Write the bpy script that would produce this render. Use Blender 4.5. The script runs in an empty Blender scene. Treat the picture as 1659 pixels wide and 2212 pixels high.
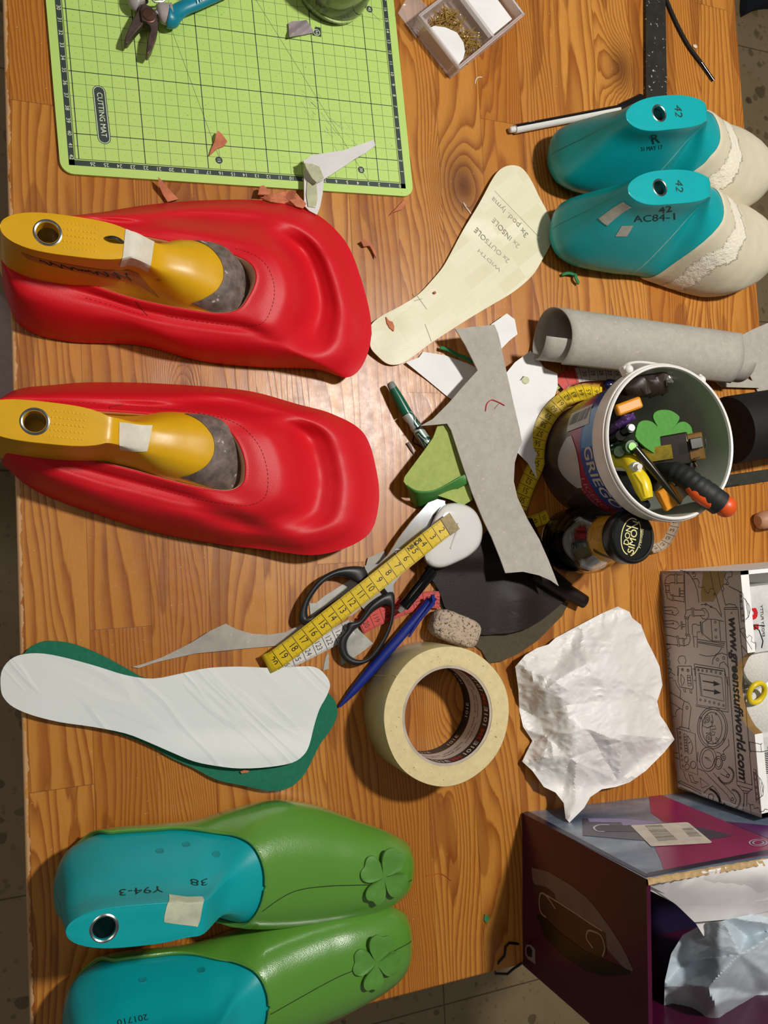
import bpy, bmesh, math, random
from mathutils import Vector, Matrix, geometry, noise
from math import sin, cos, pi, sqrt, radians, atan2, floor
random.seed(7)
scene = bpy.context.scene
COL = scene.collection
TZ = 0.75                                   # table top height in metres; all builder coordinates are cm from the table top
# ---------------------------------------------------------------- camera (solved from the cutting mat's centimetre grid)
F = 1751.6; CXP, CYP = 829.5, 1106.0; CAMH = 65.508
def _rot(a, b, c):
    Rx = Matrix(((1,0,0),(0,cos(a),-sin(a)),(0,sin(a),cos(a))))
    Ry = Matrix(((cos(b),0,sin(b)),(0,1,0),(-sin(b),0,cos(b))))
    Rz = Matrix(((cos(c),-sin(c),0),(sin(c),cos(c),0),(0,0,1)))
    return Rx @ Ry @ Matrix(((1,0,0),(0,-1,0),(0,0,-1))) @ Rz
RC = _rot(-0.07342262, -0.36460845, 0.05447746)
RT = RC.transposed()
cam_data = bpy.data.cameras.new('camera'); cam = bpy.data.objects.new('camera', cam_data); COL.objects.link(cam)
cam_data.sensor_fit = 'VERTICAL'; cam_data.sensor_height = 24.0; cam_data.lens = 24.0 * F / 2212.0
cam_data.clip_start = 0.02
cam.matrix_world = Matrix.Translation((0, 0, TZ + CAMH * .01)) @ (RT @ Matrix(((1,0,0),(0,-1,0),(0,0,-1)))).to_4x4()
scene.camera = cam
# ---------------------------------------------------------------- light and exposure
scene.view_settings.view_transform = 'Standard'; scene.view_settings.look = 'None'
scene.view_settings.gamma = 1; scene.view_settings.use_curve_mapping = False
scene.view_settings.exposure = 0.0
world = bpy.data.worlds.new('room_light'); scene.world = world; world.use_nodes = True
wb = world.node_tree.nodes['Background']; wb.inputs[0].default_value = (1.0, 0.95, 0.90, 1); wb.inputs[1].default_value = 0.10
def lamp(name, loc, power, size, color=(1, .93, .84), kind='POINT'):
    l = bpy.data.lights.new(name, kind); l.energy = power; l.color = color
    if kind == 'POINT': l.shadow_soft_size = size
    else: l.shape = 'DISK'; l.size = size
    o = bpy.data.objects.new(name, l); COL.objects.link(o); o.location = (loc[0]*.01, loc[1]*.01, TZ + loc[2]*.01)
    return o
key = lamp('ceiling_lamp', (62, 32, 112), 50, 0.045, (1, .965, .92))
fill = lamp('fill_light', (-70, 30, 170), 11, 0.30, (1, .87, .74))  # added fill light to lift the left side; no such lamp is known

# ---------------------------------------------------------------- pixel <-> place
def W(u, v, z=0.0):
    d = RT @ Vector(((u - CXP) / F, (v - CYP) / F, 1.0))
    t = (z - CAMH) / d.z
    return Vector((d.x * t, d.y * t, z))
def PX(p):
    q = RC @ (Vector(p) - Vector((0, 0, CAMH)))
    return (CXP + F * q.x / q.z, CYP + F * q.y / q.z)
# ---------------------------------------------------------------- objects
def _world_loc(o):
    l = Vector(o.location); p = o.parent
    while p: l += Vector(p.location); p = p.parent
    return l
def _props(o, label=None, cat=None, group=None, kind=None):
    if label: o['label'] = label
    if cat: o['category'] = cat
    if group: o['group'] = group
    if kind: o['kind'] = kind
    return o
def thing(name, loc, label, cat, group=None):
    o = bpy.data.objects.new(name, None); COL.objects.link(o); o.empty_display_size = .01
    o.location = (loc[0]*.01, loc[1]*.01, TZ + (loc[2] if len(loc) > 2 else 0)*.01)
    return _props(o, label, cat, group)
class M:
    """mesh builder in centimetres"""
    def __init__(s): s.v = []; s.f = []; s.m = []; s.uv = None
    def vert(s, p): s.v.append(Vector(p)); return len(s.v) - 1
    def face(s, ids, m=0): s.f.append(tuple(ids)); s.m.append(m)
    def add(s, verts, faces, m=0):
        b = len(s.v); s.v += [Vector(p) for p in verts]
        for f in faces: s.f.append(tuple(i + b for i in f)); s.m.append(m)
    def grid(s, rows, m=0, closed=False, cap0=False, cap1=False):
        n = len(rows[0]); b = len(s.v)
        for r in rows: s.v += [Vector(p) for p in r]
        for i in range(len(rows) - 1):
            for j in range(n if closed else n - 1):
                k = (j + 1) % n
                s.face((b+i*n+j, b+i*n+k, b+(i+1)*n+k, b+(i+1)*n+j), m)
        if cap0: s.face([b + j for j in range(n)][::-1], m)
        if cap1: s.face([b + (len(rows)-1)*n + j for j in range(n)], m)
        return s
    def box(s, c, size, rz=0, m=0, rot=None):
        hx, hy, hz = [q/2 for q in size]; R = rot if rot else Matrix.Rotation(rz, 3, 'Z')
        vs = [Vector(c) + R @ Vector((x*hx, y*hy, z*hz)) for x in (-1,1) for y in (-1,1) for z in (-1,1)]
        s.add(vs, [(0,1,3,2),(4,6,7,5),(0,4,5,1),(2,3,7,6),(0,2,6,4),(1,5,7,3)], m); return s
    def prism(s, pts, z0, z1, m=0, mside=None):
        """flat polygon pts (x,y) between heights"""
        tri = geometry.tessellate_polygon([[Vector((p[0], p[1], 0)) for p in pts]])
        n = len(pts); b = len(s.v)
        s.v += [Vector((p[0], p[1], z1)) for p in pts] + [Vector((p[0], p[1], z0)) for p in pts]
        for t in tri: s.face([b+i for i in t], m); s.face([b+n+i for i in t][::-1], m)
        for i in range(n):
            j = (i+1) % n; s.face((b+i, b+j, b+n+j, b+n+i), m if mside is None else mside)
        return s
    def tube(s, path, r, n=10, m=0, cap=True, closed=False):
        path = [Vector(p) for p in path]; rows = []; L = len(path)
        rad = r if isinstance(r, (list, tuple)) else [r]*L
        up = Vector((0,0,1)); prev = None
        for i, p in enumerate(path):
            if closed: t = (path[(i+1)%L] - path[i-1]).normalized()
            else: t = (path[min(i+1, L-1)] - path[max(i-1, 0)]).normalized()
            if prev is None:
                a = t.cross(up);
                if a.length < 1e-3: a = t.cross(Vector((1,0,0)))
                a.normalize()
            else: a = (prev - t * prev.dot(t)).normalized()
            prev = a; b = t.cross(a)
            rows.append([p + (a*cos(q) + b*sin(q))*rad[i] for q in [2*pi*k/n for k in range(n)]])
        if closed: rows.append(rows[0])
        return s.grid(rows, m, True, cap and not closed, cap and not closed)
    def lathe(s, prof, c, axis=(0,0,1), n=32, m=0, ms=None, xdir=None):
        """prof: (radius, along)"""
        ax = Vector(axis).normalized(); a = Vector(xdir) if xdir else ax.orthogonal(); a = (a - ax*a.dot(ax)).normalized(); b = ax.cross(a); c = Vector(c)
        for i in range(len(prof)-1):
            rows = [[c + ax*h + (a*cos(q)+b*sin(q))*r for q in [2*pi*k/n for k in range(n)]] for r, h in prof[i:i+2]]
            s.grid(rows, ms[i] if ms else m, True)
        return s
    def ell(s, c, r, n=14, m=0, rot=None):
        R = rot or Matrix.Identity(3); rows = []
        for i in range(n//2+1):
            ph = pi*(i/(n//2)) ; ph = min(max(ph, .02), pi-.02)
            rows.append([Vector(c) + R @ Vector((r[0]*sin(ph)*cos(2*pi*k/n), r[1]*sin(ph)*sin(2*pi*k/n), -r[2]*cos(ph))) for k in range(n)])
        return s.grid(rows, m, True, True, True)
    def weld(s, d=1e-4):
        key = {}; mp = []; nv = []
        for p in s.v:
            k = (round(p.x/d), round(p.y/d), round(p.z/d))
            if k not in key: key[k] = len(nv); nv.append(p)
            mp.append(key[k])
        nf, nm = [], []
        for f, mm in zip(s.f, s.m):
            g = []
            for i in f:
                if mp[i] not in g: g.append(mp[i])
            if len(g) > 2: nf.append(tuple(g)); nm.append(mm)
        s.v, s.f, s.m = nv, nf, nm; return s
def part(name, mb, mats, parent=None, smooth=35, label=None, cat=None, group=None, kind=None, bevel=0, solid=0, soff=0, weld=True, sub=0, origin=None):
    if weld: mb.weld()
    if not isinstance(mats, (list, tuple)): mats = [mats]
    if parent is not None: org = _world_loc(parent) * 100 - Vector((0,0,TZ*100))
    elif origin: org = Vector(origin)
    else:
        lo = [min(p[i] for p in mb.v) for i in range(3)]; hi = [max(p[i] for p in mb.v) for i in range(3)]
        org = Vector(((lo[0]+hi[0])/2, (lo[1]+hi[1])/2, lo[2]))
    me = bpy.data.meshes.new(name); me.from_pydata([(p - org)*.01 for p in mb.v], [], mb.f)
    for m in mats: me.materials.append(m)
    me.polygons.foreach_set('material_index', mb.m)
    me.update()
    bm = bmesh.new(); bm.from_mesh(me); bmesh.ops.recalc_face_normals(bm, faces=bm.faces); bm.to_mesh(me); bm.free()
    if smooth:
        me.polygons.foreach_set('use_smooth', [True]*len(me.polygons))
        if smooth < 180: me.set_sharp_from_angle(angle=radians(smooth))
    o = bpy.data.objects.new(name, me); COL.objects.link(o)
    if parent is not None: o.parent = parent
    else: o.location = org*.01 + Vector((0,0,TZ))
    if solid:
        md = o.modifiers.new('thickness', 'SOLIDIFY'); md.thickness = solid*.01; md.offset = soff
    if bevel:
        md = o.modifiers.new('bevel', 'BEVEL'); md.width = bevel*.01; md.segments = 2; md.limit_method = 'ANGLE'; md.angle_limit = radians(40)
    if sub:
        md = o.modifiers.new('smooth', 'SUBSURF'); md.levels = sub; md.render_levels = sub
    return _props(o, label, cat, group, kind)
# ---------------------------------------------------------------- curves
def cr(P, t, closed):
    n = len(P); i = int(floor(t)); f = t - i
    g = (lambda k: P[k % n]) if closed else (lambda k: P[min(max(k, 0), n-1)])
    a, b, c, d = g(i-1), g(i), g(i+1), g(i+2)
    out = []
    for q in range(len(b)):
        m1 = (c[q]-a[q])*.5; m2 = (d[q]-b[q])*.5
        out.append((2*f**3-3*f**2+1)*b[q] + (f**3-2*f**2+f)*m1 + (-2*f**3+3*f**2)*c[q] + (f**3-f**2)*m2)
    return out
def spline(P, k=6, closed=False):
    n = len(P); N = n*k if closed else (n-1)*k
    r = [cr(P, i/k, closed) for i in range(N)]
    if not closed: r.append(list(P[-1]))
    return r
def lerp(a, b, t): return a + (b-a)*t
def ss(a, b, x):
    t = min(max((x-a)/(b-a), 0), 1); return t*t*(3-2*t)
def pw(x, pts):
    """smooth piecewise interpolation of (x, y) pairs"""
    if x <= pts[0][0]: return pts[0][1]
    if x >= pts[-1][0]: return pts[-1][1]
    for i in range(len(pts)-1):
        if pts[i][0] <= x <= pts[i+1][0]:
            t = (x-pts[i][0])/(pts[i+1][0]-pts[i][0])
            y0, y1 = pts[i][1], pts[i+1][1]; h = pts[i+1][0]-pts[i][0]
            m0 = (y1 - pts[i-1][1])/(pts[i+1][0]-pts[i-1][0])*h if i > 0 else (y1-y0)
            m1 = (pts[i+2][1]-y0)/(pts[i+2][0]-pts[i][0])*h if i+2 < len(pts) else (y1-y0)
            return (2*t**3-3*t**2+1)*y0 + (t**3-2*t**2+t)*m0 + (-2*t**3+3*t**2)*y1 + (t**3-t**2)*m1
def sheet(mb, px, zf, th=.05, maxe=18, m=0, mb_under=None, closed_spline=0):
    """a thin sheet whose outline is traced in pixels and whose height is zf(u, v); built as real surface with thickness"""
    if closed_spline: px = [tuple(p) for p in spline(px, closed_spline, True)]
    bm = bmesh.new(); vs = [bm.verts.new((p[0], p[1], 0)) for p in px]
    tri = geometry.tessellate_polygon([[Vector((p[0], p[1], 0)) for p in px]])
    for t in tri:
        try: bm.faces.new([vs[i] for i in t])
        except ValueError: pass
    for _ in range(7):
        es = [e for e in bm.edges if e.calc_length() > maxe]
        if not es: break
        bmesh.ops.subdivide_edges(bm, edges=es, cuts=1)
        bmesh.ops.triangulate(bm, faces=bm.faces[:])
    bm.verts.index_update(); bm.edges.ensure_lookup_table()
    Z = zf if callable(zf) else (lambda u, v: zf)
    top = [W(v.co.x, v.co.y, Z(v.co.x, v.co.y)) for v in bm.verts]; n = len(top)
    b = len(mb.v); mb.v += top + [p - Vector((0,0,th)) for p in top]
    mu = m if mb_under is None else mb_under
    for f in bm.faces:
        ids = [v.index for v in f.verts]
        # keep orientation upward
        A, B, C = [top[i] for i in ids[:3]]
        if (B-A).cross(C-A).z < 0: ids = ids[::-1]
        mb.face([b+i for i in ids], m); mb.face([b+n+i for i in ids][::-1], mu)
    for e in bm.edges:
        if len(e.link_faces) == 1:
            i, j = e.verts[0].index, e.verts[1].index; mb.face((b+i, b+j, b+n+j, b+n+i), mu)
    bm.free(); return mb
def disc_px(u, v, r, n=16): return [(u+r*cos(2*pi*k/n), v+r*sin(2*pi*k/n)) for k in range(n)]
# ---------------------------------------------------------------- lettering (mesh, cached)
_TX = {}
def text_geo(s, maxe=0, bold=0.0):
    k = (s, maxe, bold)
    if k in _TX: return _TX[k]
    c = bpy.data.curves.new('lettering', 'FONT'); c.body = s; c.align_x = 'CENTER'; c.align_y = 'CENTER'; c.resolution_u = 3; c.offset = bold
    o = bpy.data.objects.new('lettering', c); COL.objects.link(o)
    dg = bpy.context.evaluated_depsgraph_get(); dg.update()
    me = bpy.data.meshes.new_from_object(o.evaluated_get(dg))
    bm = bmesh.new(); bm.from_mesh(me); bmesh.ops.triangulate(bm, faces=bm.faces[:])
    if maxe:
        for _ in range(5):
            es = [e for e in bm.edges if e.calc_length() > maxe]
            if not es: break
            bmesh.ops.subdivide_edges(bm, edges=es, cuts=1); bmesh.ops.triangulate(bm, faces=bm.faces[:])
    bm.verts.index_update()
    r = ([v.co.copy() for v in bm.verts], [tuple(v.index for v in f.verts) for f in bm.faces])
    bm.free(); bpy.data.objects.remove(o); bpy.data.curves.remove(c); bpy.data.meshes.remove(me)
    _TX[k] = r; return r
def text(mb, s, fn, h, m=0, maxe=0, bold=0.0, sx=1.0):
    """letters of height h; fn(x, y) -> point, x along the line, y up the letter"""
    vs, fs = text_geo(s, maxe, bold); k = h/0.72
    mb.add([fn(v.x*k*sx, v.y*k) for v in vs], fs, m)
def flat(c, ang, z=None, mirror=1):
    """a mapping for lettering lying flat at c, its line running at ang"""
    c = Vector(c); ca, sa = cos(ang), sin(ang)
    return lambda x, y: Vector((c.x + x*ca - mirror*y*sa, c.y + x*sa + mirror*y*ca, c.z if z is None else z))
def pxang(a, b, z=0):
    A, B = W(*a, z), W(*b, z); return atan2(B.y-A.y, B.x-A.x)
def stroke(mb, pts, w, m=0, lift=.012, closed=False):
    """a thin drawn line following 3d points, lying flat"""
    pts = [Vector(p) for p in pts]
    if closed: pts = pts + [pts[0]]
    rows = []
    for i, p in enumerate(pts):
        t = pts[min(i+1, len(pts)-1)] - pts[max(i-1, 0)]
        if closed and i in (0, len(pts)-1): t = pts[1] - pts[-2]
        n = Vector((-t.y, t.x, 0)); n = n.normalized() if n.length > 1e-6 else Vector((0,1,0))
        rows.append([p + n*w/2 + Vector((0,0,lift)), p - n*w/2 + Vector((0,0,lift))])
    mb.grid(rows, m); return mb
# ---------------------------------------------------------------- materials
def lin(c):
    if isinstance(c, str): c = [int(c[i:i+2], 16)/255 for i in (0, 2, 4)]
    return [((q+.055)/1.055)**2.4 if q > .04045 else q/12.92 for q in c] + [1.0]
_MT = {}
class N:
    def __init__(s, name):
        s.mat = bpy.data.materials.new(name); s.mat.use_nodes = True; s.t = s.mat.node_tree; s.b = s.t.nodes['Principled BSDF']
    def n(s, kind, **kw):
        o = s.t.nodes.new(kind)
        for k, v in kw.items():
            if k[0] == '_': o.inputs[int(k[1:])].default_value = v
            else: setattr(o, k, v)
        return o
    def l(s, a, b): s.t.links.new(a, b)
    def m(s, op, a, b=None, c=None, clamp=False):
        o = s.n('ShaderNodeMath', operation=op, use_clamp=clamp)
        for i, q in enumerate((a, b, c)):
            if q is None: continue
            if isinstance(q, (int, float)): o.inputs[i].default_value = q
            else: s.l(q, o.inputs[i])
        return o.outputs[0]
    def mix(s, f, a, b, mode='MIX'):
        o = s.n('ShaderNodeMix', data_type='RGBA', blend_type=mode)
        for i, q in ((0, f), (6, a), (7, b)):
            if isinstance(q, (int, float)): o.inputs[i].default_value = q
            elif isinstance(q, (list, tuple)): o.inputs[i].default_value = q
            else: s.l(q, o.inputs[i])
        return o.outputs[2]
    def coord(s, kind='Object', scale=(1,1,1)):
        c = s.n('ShaderNodeTexCoord'); mp = s.n('ShaderNodeMapping'); mp.inputs['Scale'].default_value = scale
        s.l(c.outputs[kind], mp.inputs[0]); return mp.outputs[0]
    def noise(s, vec, scale, detail=3, rough=.5, dist=0):
        o = s.n('ShaderNodeTexNoise'); s.l(vec, o.inputs['Vector']); o.inputs['Scale'].default_value = scale
        o.inputs['Detail'].default_value = detail; o.inputs['Roughness'].default_value = rough; o.inputs['Distortion'].default_value = dist
        return o.outputs[0]
    def ramp(s, f, stops, interp='LINEAR'):
        o = s.n('ShaderNodeValToRGB'); s.l(f, o.inputs[0]); cr_ = o.color_ramp; cr_.interpolation = interp
        while len(cr_.elements) < len(stops): cr_.elements.new(.5)
        for e, (p, c) in zip(cr_.elements, stops): e.position = p; e.color = c if not isinstance(c, (int, float)) else (c, c, c, 1)
        return o.outputs[0]
    def bump(s, h, strength=.3, dist=.001):
        o = s.n('ShaderNodeBump'); s.l(h, o.inputs['Height']); o.inputs['Strength'].default_value = strength; o.inputs['Distance'].default_value = dist
        s.l(o.outputs[0], s.b.inputs['Normal']); return o
def mat(name, c, rough=.5, var=.12, vs=60, bump=0, bs=300, bd=.0006, metal=0, spec=.5, coat=0, trans=0, alpha=1, sheen=0, emit=0, ior=1.45, sss=0, c2=None, specks=None):
    if name in _MT: return _MT[name]
    s = N(name); c = lin(c); b = s.b; b.inputs['Roughness'].default_value = rough; b.inputs['Metallic'].default_value = metal
    b.inputs['Specular IOR Level'].default_value = spec; b.inputs['Coat Weight'].default_value = coat; b.inputs['Coat Roughness'].default_value = .1
    b.inputs['Transmission Weight'].default_value = trans; b.inputs['IOR'].default_value = ior; b.inputs['Alpha'].default_value = alpha
    if sss: b.inputs['Subsurface Weight'].default_value = sss; b.inputs['Subsurface Scale'].default_value = .01
    vec = s.coord()
    f = s.ramp(s.noise(vec, vs, 4, .6), [(.35, 0), (.65, 1)])
    dk = [q*(1-var) for q in c[:3]] + [1]; lt = lin(c2) if c2 else [min(1, q*(1+var)) for q in c[:3]] + [1]
    col = s.mix(f, dk, lt)
    if specks:
        sp = s.ramp(s.noise(vec, specks[1], 2, .5), [(specks[2], 0), (specks[2]+.03, 1)])
        col = s.mix(sp, col, lin(specks[0]))
    s.l(col, b.inputs['Base Color'])
    if emit: s.l(col, b.inputs['Emission Color']); b.inputs['Emission Strength'].default_value = emit
    if bump: s.bump(s.noise(vec, bs, 4, .6), bump, bd)
    _MT[name] = s.mat; return s.mat
# ================================================================= floor
def terrazzo():
    s = N('terrazzo'); v = s.coord('Object')
    nz = s.n('ShaderNodeTexNoise'); s.l(v, nz.inputs['Vector']); nz.inputs['Scale'].default_value = 14; nz.inputs['Detail'].default_value = 3
    mx = s.n('ShaderNodeMix', data_type='VECTOR'); mx.inputs[0].default_value = .035; s.l(v, mx.inputs[4]); s.l(nz.outputs[1], mx.inputs[5])
    def chips(scale, thr, rnd=.0):
        vo = s.n('ShaderNodeTexVoronoi'); vo.feature = 'F1'; vo.inputs['Scale'].default_value = scale; s.l(mx.outputs[1], vo.inputs['Vector'])
        sep = s.n('ShaderNodeSeparateColor'); s.l(vo.outputs['Color'], sep.inputs[0])
        d = s.m('ADD', vo.outputs['Distance'], s.m('MULTIPLY', sep.outputs[0], .38))
        return s.ramp(d, [(thr, 1), (thr+.03, 0)]), sep
    base = s.mix(s.noise(v, 30, 4, .6), lin('94805a'), lin('a89270'))
    a, sa = chips(34, .34); b_, sb = chips(16, .30); c_, sc = chips(70, .3)
    col = s.mix(s.m('MULTIPLY', c_, .5), base, lin('7a6848'))
    col = s.mix(s.m('MULTIPLY', a, .75), col, s.mix(sa.outputs[1], lin('5e4c30'), lin('8a7850')))
    col = s.mix(s.m('MULTIPLY', b_, .8), col, s.mix(sb.outputs[1], lin('4a3420'), lin('7c6a48')))
    # tile joints
    sep = s.n('ShaderNodeSeparateXYZ'); s.l(v, sep.inputs[0])
    jx = s.m('LESS_THAN', s.m('ABSOLUTE', s.m('SUBTRACT', s.m('FRACT', s.m('MULTIPLY', s.m('ADD', sep.outputs[0], .085), 3.03)), .5)), .004)
    jy = s.m('LESS_THAN', s.m('ABSOLUTE', s.m('SUBTRACT', s.m('FRACT', s.m('MULTIPLY', sep.outputs[1], 3.03)), .5)), .004)
    col = s.mix(s.m('MULTIPLY', s.m('MAXIMUM', jx, jy), .7), col, lin('3c3020'))
    s.l(col, s.b.inputs['Base Color']); s.b.inputs['Roughness'].default_value = .35
    return s.mat
mb = M(); mb.box((20, 0, -76), (520, 520, 2))
part('floor', mb, terrazzo(), kind='structure', label='speckled beige terrazzo floor')

# ================================================================= table
def pine():
    s = N('varnished_pine'); v = s.coord('Object', (100, 100, 100)); sp = s.n('ShaderNodeSeparateXYZ'); s.l(v, sp.inputs[0]); X, Y = sp.outputs[0], sp.outputs[1]
    q = s.m('DIVIDE', s.m('SUBTRACT', X, 1.0), 4.5); i = s.m('FLOOR', q); fr = s.m('FRACT', q)
    w1 = s.n('ShaderNodeTexWhiteNoise', noise_dimensions='1D'); s.l(i, w1.inputs['W']); r1 = w1.outputs['Value']
    yo = s.m('DIVIDE', s.m('ADD', Y, s.m('MULTIPLY', r1, 97)), 52); j = s.m('FLOOR', yo); fy = s.m('FRACT', yo)
    w2 = s.n('ShaderNodeTexWhiteNoise', noise_dimensions='2D'); cb = s.n('ShaderNodeCombineXYZ'); s.l(i, cb.inputs[0]); s.l(j, cb.inputs[1]); s.l(cb.outputs[0], w2.inputs['Vector'])
    sc = s.n('ShaderNodeSeparateColor'); s.l(w2.outputs['Color'], sc.inputs[0]); ra, rb, rc = sc.outputs
    # grain field: x stretched along the board, gently wandering
    cv = s.n('ShaderNodeCombineXYZ'); s.l(s.m('MULTIPLY', s.m('ADD', X, s.m('MULTIPLY', ra, 500)), .16), cv.inputs[0]); s.l(s.m('MULTIPLY', Y, .024), cv.inputs[1])
    s.l(s.m('MULTIPLY', rb, 50), cv.inputs[2])
    wan = s.noise(cv.outputs[0], 1.0, 2, .45)
    cv2 = s.n('ShaderNodeCombineXYZ'); s.l(s.m('MULTIPLY', X, .8), cv2.inputs[0]); s.l(s.m('MULTIPLY', Y, .10), cv2.inputs[1])
    wob = s.noise(cv2.outputs[0], 1.0, 3, .55)
    fld = s.m('ADD', s.m('ADD', X, s.m('MULTIPLY', wan, 11)), s.m('MULTIPLY', wob, .7))
    kn = None; kdark = None
    for (kx, ky, ax, ay, A) in ((34.6, 34.0, 1.9, 2.9, 5.5), (53.6, 48.4, 1.5, 2.4, -4), (8.4, 13.0, 1.4, 4.0, 4.5), (30.4, -13, 1.5, 4.2, 5.0), (61.5, -9.0, 1.0, 1.6, 3.0), (12.2, -8.5, 1.1, 6.0, 3.6)):
        dx = s.m('DIVIDE', s.m('SUBTRACT', X, kx), ax); dy = s.m('DIVIDE', s.m('SUBTRACT', Y, ky), ay)
        d2 = s.m('ADD', s.m('MULTIPLY', dx, dx), s.m('MULTIPLY', dy, dy))
        e = s.m('EXPONENT', s.m('MULTIPLY', d2, -.55)); w = s.m('MULTIPLY', e, A)
        kn = w if kn is None else s.m('ADD', kn, w)
        if abs(A) > 3.9 and ky > 30:
            dk = s.m('EXPONENT', s.m('MULTIPLY', d2, -.9)); kdark = dk if kdark is None else s.m('ADD', kdark, dk)
    fld = s.m('ADD', fld, kn)
    freq = s.m('ADD', .75, s.m('MULTIPLY', s.m('MULTIPLY', rb, rb), 2.6))
    ph = s.m('MULTIPLY', fld, freq); ring = s.m('FRACT', ph)
    # pine late wood: slow rise, sharp fall
    late = s.ramp(ring, [(0, .25), (.05, 0), (.42, .12), (.80, .75), (.93, 1), (1, .35)])
    cf = s.n('ShaderNodeCombineXYZ'); s.l(s.m('MULTIPLY', X, 9), cf.inputs[0]); s.l(s.m('MULTIPLY', Y, .7), cf.inputs[1]); fine = s.noise(cf.outputs[0], 1.0, 4, .65)
    base = s.mix(rc, lin('cd8e3e'), lin('ba782a'))
    base = s.mix(s.m('MULTIPLY', s.m('GREATER_THAN', ra, .72), .4), base, lin('a96620'))
    amt = s.m('MULTIPLY', late, s.m('ADD', .55, s.m('MULTIPLY', s.noise(cv2.outputs[0], .5, 2), .6)), clamp=True)
    col = s.mix(amt, base, lin('8a4712'))
    col = s.mix(s.m('MULTIPLY', s.m('SUBTRACT', fine, .35, clamp=True), .55), col, lin('8a4e1c'))
    # heartwood patches with a jagged tip
    cp = s.n('ShaderNodeCombineXYZ'); s.l(s.m('MULTIPLY', s.m('ADD', X, s.m('MULTIPLY', ra, 90)), .36), cp.inputs[0]); s.l(s.m('MULTIPLY', Y, .06), cp.inputs[1])
    patch = s.ramp(s.noise(cp.outputs[0], 1, 1, .4), [(.62, 0), (.635, 1)])
    col = s.mix(s.m('MULTIPLY', patch, .5), col, lin('7c4014'))
    col = s.mix(s.m('MULTIPLY', kdark, .75, clamp=True), col, lin('4c2008'))
    # seams between staves
    ed = s.m('MINIMUM', fr, s.m('SUBTRACT', 1, fr)); seam = s.m('LESS_THAN', ed, .007)
    ey = s.m('MINIMUM', fy, s.m('SUBTRACT', 1, fy)); seamy = s.m('LESS_THAN', ey, .0007)
    sm = s.m('MAXIMUM', seam, seamy)
    col = s.mix(s.m('MULTIPLY', sm, .45), col, lin('4a230a'))
    # scuffs, flecks and pale rubbed bits of varnish
    fl = s.ramp(s.noise(v, 2.1, 3, .7), [(.735, 0), (.75, 1)]); col = s.mix(s.m('MULTIPLY', fl, .35), col, lin('d9b98a'))
    sp2 = s.ramp(s.noise(v, 5.5, 1, .5), [(.80, 0), (.82, 1)]); col = s.mix(s.m('MULTIPLY', sp2, .6), col, lin('e8cfa8'))
    # worn bare wood along the left front edge
    wear = s.m('MULTIPLY', s.m('LESS_THAN', s.m('ADD', X, s.m('MULTIPLY', s.noise(v, .9, 3, .6), .9)), -3.15), 1)
    col = s.mix(s.m('MULTIPLY', wear, .7), col, lin('cda77c'))
    s.l(col, s.b.inputs['Base Color'])
    rg = s.m('ADD', .22, s.m('MULTIPLY', s.noise(v, .8, 4, .7), .24)); s.l(rg, s.b.inputs['Roughness'])
    s.b.inputs['Specular IOR Level'].default_value = .5
    h = s.m('SUBTRACT', s.m('MULTIPLY', fine, .5), s.m('MULTIPLY', late, .5)); h = s.m('SUBTRACT', h, s.m('MULTIPLY', sm, 1.2))
    s.bump(h, .22, .0006)
    return s.mat
PINE = pine()
table = thing('table', (0, 0, -75), 'large varnished pine table of glued staves covered with shoemaking work', 'table')
mb = M(); mb.box(((69.7-3.86)/2, (64-36.85)/2, -1.3), (69.7+3.86, 64+36.85, 2.6))
part('table_top', mb, PINE, table, bevel=.18)
for lx in (3, 63):
    for ly in (-30, 57):
        mb = M(); mb.box((lx, ly, -38.8), (6, 6, 72.4)); part('leg', mb, PINE, table, bevel=.3)
mb = M()
for (c, s_) in (((33, -30, -7), (54, 2.2, 8.8)), ((33, 57, -7), (54, 2.2, 8.8)), ((3, 13.5, -7), (2.2, 81, 8.8)), ((63, 13.5, -7), (2.2, 81, 8.8))): mb.box(c, s_)
part('apron', mb, PINE, table)

# ================================================================= cutting mat
MX, MY, MT = 28.2369, 33.3285, .05143
def MP(u, v, z=.3): return Vector((MX - u*cos(MT) - v*sin(MT), MY - u*sin(MT) + v*cos(MT), z))
def mat_green():
    s = N('mat_green'); v = s.coord(); c = s.mix(s.noise(v, 14, 4, .6), lin('b4d66e'), lin('bedc78'))
    st = s.ramp(s.noise(v, 9, 5, .7), [(.66, 0), (.74, 1)]); c = s.mix(s.m('MULTIPLY', st, .35), c, lin('8a9a66'))
    sc = s.coord('Object', (260, 14, 1)); k = s.ramp(s.noise(sc, 1, 3, .6), [(.70, 0), (.73, 1)]); c = s.mix(s.m('MULTIPLY', k, .25), c, lin('d4e4a4'))
    dots = s.ramp(s.noise(v, 260, 1, .5), [(.78, 0), (.8, 1)]); c = s.mix(s.m('MULTIPLY', dots, .5), c, lin('4c5a30'))
    s.l(c, s.b.inputs['Base Color']); s.b.inputs['Roughness'].default_value = .42; return s.mat
mgreen = mat_green(); mdark = mat('mat_ink', '33403a', .5); mpale = mat('mat_white_print', 'dfe9c8', .5); mstain = mat('mat_smudge', '8b9a78', .6, var=.25, vs=300)
mb = M(); r = 1.0; out = []
for (cu, cv_, a0) in ((-1.25+r, -1.25+r, 180), (28.4-r, -1.25+r, 270), (28.4-r, 43.5-r, 0), (-1.25+r, 43.5-r, 90)):
    for k in range(7):
        a = radians(a0 + 15*k); out.append(MP(cu + r*cos(a), cv_ + r*sin(a)))
mb.prism(out, .02, .3)
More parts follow.
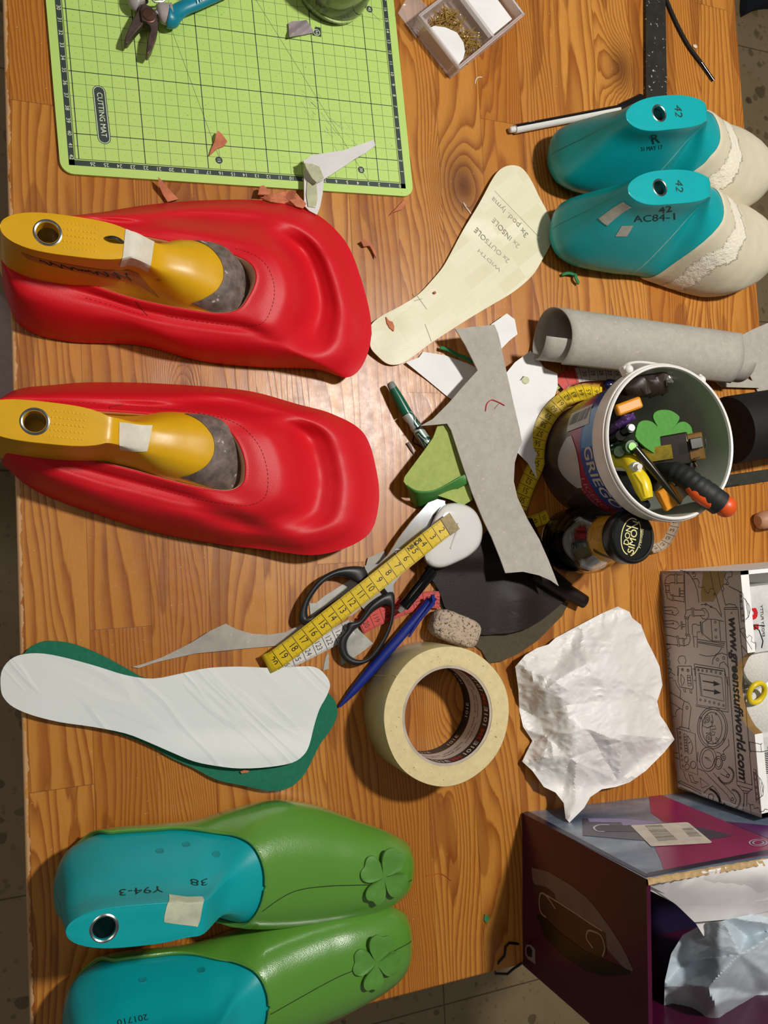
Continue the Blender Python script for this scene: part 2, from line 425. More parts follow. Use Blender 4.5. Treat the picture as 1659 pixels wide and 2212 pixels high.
def mrect(u0, v0, u1, v1, m, z=.302): mb.add([MP(u0, v0, z), MP(u1, v0, z), MP(u1, v1, z), MP(u0, v1, z)], [(0, 1, 2, 3)], m)
for k in range(1, 28): mrect(k-.014*(3 if k % 5 == 2 else 1), 0, k+.014*(2.4 if k % 5 == 2 else 1), 42, 1)
for k in range(1, 42): mrect(0, k-.013*(3 if k % 5 == 2 else 1), 27.2, k+.013*(2.4 if k % 5 == 2 else 1), 1)
for k in range(27):
    for j in range(30): mrect(k+.48, j+.48, k+.52, j+.52, 1)
# ruler border: dark band, thin pale line
for a in ((-.55, -.55, 27.75, 0-.12), (-.55, -.55, -.12, 42), (27.32, -.55, 27.75, 42)): mrect(*a, 1, .303)
for a in ((-.08, -.05, 27.25, 0), (-.05, -.05, 0, 42), (27.22, -.05, 27.27, 42)): mrect(*a, 1, .303)
for k in range(0, 27):
    c = MP(k, -.34, .306); text(mb, str(k), flat(c, MT + pi), .3, 2)
for k in range(1, 43):
    text(mb, str(k), flat(MP(-.33, k, .306), MT - pi/2), .3, 2)
    text(mb, str(42-k+0), flat(MP(27.53, k-.0, .306), MT - pi/2), .3, 2)
text(mb, '42', flat(MP(27.53, 0.1, .306), MT - pi/2), .3, 2)
def capsule(c0, c1, r, m, z):
    d = (c1-c0); a = atan2(d.y, d.x); pts = [c1 + Vector((r*cos(a+t), r*sin(a+t), 0)) for t in [(-pi/2)+pi*k/10 for k in range(11)]] + [c0 + Vector((r*cos(a+t), r*sin(a+t), 0)) for t in [(pi/2)+pi*k/10 for k in range(11)]]
    mb.add([Vector((p.x, p.y, z)) for p in pts], [tuple(range(len(pts)))], m)
A_, B_ = W(214, 198, .3), W(225, 298, .3)
capsule(A_, B_, .5, 1, .304); capsule(A_, B_, .44, 2, .3045); capsule(A_, B_, .39, 1, .305)
text(mb, 'CUTTING MAT', flat((A_+B_)/2 + Vector((0,0,.006)), atan2(B_.y-A_.y, B_.x-A_.x)), .42, 2, sx=.92)
for (px_, t_) in (((473, 346), '15'), ((780, 367), '30'), ((798, 20), '45')):
    c = W(*px_, .3); capsule(c, c+Vector((.001, 0, 0)), .3, 1, .305); text(mb, t_, flat(c+Vector((0,0,.007)), MT-pi/2), .26, 2)
for (a, b) in (((553, 0), (796, 392)), ((370, 62), (475, 345)), ((775, 0), (822, 46))):
    stroke(mb, [W(*a, .3), W(*b, .3)], .03, 1, .003)
c = W(684, 70, .3); mb.add([c+Vector(q) for q in ((-.45,-.35,.003),(.4,-.35,.003),(.4,.5,.003),(-.1,.5,.003))], [(0,1,2,3)], 1); capsule(c, c+Vector((.001,0,0)), .3, 2, .3045); capsule(c, c+Vector((.001,0,0)), .25, 1, .305)
text(mb, 'A4', flat(c+Vector((0,0,.007)), MT-pi/2), .24, 2)
for k in range(60):
    u0 = random.uniform(645, 760); v0 = random.uniform(195, 325)
    if abs((v0-195) - (u0-645)*1.05) > 42: continue
    a = random.uniform(.6, 1.2); l = random.uniform(8, 34)
    stroke(mb, [W(u0, v0, .3), W(u0+l*cos(a), v0+l*sin(a), .3)], random.uniform(.02, .06), 3, .0045)
part('cutting_mat', mb, [mgreen, mdark, mpale, mstain], smooth=0, label='light green cutting mat with a dark centimetre grid lying at top left', cat='cutting mat', weld=False)
# ================================================================= shoe lasts (one surface function, several settings)
class Last:
    """shoe last surface in world cm: x runs heel to toe, s runs from the sole centre (0) over the side to the top centre (1)"""
    def __init__(s, heel, toe, h=9.6, k=1.0, mirror=1, wk=1.0, comb=(2.0, 11.4), tw=1.5, z0=.15, cen=.35, pitch=0.0, instep=7.0, toeh=1.0, roll=0.0, toew=1.0, twist=0.0, cl=1.0, bp=None, tmin=.55):
        s.heel = Vector((heel[0], heel[1], 0)); d = Vector((toe[0]-heel[0], toe[1]-heel[1], 0)); s.L = d.length; s.d = d.normalized(); s.n = Vector((-s.d.y, s.d.x, 0))
        s.h = h; s.mir = mirror; s.wk = wk; s.comb = comb; s.tw = tw; s.z0 = z0; s.cen = cen; s.pitch = pitch; s.ins = instep; s.toeh = toeh; s.roll = roll; s.toew = toew; s.twist = twist; s.cl = cl; s.bp = bp; s.tmin = tmin
    def prof(s, x):
        L = s.L; c0, c1 = s.comb; u = x
        f = x / L * 27
        b = s.wk * pw(f, s.bp or [(0, .02), (.12, .75), (.5, 1.6), (1.2, 2.25), (3, 2.8), (7, 2.85), (11, 2.6), (15, 3.3), (18.5, 4.05), (21.5, 4.0), (24, 3.1*s.toew), (25.7, 2.0*s.toew), (26.6, 1.05*s.toew), (27, .02)])
        h = pw(x, [(0, s.h), (c1-.6, s.h-.05), (c1, s.h-.35), (c1+.7*s.cl, lerp(s.h, s.ins, .72)), (c1+2*s.cl, s.ins-.15), (lerp(c1+2*(s.cl-1), L, .45), lerp(s.ins, 3, .42)), (lerp(c1, L, .68), 3.55*s.toeh), (L-2.4, 2.7*s.toeh), (L-.8, 2.0*s.toeh), (L-.12, 1.25*s.toeh), (L, .9*s.toeh)])
        e = min(x / c1, 1.0)
        q = abs(2*min(x/(c1+.15), 1) - 1); t = s.tw * max(1 - q**3.2, 0)**.5
        if x > c1*.5: t = max(t, s.tmin)
        comb = 1 - ss(c1-.3, c1+1.6*s.cl, x)
        return b, h, t, comb
    def at(s, x, p, side, off=0.0):
        x = min(max(x, 0), s.L)
        b, h, t, cb = s.prof(x)
        zb = .0
        m = b + .38*min(1, b)
        zm = min(2.1, h*.42)
        comb_pts = [(0, zb), (b*.72, zb), (b*.98, .35), (m, zm), (lerp(m, t, .45), h*.55), (lerp(m, t, .9)*.98+.02, h*.80), (t, h-.22), (t*.86, h), (0, h)]
        toe_pts = [(0, zb), (b*.72, zb), (b*.98, .3), (m, zm), (m*.93, h*.62), (m*.74, h*.83), (m*.5, h*.945), (m*.26, h*.99), (0, h)]
        P = [(lerp(a[0], c[0], cb), lerp(a[1], c[1], cb)) for a, c in zip(toe_pts, comb_pts)]; P.append((-P[7][0], P[7][1]))
        tt = min(p, 1.0)*8; y, z = cr(P, tt, False)
        if p >= 1: y, z = P[8]
        i = tt; 
        xx = x + (pw(z, [(0, .8), (1, .25), (2.4, 0), (s.h*.55, s.comb[0]*.45), (s.h, s.comb[0])]) * (1 - ss(0, 9, x)))
        # outward offset
        if off:
            e = .02; y2, z2 = cr(P, min(tt+e, 8.5), False); y1, z1 = cr(P, max(tt-e, 0), False)
            ty, tz = y2-y1, z2-z1; l = sqrt(ty*ty+tz*tz) or 1
            y += tz/l*off; z += -ty/l*off
            if x < 2.5: xx -= off*(1-x/2.5)*(1 if z < s.h*.9 else .4)
            if x > s.L-2: xx += off*(1-(s.L-x)/2)
        y *= side
        y += s.mir * s.cen * 2.2 * sin(pi*ss(0, 1, x/s.L)) * (1 - .9*z/s.h) - s.mir*s.cen*1.6*ss(.55, 1, x/s.L)
        z += s.z0 + s.pitch*(1 - ss(0, s.L*.7, x)) + .5*ss(.72, 1, x/s.L)
        y += s.roll*z + s.twist*(x-5)*(z/s.h)*(1-ss(s.comb[1]+2, s.comb[1]+9, x))
        q = s.heel + s.d*xx + s.n*y
        return Vector((q.x, q.y, z))
    def ring(s, x, off=0.0, n=40):
        return [s.at(x, k/n, 1, off) for k in range(n+1)] + [s.at(x, k/n, -1, off) for k in range(n-1, 0, -1)]
    def body(s, mb, m=0, n=40, x0=0, x1=None):
        L = s.L if x1 is None else x1; xs = []
        k = 0
        for i in range(9): xs.append(.9*(i/9)**2)
        x = .9
        while x < L-1.2: xs.append(x); x += .22 if s.comb[1]-1.6 < x < s.comb[1]+2.2 else .5
        for i in range(8): xs.append(L - 1.2*(1-i/7)**2*1.0)
        xs = sorted(set(round(q, 4) for q in xs if q <= L))
        mb.grid([s.ring(q, 0, n) for q in xs], m, True, True, True); return mb
    def onpix(s, u, v, off=0.0, xs=None):
        best = None
        x0, x1 = xs or (0, s.L)
        for st in range(4):
            if st == 0: C = [(x0+(x1-x0)*i/40, .25+1.5*j/60) for i in range(41) for j in range(61)]
            else:
                w = (x1-x0)/40/3**(st-1)*1.2; h_ = .04/3**(st-1); C = [(best[1]+w*i/4, best[2]+h_*j/4) for i in range(-4, 5) for j in range(-4, 5)]
            for x, r in C:
                if not (0 <= x <= s.L): continue
                p = s.at(x, r if r <= 1 else 2-r, 1 if r <= 1 else -1, off); q = PX(p); d = (q[0]-u)**2+(q[1]-v)**2 - (p.z*30 if st == 0 else 0)
                if st == 0:
                    if d > 1500: continue
                    e1 = s.at(min(x+.1, s.L), r if r <= 1 else 2-r, 1 if r <= 1 else -1, off) - p; r2 = r+.02; e2 = s.at(x, r2 if r2 <= 1 else 2-r2, 1 if r2 <= 1 else -1, off) - p
                    nn = e2.cross(e1); ax = s.heel + s.d*x + Vector((0, 0, 1.5)); 
                    if nn.dot(p-ax) < 0: nn = -nn
                    if nn.dot(Vector((0, 0, CAMH))-p) < 0: continue
                if best is None or d < best[0] or (st and best[3] < st): best = (d, x, r, st)
        x, r = best[1], best[2]; A = lambda x, r: s.at(x, r if r <= 1 else 2-r, 1 if r <= 1 else -1, off)
        p = A(x, r); n = (A(min(x+.1, s.L), r)-A(x-.1, r)).cross(A(x, r+.02)-A(x, r-.02)).normalized()
        if n.z < 0: n = -n
        return p, n, x, r
    def quad(s, px, off=.03, xs=None):
        C = [s.onpix(q[0], q[1], off, xs)[2:4] for q in px]
        def f(a, b, o=off):
            x = lerp(lerp(C[0][0], C[1][0], a), lerp(C[3][0], C[2][0], a), b); r = lerp(lerp(C[0][1], C[1][1], a), lerp(C[3][1], C[2][1], a), b)
            return s.at(x, r if r <= 1 else 2-r, 1 if r <= 1 else -1, o)
        return f
    def write(s, mb, t, pl, pr, hpx, up=1, m=0, xs=None):
        """lettering stamped on the last between two photo points"""
        dx, dy = pr[0]-pl[0], pr[1]-pl[1]; l = sqrt(dx*dx+dy*dy); ux, uy = (dy/l*hpx*up, -dx/l*hpx*up)
        f = s.quad([pl, pr, (pr[0]+ux, pr[1]+uy), (pl[0]+ux, pl[1]+uy)], .02, xs)
        vs, fs = text_geo(t, .3); x0 = min(v.x for v in vs); x1 = max(v.x for v in vs); y0 = min(v.y for v in vs); y1 = max(v.y for v in vs)
        mb.add([f((v.x-x0)/(x1-x0), (v.y-y0)/(y1-y0)) for v in vs], fs, m)
    def top(s, x, y, dz=.01):
        """a point on the comb's flat top"""
        b, h, t, cb = s.prof(x); p = s.at(x, 1, 1); return p + s.n*y + Vector((0, 0, dz))
def eyelet(root, c, r, mats, depth=3.0, nm='metal_bush'):
    """steel tube let into the comb"""
    mb = M(); mb.lathe([(r*.72, -depth), (r*.80, -.1), (r*.80, .02), (r*.9, .06), (r*1.0, .02), (r*1.03, -.12)], c, n=40)
    part(nm, mb, mats[0], root)
    mb = M(); mb.lathe([(.0, .012), (r*.82, .012)], c, n=32)
    return mb
STEEL = mat('steel_bush', 'b9b9b6', .25, metal=1, var=.2, vs=400); HOLE = mat('bush_hole', '15140f', .7)
TEAL = mat('teal_plastic', '0b9fa3', .34, var=.05, vs=18, bump=.06, bs=500, specks=('8fc4bd', 38, .76)); 
def hole_cut(o, c, r, depth):
    """bore a real hole down into a last"""
    bmm = bmesh.new(); bmesh.ops.create_cone(bmm, cap_ends=True, segments=40, radius1=r*.01, radius2=r*.01, depth=depth*.02)
    me = bpy.data.meshes.new('bore'); bmm.to_mesh(me); bmm.free(); k = bpy.data.objects.new('bore', me); COL.objects.link(k)
    k.location = (c[0]*.01, c[1]*.01, TZ + c[2]*.01)
    md = o.modifiers.new('bore', 'BOOLEAN'); md.object = k; md.solver = 'EXACT'; bpy.context.view_layer.update()
    dg = bpy.context.evaluated_depsgraph_get(); nm = bpy.data.meshes.new_from_object(o.evaluated_get(dg)); o.modifiers.clear(); o.data = nm
    bpy.data.objects.remove(k)
INK = mat('black_marking', '16302e', .6)
def qpatch(mb, L, px, off=.03, n=8, jag=0, xs=None):
    f = L.quad(px, off, xs)
    mb.grid([[f(i/n + jag*random.uniform(-1, 1)*(j in (0, n)), j/n + jag*random.uniform(-1, 1)*(i in (0, n))) for j in range(n+1)] for i in range(n+1)]); return f
def patch(mb, L, xs, ps, side, off, m=0, n=8, jag=.0):
    """a piece lying on a last's surface: x range, s range"""
    rows = []
    for i in range(n+1):
        rows.append([L.at(lerp(xs[0], xs[1], i/n) + jag*random.uniform(-1, 1)*(j in (0, n)), lerp(ps[0], ps[1], j/n), side, off) for j in range(n+1)])
    mb.grid(rows, m); return mb

def white_crust():
    s = N('cream_rough_leather'); v = s.coord(); at = s.n('ShaderNodeAttribute'); at.attribute_name = 'rough_band'
    nz = s.noise(v, 160, 5, .7); band = s.m('ADD', s.m('MULTIPLY', s.m('SUBTRACT', nz, .5), 1.3), s.m('SUBTRACT', at.outputs['Fac'], .42)); f = s.ramp(band, [(.0, 0), (.12, 1)])
    c = s.mix(s.noise(v, 22, 4, .6), lin('c4bb9f'), lin('d6ceb4')); c = s.mix(f, c, lin('ece4cf')); s.l(c, s.b.inputs['Base Color']); s.b.inputs['Roughness'].default_value = .8
    s.bump(s.m('ADD', s.m('MULTIPLY', s.m('MULTIPLY', f, nz), 2.4), s.m('MULTIPLY', s.noise(v, 60, 3), .5)), .8, .0014); return s.mat
CRUST = white_crust(); TAPE = mat('masking_tape', 'd9d2c0', .7, var=.06, vs=140, bump=.25, bs=200); TAPEG = mat('aged_tape', 'b8bfa4', .7, var=.12, vs=90, bump=.4, bs=160)
GREYTAPE = mat('grey_sticker', 'aeb0a4', .6, var=.12, vs=120, bump=.2)
SCUFF = mat('pale_scuff', '7fc3bd', .6, var=.2, vs=200)
def teal_42(i, heel, toe, hx, label, side_text, extra, roll=0.0):
    L = Last(heel, toe, h=10.3, comb=(2.0, 11.6), tw=1.55, cen=.30, wk=.98, instep=8.6, toeh=1.35, mirror=-1, pitch=.4, twist=.14, roll=roll)
    r = thing('shoe_last', tuple(L.at(8, 0, 1)), label, 'shoe last', 'teal shoe lasts size forty-two')
    body = part('last_body', L.body(M()), TEAL, r, smooth=60)
    hc = L.top(hx, 0, 0); hole_cut(body, hc, .62, 3.2); mb = eyelet(r, hc, .78, [STEEL]); 
    mk = M(); base = L.top(hx+3.0, 0, .02); a = atan2(L.d.y, L.d.x)
    text(mk, '42', flat(base, a - pi/2), .85, 0)
    part('stamped_number', mk, INK, r, smooth=0, label='black stamped number 42', weld=False)
    for (t, pl, pr, hh) in side_text:
        mk = M(); L.write(mk, t, pl, pr, hh)
        part('stamped_lettering', mk, INK, r, smooth=0, weld=False)
    # the cream leather drawn over the front
    mb = M(); rows = []; nx = 60; ns = 44; bandv = []
    def xst(q, sd): return (lerp(11.2, 15.2, ss(.1, .95, q)) if sd < 0 else lerp(12.6, 15.2, q)) + .12*noise.noise(Vector((q*14, sd*3, i)))
    for a_ in range(nx+1):
        row = []
        for b_ in range(2*ns+1):
            q = b_/ns if b_ <= ns else 2 - b_/ns; sd = 1 if b_ <= ns else -1
            x0 = xst(q, sd); t = a_/nx; x = lerp(x0, L.L, 1-(1-t)**1.15)
            bump_ = .05*noise.noise(Vector((x*.9, q*7+i*5, sd))) * min(1, t*8)
            row.append(L.at(x, q, sd, .16 + bump_ if a_ else .03)); bandv.append(math.exp(-((x-x0-2.9-.8*noise.noise(Vector((q*5, i, sd))))/1.25)**2))
        rows.append(row)
    mb.grid(rows, 0); cov = part('leather_cover', mb, CRUST, r, smooth=70, weld=False, label='cream rough leather stretched over the toe')
    at = cov.data.attributes.new('rough_band', 'FLOAT', 'POINT'); at.data.foreach_set('value', bandv)
    # scuffed line across the waist
    mb = M(); line = [L.at(lerp(11.6, 8.4, t), lerp(.80, .18, t), -1, .015) for t in [k/20 for k in range(21)]]; l2 = [L.at(lerp(11.6, 8.4, t)+.16, lerp(.80, .18, t), -1, .015) for t in [k/20 for k in range(21)]]
    mb.grid([line, l2]); part('scuff_line', mb, SCUFF, r, weld=False)
    for q in extra:
        mb = M(); (patch(mb, L, q[0], q[1], -1, .04) if len(q) == 2 else qpatch(mb, L, q)); part('tape_label', mb, GREYTAPE, r, weld=False)
    return L
LT1 = teal_42(1, (42.9, 36.9), (70.5, 38.2), 4.7, 'teal plastic shoe last marked 42, the upper one near the black and white marker', [('31 MAY 17', (1385, 327), (1432, 322), 9), ('R', (1410, 312), (1426, 308), 20)], [])
LT2 = teal_42(2, (42.6, 29.6), (70.2, 29.4), 4.4, 'teal plastic shoe last marked 42 with grey tape labels and AC84-1 on its side', [('42', (1424, 462), (1452, 457), 13), ('AC84-1', (1369, 480), (1459, 475), 15)], [((.35, 1.3), (.55, .70)), ((1329, 511), (1354, 511), (1369, 487), (1343, 488))], .09)

# ================================================================= green shoes on teal lasts
def leather(name, c, c2, rough, bs, bump=.25, coat=0, spec=.5, var_s=9):
    s = N(name); v = s.coord(); f = s.noise(v, var_s, 3, .5); col = s.mix(f, lin(c), lin(c2)); s.l(col, s.b.inputs['Base Color'])
    vo = s.n('ShaderNodeTexVoronoi'); vo.feature = 'F1'; vo.inputs['Scale'].default_value = bs; s.l(v, vo.inputs['Vector'])
    h = s.m('ADD', s.m('MULTIPLY', vo.outputs['Distance'], -1), s.m('MULTIPLY', s.noise(v, bs*.35, 4, .6), 1.2))
    s.b.inputs['Roughness'].default_value = rough; s.b.inputs['Coat Weight'].default_value = coat; s.b.inputs['Coat Roughness'].default_value = .17; s.b.inputs['Specular IOR Level'].default_value = spec
    s.bump(h, bump, .0006); return s.mat
GLEA = leather('glossy_green_leather', '578f30', '5f9635', .26, 1500, .14, coat=1.0, spec=.7)
GLIN = mat('green_lining', '8cad4e', .7, var=.08); GSEAM = mat('green_seam', '1f3a14', .7); CLOV = mat('clover_leather', '568c37', .55, var=.06, vs=60, bump=.25, bs=900)
CLOVE = mat('clover_cut_edge', '7ba854', .7)
def clover(root, c, r, nrm, ang, mats, stem=True, name='clover', lab=None):
    """four heart petals cut from one sheet"""
    nrm = Vector(nrm).normalized(); a = Vector((cos(ang), sin(ang), 0)); a = (a - nrm*a.dot(nrm)).normalized(); b = nrm.cross(a); c = Vector(c)
    def rad(t):
        q = (t*2/pi) % 1.0   # four petals
        e = abs(q-.5)*2     # 0 at petal centre, 1 at the cleft
        return r*(.18 + .82*(1-e**3.2)**.55) * (1 - .10*math.exp(-(e/.22)**2)) * (1+.05*sin(t+1))
    ts = [2*pi*k/128 for k in range(128)]; rows = []
    for (f, dz) in ((0.02, .16), (.35, .17), (.7, .19), (.97, .22), (1, .19), (1.0, .03), (.97, 0), (.5, -.02)):
        rows.append([c + a*(rad(t)*f*cos(t)) + b*(rad(t)*f*sin(t)) + nrm*(dz + (.22*sin(2*t+.7)+.1)*f*f*.6) for t in ts])
    mb = M(); mb.grid(rows, 0, True, True, True)
    return part(name, mb, mats, root, smooth=40, label=lab, weld=False)
def green_shoe(i, heel, toe, lab, lastlab, cl, marks, hx, op, lastkw):
    L = Last(heel, toe, **lastkw)
    r = thing('green_shoe', tuple(L.at(12, 0, 1)), lab, 'shoe', 'green shoes')
    def smax(x, sd):
        lo = op['lo'] if sd > 0 else op['lo2']
        fr = op['front']
        if x >= fr: return 1.0
        base = lo - .2*(1 - ss(0, 3.5, x))
        st = fr - op['len']
        if x < st: return base
        t = (x-st)/(fr-st); return lerp(base, 1, 1 - sqrt(max(0, 1 - t**op.get('pw', 2.0))))
    xs = [.25*(k/8)**2 for k in range(9)]; x = .25
    while x < L.L-1: x += .22; xs.append(x)
    xs += [L.L - 1*(1-k/8)**2 for k in range(1, 9)]; xs += [op['front']-.02, op['front']-.08, op['front']-.003]
    xs = sorted(set(round(q, 4) for q in xs if q <= L.L)); rows = []; ns = 34
    for x in xs:
        a = [smax(x, 1), smax(x, -1)]
        row = [L.at(x, a[0]*(1-k/ns), 1, .26) for k in range(ns)] + [L.at(x, a[1]*k/ns, -1, .26) for k in range(ns+1)]
        rows.append([Vector((p.x, p.y, max(p.z, .03))) for p in row])
    mb = M(); mb.grid(rows, 0); up = part('leather_upper', mb, [GLEA, GLIN], r, smooth=70, weld=False)
    bmw = bmesh.new(); bmw.from_mesh(up.data); bmesh.ops.remove_doubles(bmw, verts=bmw.verts, dist=.0002); bmw.to_mesh(up.data); bmw.free()
    md = up.modifiers.new('thickness', 'SOLIDIFY'); md.thickness = .0022; md.offset = -1; md.material_offset = 1; md.material_offset_rim = 0
    # rolled topline
    for sd in (1, -1):
        path = [L.at(x, smax(x, sd), sd, .25) for x in xs if x <= op['front']]
        mb = M(); mb.tube(path, .10, 8); part('topline_binding', mb, GLEA, r, weld=False)
    # seam down the vamp
    pts = spline(op['seam'], 12); path = [L.at(p[0], p[1] if p[1] <= 1 else 2-p[1], 1 if p[1] <= 1 else -1, .27) for p in pts]
    mb = M(); mb.tube(path, .035, 6); part('vamp_seam', mb, GSEAM, r, weld=False)
    cp_, cn_, _, _ = L.onpix(cl[0][0], cl[0][1], .28, (L.L*.6, L.L)); cn_ = (cn_ + Vector((0,0,1.6))).normalized()
    clover(r, cp_ + cn_*.12, cl[2], cn_, cl[4], [CLOV], name='clover_ornament')
    r2 = thing('shoe_last', tuple(L.at(7, 0, 1)), lastlab, 'shoe last', 'teal shoe lasts in the green shoes')
    body = part('last_body', L.body(M()), TEAL, r2, smooth=60)
    if hx is not None:
        hc = L.top(hx, 0, 0); hole_cut(body, hc, .70, 3.2); eyelet(r2, hc, .88, [STEEL])
    mk = M()
    for (t, pl, pr, hh) in marks:
        mk = M(); L.write(mk, t, pl, pr, hh)
        part('stamped_lettering', mk, INK, r2, smooth=0, weld=False)
    return L, r2
GBP = [(0, .02), (.12, .75), (.5, 1.6), (1.2, 2.2), (3, 2.8), (7, 2.75), (9.5, 2.75), (12.5, 3.5), (15.5, 4.05), (18.5, 3.9), (22, 3.15), (24.6, 2.5), (26.3, 1.6), (26.8, .9), (27, .02)]
GBP2 = [(0, .02), (.12, .75), (.5, 1.6), (1.2, 2.2), (3, 2.8), (7, 2.75), (9.5, 2.75), (12.5, 3.3), (16, 3.75), (20, 3.7), (23, 3.2), (25.2, 2.6), (26.4, 1.8), (26.85, 1.1), (27, .02)]
gk = dict(h=9.4, comb=(.9, 9.6), tw=1.3, cen=.34, wk=.97, instep=5.6, toeh=1.15, mirror=1, pitch=.8, cl=2.6, roll=-.045, bp=GBP, tmin=1.1)
LG1, lr1 = green_shoe(1, (-1.9, -21.4), (25.4, -25.4), 'glossy green leather shoe with clover on its toe, nearer the paper insoles', 'teal shoe last marked Y94-3 and 38 inside the upper green shoe',
    ((826, 1893), 3.4, 2.2, (-.05, .05, 1), .15), [('Y94-3', (352, 1913), (257, 1921), 14), ('38', (448, 1896), (411, 1897), 14)], 2.4, dict(lo=.38, lo2=.34, front=14.3, len=7.2, pw=2.3, seam=[(14.3, 1.2), (15.4, 1.12), (17, 1.06), (20, 1.04), (24, 1.04), (27.0, 1.08)]), gk)
gk2 = dict(gk); gk2.update(mirror=-1, bp=GBP2, cen=.2)
LG2, lr2 = green_shoe(2, (-1.6, -30.5), (24.8, -32.0), 'glossy green leather shoe with clover on its toe, cut off by the bottom edge', 'teal shoe last inside the lower green shoe at the bottom edge',
    ((810, 2078), 3.2, 2.1, (.05, -.05, 1), .5), [('201710', (318, 2190), (252, 2203), 13)], None, dict(lo=.38, lo2=.34, front=13.8, len=7.0, pw=2.3, seam=[(13.8, 1.06), (16, 1.02), (19, .97), (23, .93), (26, .86)]), gk2)
mb = M(); qpatch(mb, LG1, ((352, 1992), (430, 2002), (440, 1935), (365, 1932)), .04, 10, .04); part('tape_scrap', mb, TAPEG, lr1, weld=False, label='yellowed torn tape')
# small round plugs along the near side
for (L, rr, pts) in ((LG1, lr1, ((345, 1838), (402, 1824), (467, 1845))), (LG2, lr2, ((435, 2095), (308, 2116)))):
    for (x, p) in pts:
        mb = M(); _, _, x, p = L.onpix(x, p, 0); p = min(p, .98); c = L.at(x, p, 1, 0); e1 = (L.at(x+.1, p, 1)-c).normalized(); e2 = (L.at(x, p+.02, 1)-c).normalized(); nn = e1.cross(e2).normalized()
        if nn.z < 0: nn = -nn
        mb.lathe([(.30, .0), (.28, .03), (.22, .01), (0, .01)], c, nn, 20); part('plug', mb, mat('teal_plug', '12868a', .4), rr)
# ================================================================= red uppers over yellow lasts
RLEA = leather('red_leather', 'cc1420', 'd51a26', .46, 1700, .13, coat=.0, spec=.32)
PEACH = mat('peach_lining', 'e8b890', .7, var=.06, vs=80); RSTI = mat('dark_red_stitch', '6d0a0d', .7)
YEL = mat('yellow_plastic', 'd9a514', .34, var=.06, vs=25, bump=.05, bs=300, sss=.0); VAMPG = mat('grey_hide_patch', '6f625b', .5, var=.4, vs=110, bump=.4, bs=160, specks=('b8b0a8', 120, .66))
def cr2(T, a, t, closed=True):
    """2d catmull interpolation of table T[i][j]"""
    n = len(T); i = int(floor(a)); f = a-i
    rows = [[T[(i+k) % n][j] for j in range(len(T[0]))] for k in (-1, 0, 1, 2)]
    v = [cr([[r[j]] for r in rows], 1+f, False) for j in range(len(T[0]))]
    return cr(v, min(t, .9999)*(len(v)-1), False)[0]
def red_upper(name_label, A, ztab, stitch, seams, wr):
    """A: list of (outer px, inner px, outer z, inner z, kind); ztab[kind]: relative height curve from outside to topline"""
    n = len(A); K = 12; NT = 56
    zt = [[o_z + (i_z-o_z)*q for q in ztab[k]] for (_, _, o_z, i_z, k) in A]
    def P(a, t):
        o = cr([x[0] for x in A], a, True); i_ = cr([x[1] for x in A], a, True)
        u, v = lerp(o[0], i_[0], t), lerp(o[1], i_[1], t)
        z = cr2(zt, a, t)
        z += wr(u, v)*sin(pi*min(t*1.3, 1))
        return W(u, v, max(z, .12))
    rows = []
    ts = [k/NT for k in range(NT+1)]
    for t in ts: rows.append([P(i/K, t) for i in range(n*K)])
    # rolled edge then lining going down inside
    last = rows[-1]; cen = sum(last, Vector())/len(last)
    def inset(d, dz):
        out = []
        for i, p in enumerate(last):
            tg = (last[(i+1) % len(last)] - last[i-1]); nn = Vector((-tg.y, tg.x, 0)).normalized()
            if nn.dot(cen-p) < 0: nn = -nn
            out.append(p + nn*d + Vector((0, 0, dz)))
        return out
    roll = [inset(.06, .03), inset(.13, 0), inset(.17, -.08)]
    r = thing('red_shoe_upper', tuple(W(300, A[0][0][1])), name_label, 'shoe upper', 'red shoe uppers pulled over yellow lasts')
    mb = M(); mb.grid(rows + roll, 0, True)
    up = part('leather_skirt', mb, [RLEA, RLEA], r, smooth=180, weld=False)
    mb = M(); mb.grid([inset(.13, -.02), inset(.19, -.10), inset(.24, -.5), inset(.24, -1.8)], 0, True); part('lining', mb, PEACH, r, smooth=180, weld=False, label='peach leather lining edge')
    # stitches: short dashes
    for (pts) in stitch:
        mb = M()
        q = spline(pts, 24); L = [P(a % n, t) for a, t in q]
        d = 0; on = True; seg = []
        for k in range(len(L)-1):
            s0, s1 = L[k], L[k+1]; m_ = max(2, int((s1-s0).length/.05))
            for j in range(m_):
                p = s0.lerp(s1, j/m_); d += (s1-s0).length/m_
                seg.append(p)
                if d > (.20 if on else .08):
                    if on and len(seg) > 1: mb.tube([e + Vector((0, 0, .012)) for e in (seg[0], seg[-1])], .022, 5)
                    seg = []; d = 0; on = not on
        part('stitching', mb, RSTI, r, smooth=0)
    mb = M()
    for pts in seams:
        mb = M(); mb.tube([P(a % n, t) + Vector((0,0,.01)) for a, t in spline(pts, 10)], .03, 6); part('side_seam', mb, RSTI, r, smooth=0)
    return P
ZT = {'toe': [0, .13, .35, .42, .26, .16, .38, .74, .95, 1, 1.02, 1.0], 'tlo': [0, .10, .28, .42, .48, .55, .68, .84, .95, 1, 1.0, 1],
      'side': [0, .22, .44, .60, .72, .80, .84, .86, .84, .84, .93, 1], 'heel': [0, .22, .40, .55, .68, .78, .84, .87, .88, .90, .95, 1], 'far': [0, .26, .42, .5, .52, .56, .66, .80, .92, .99, 1.0, 1]}
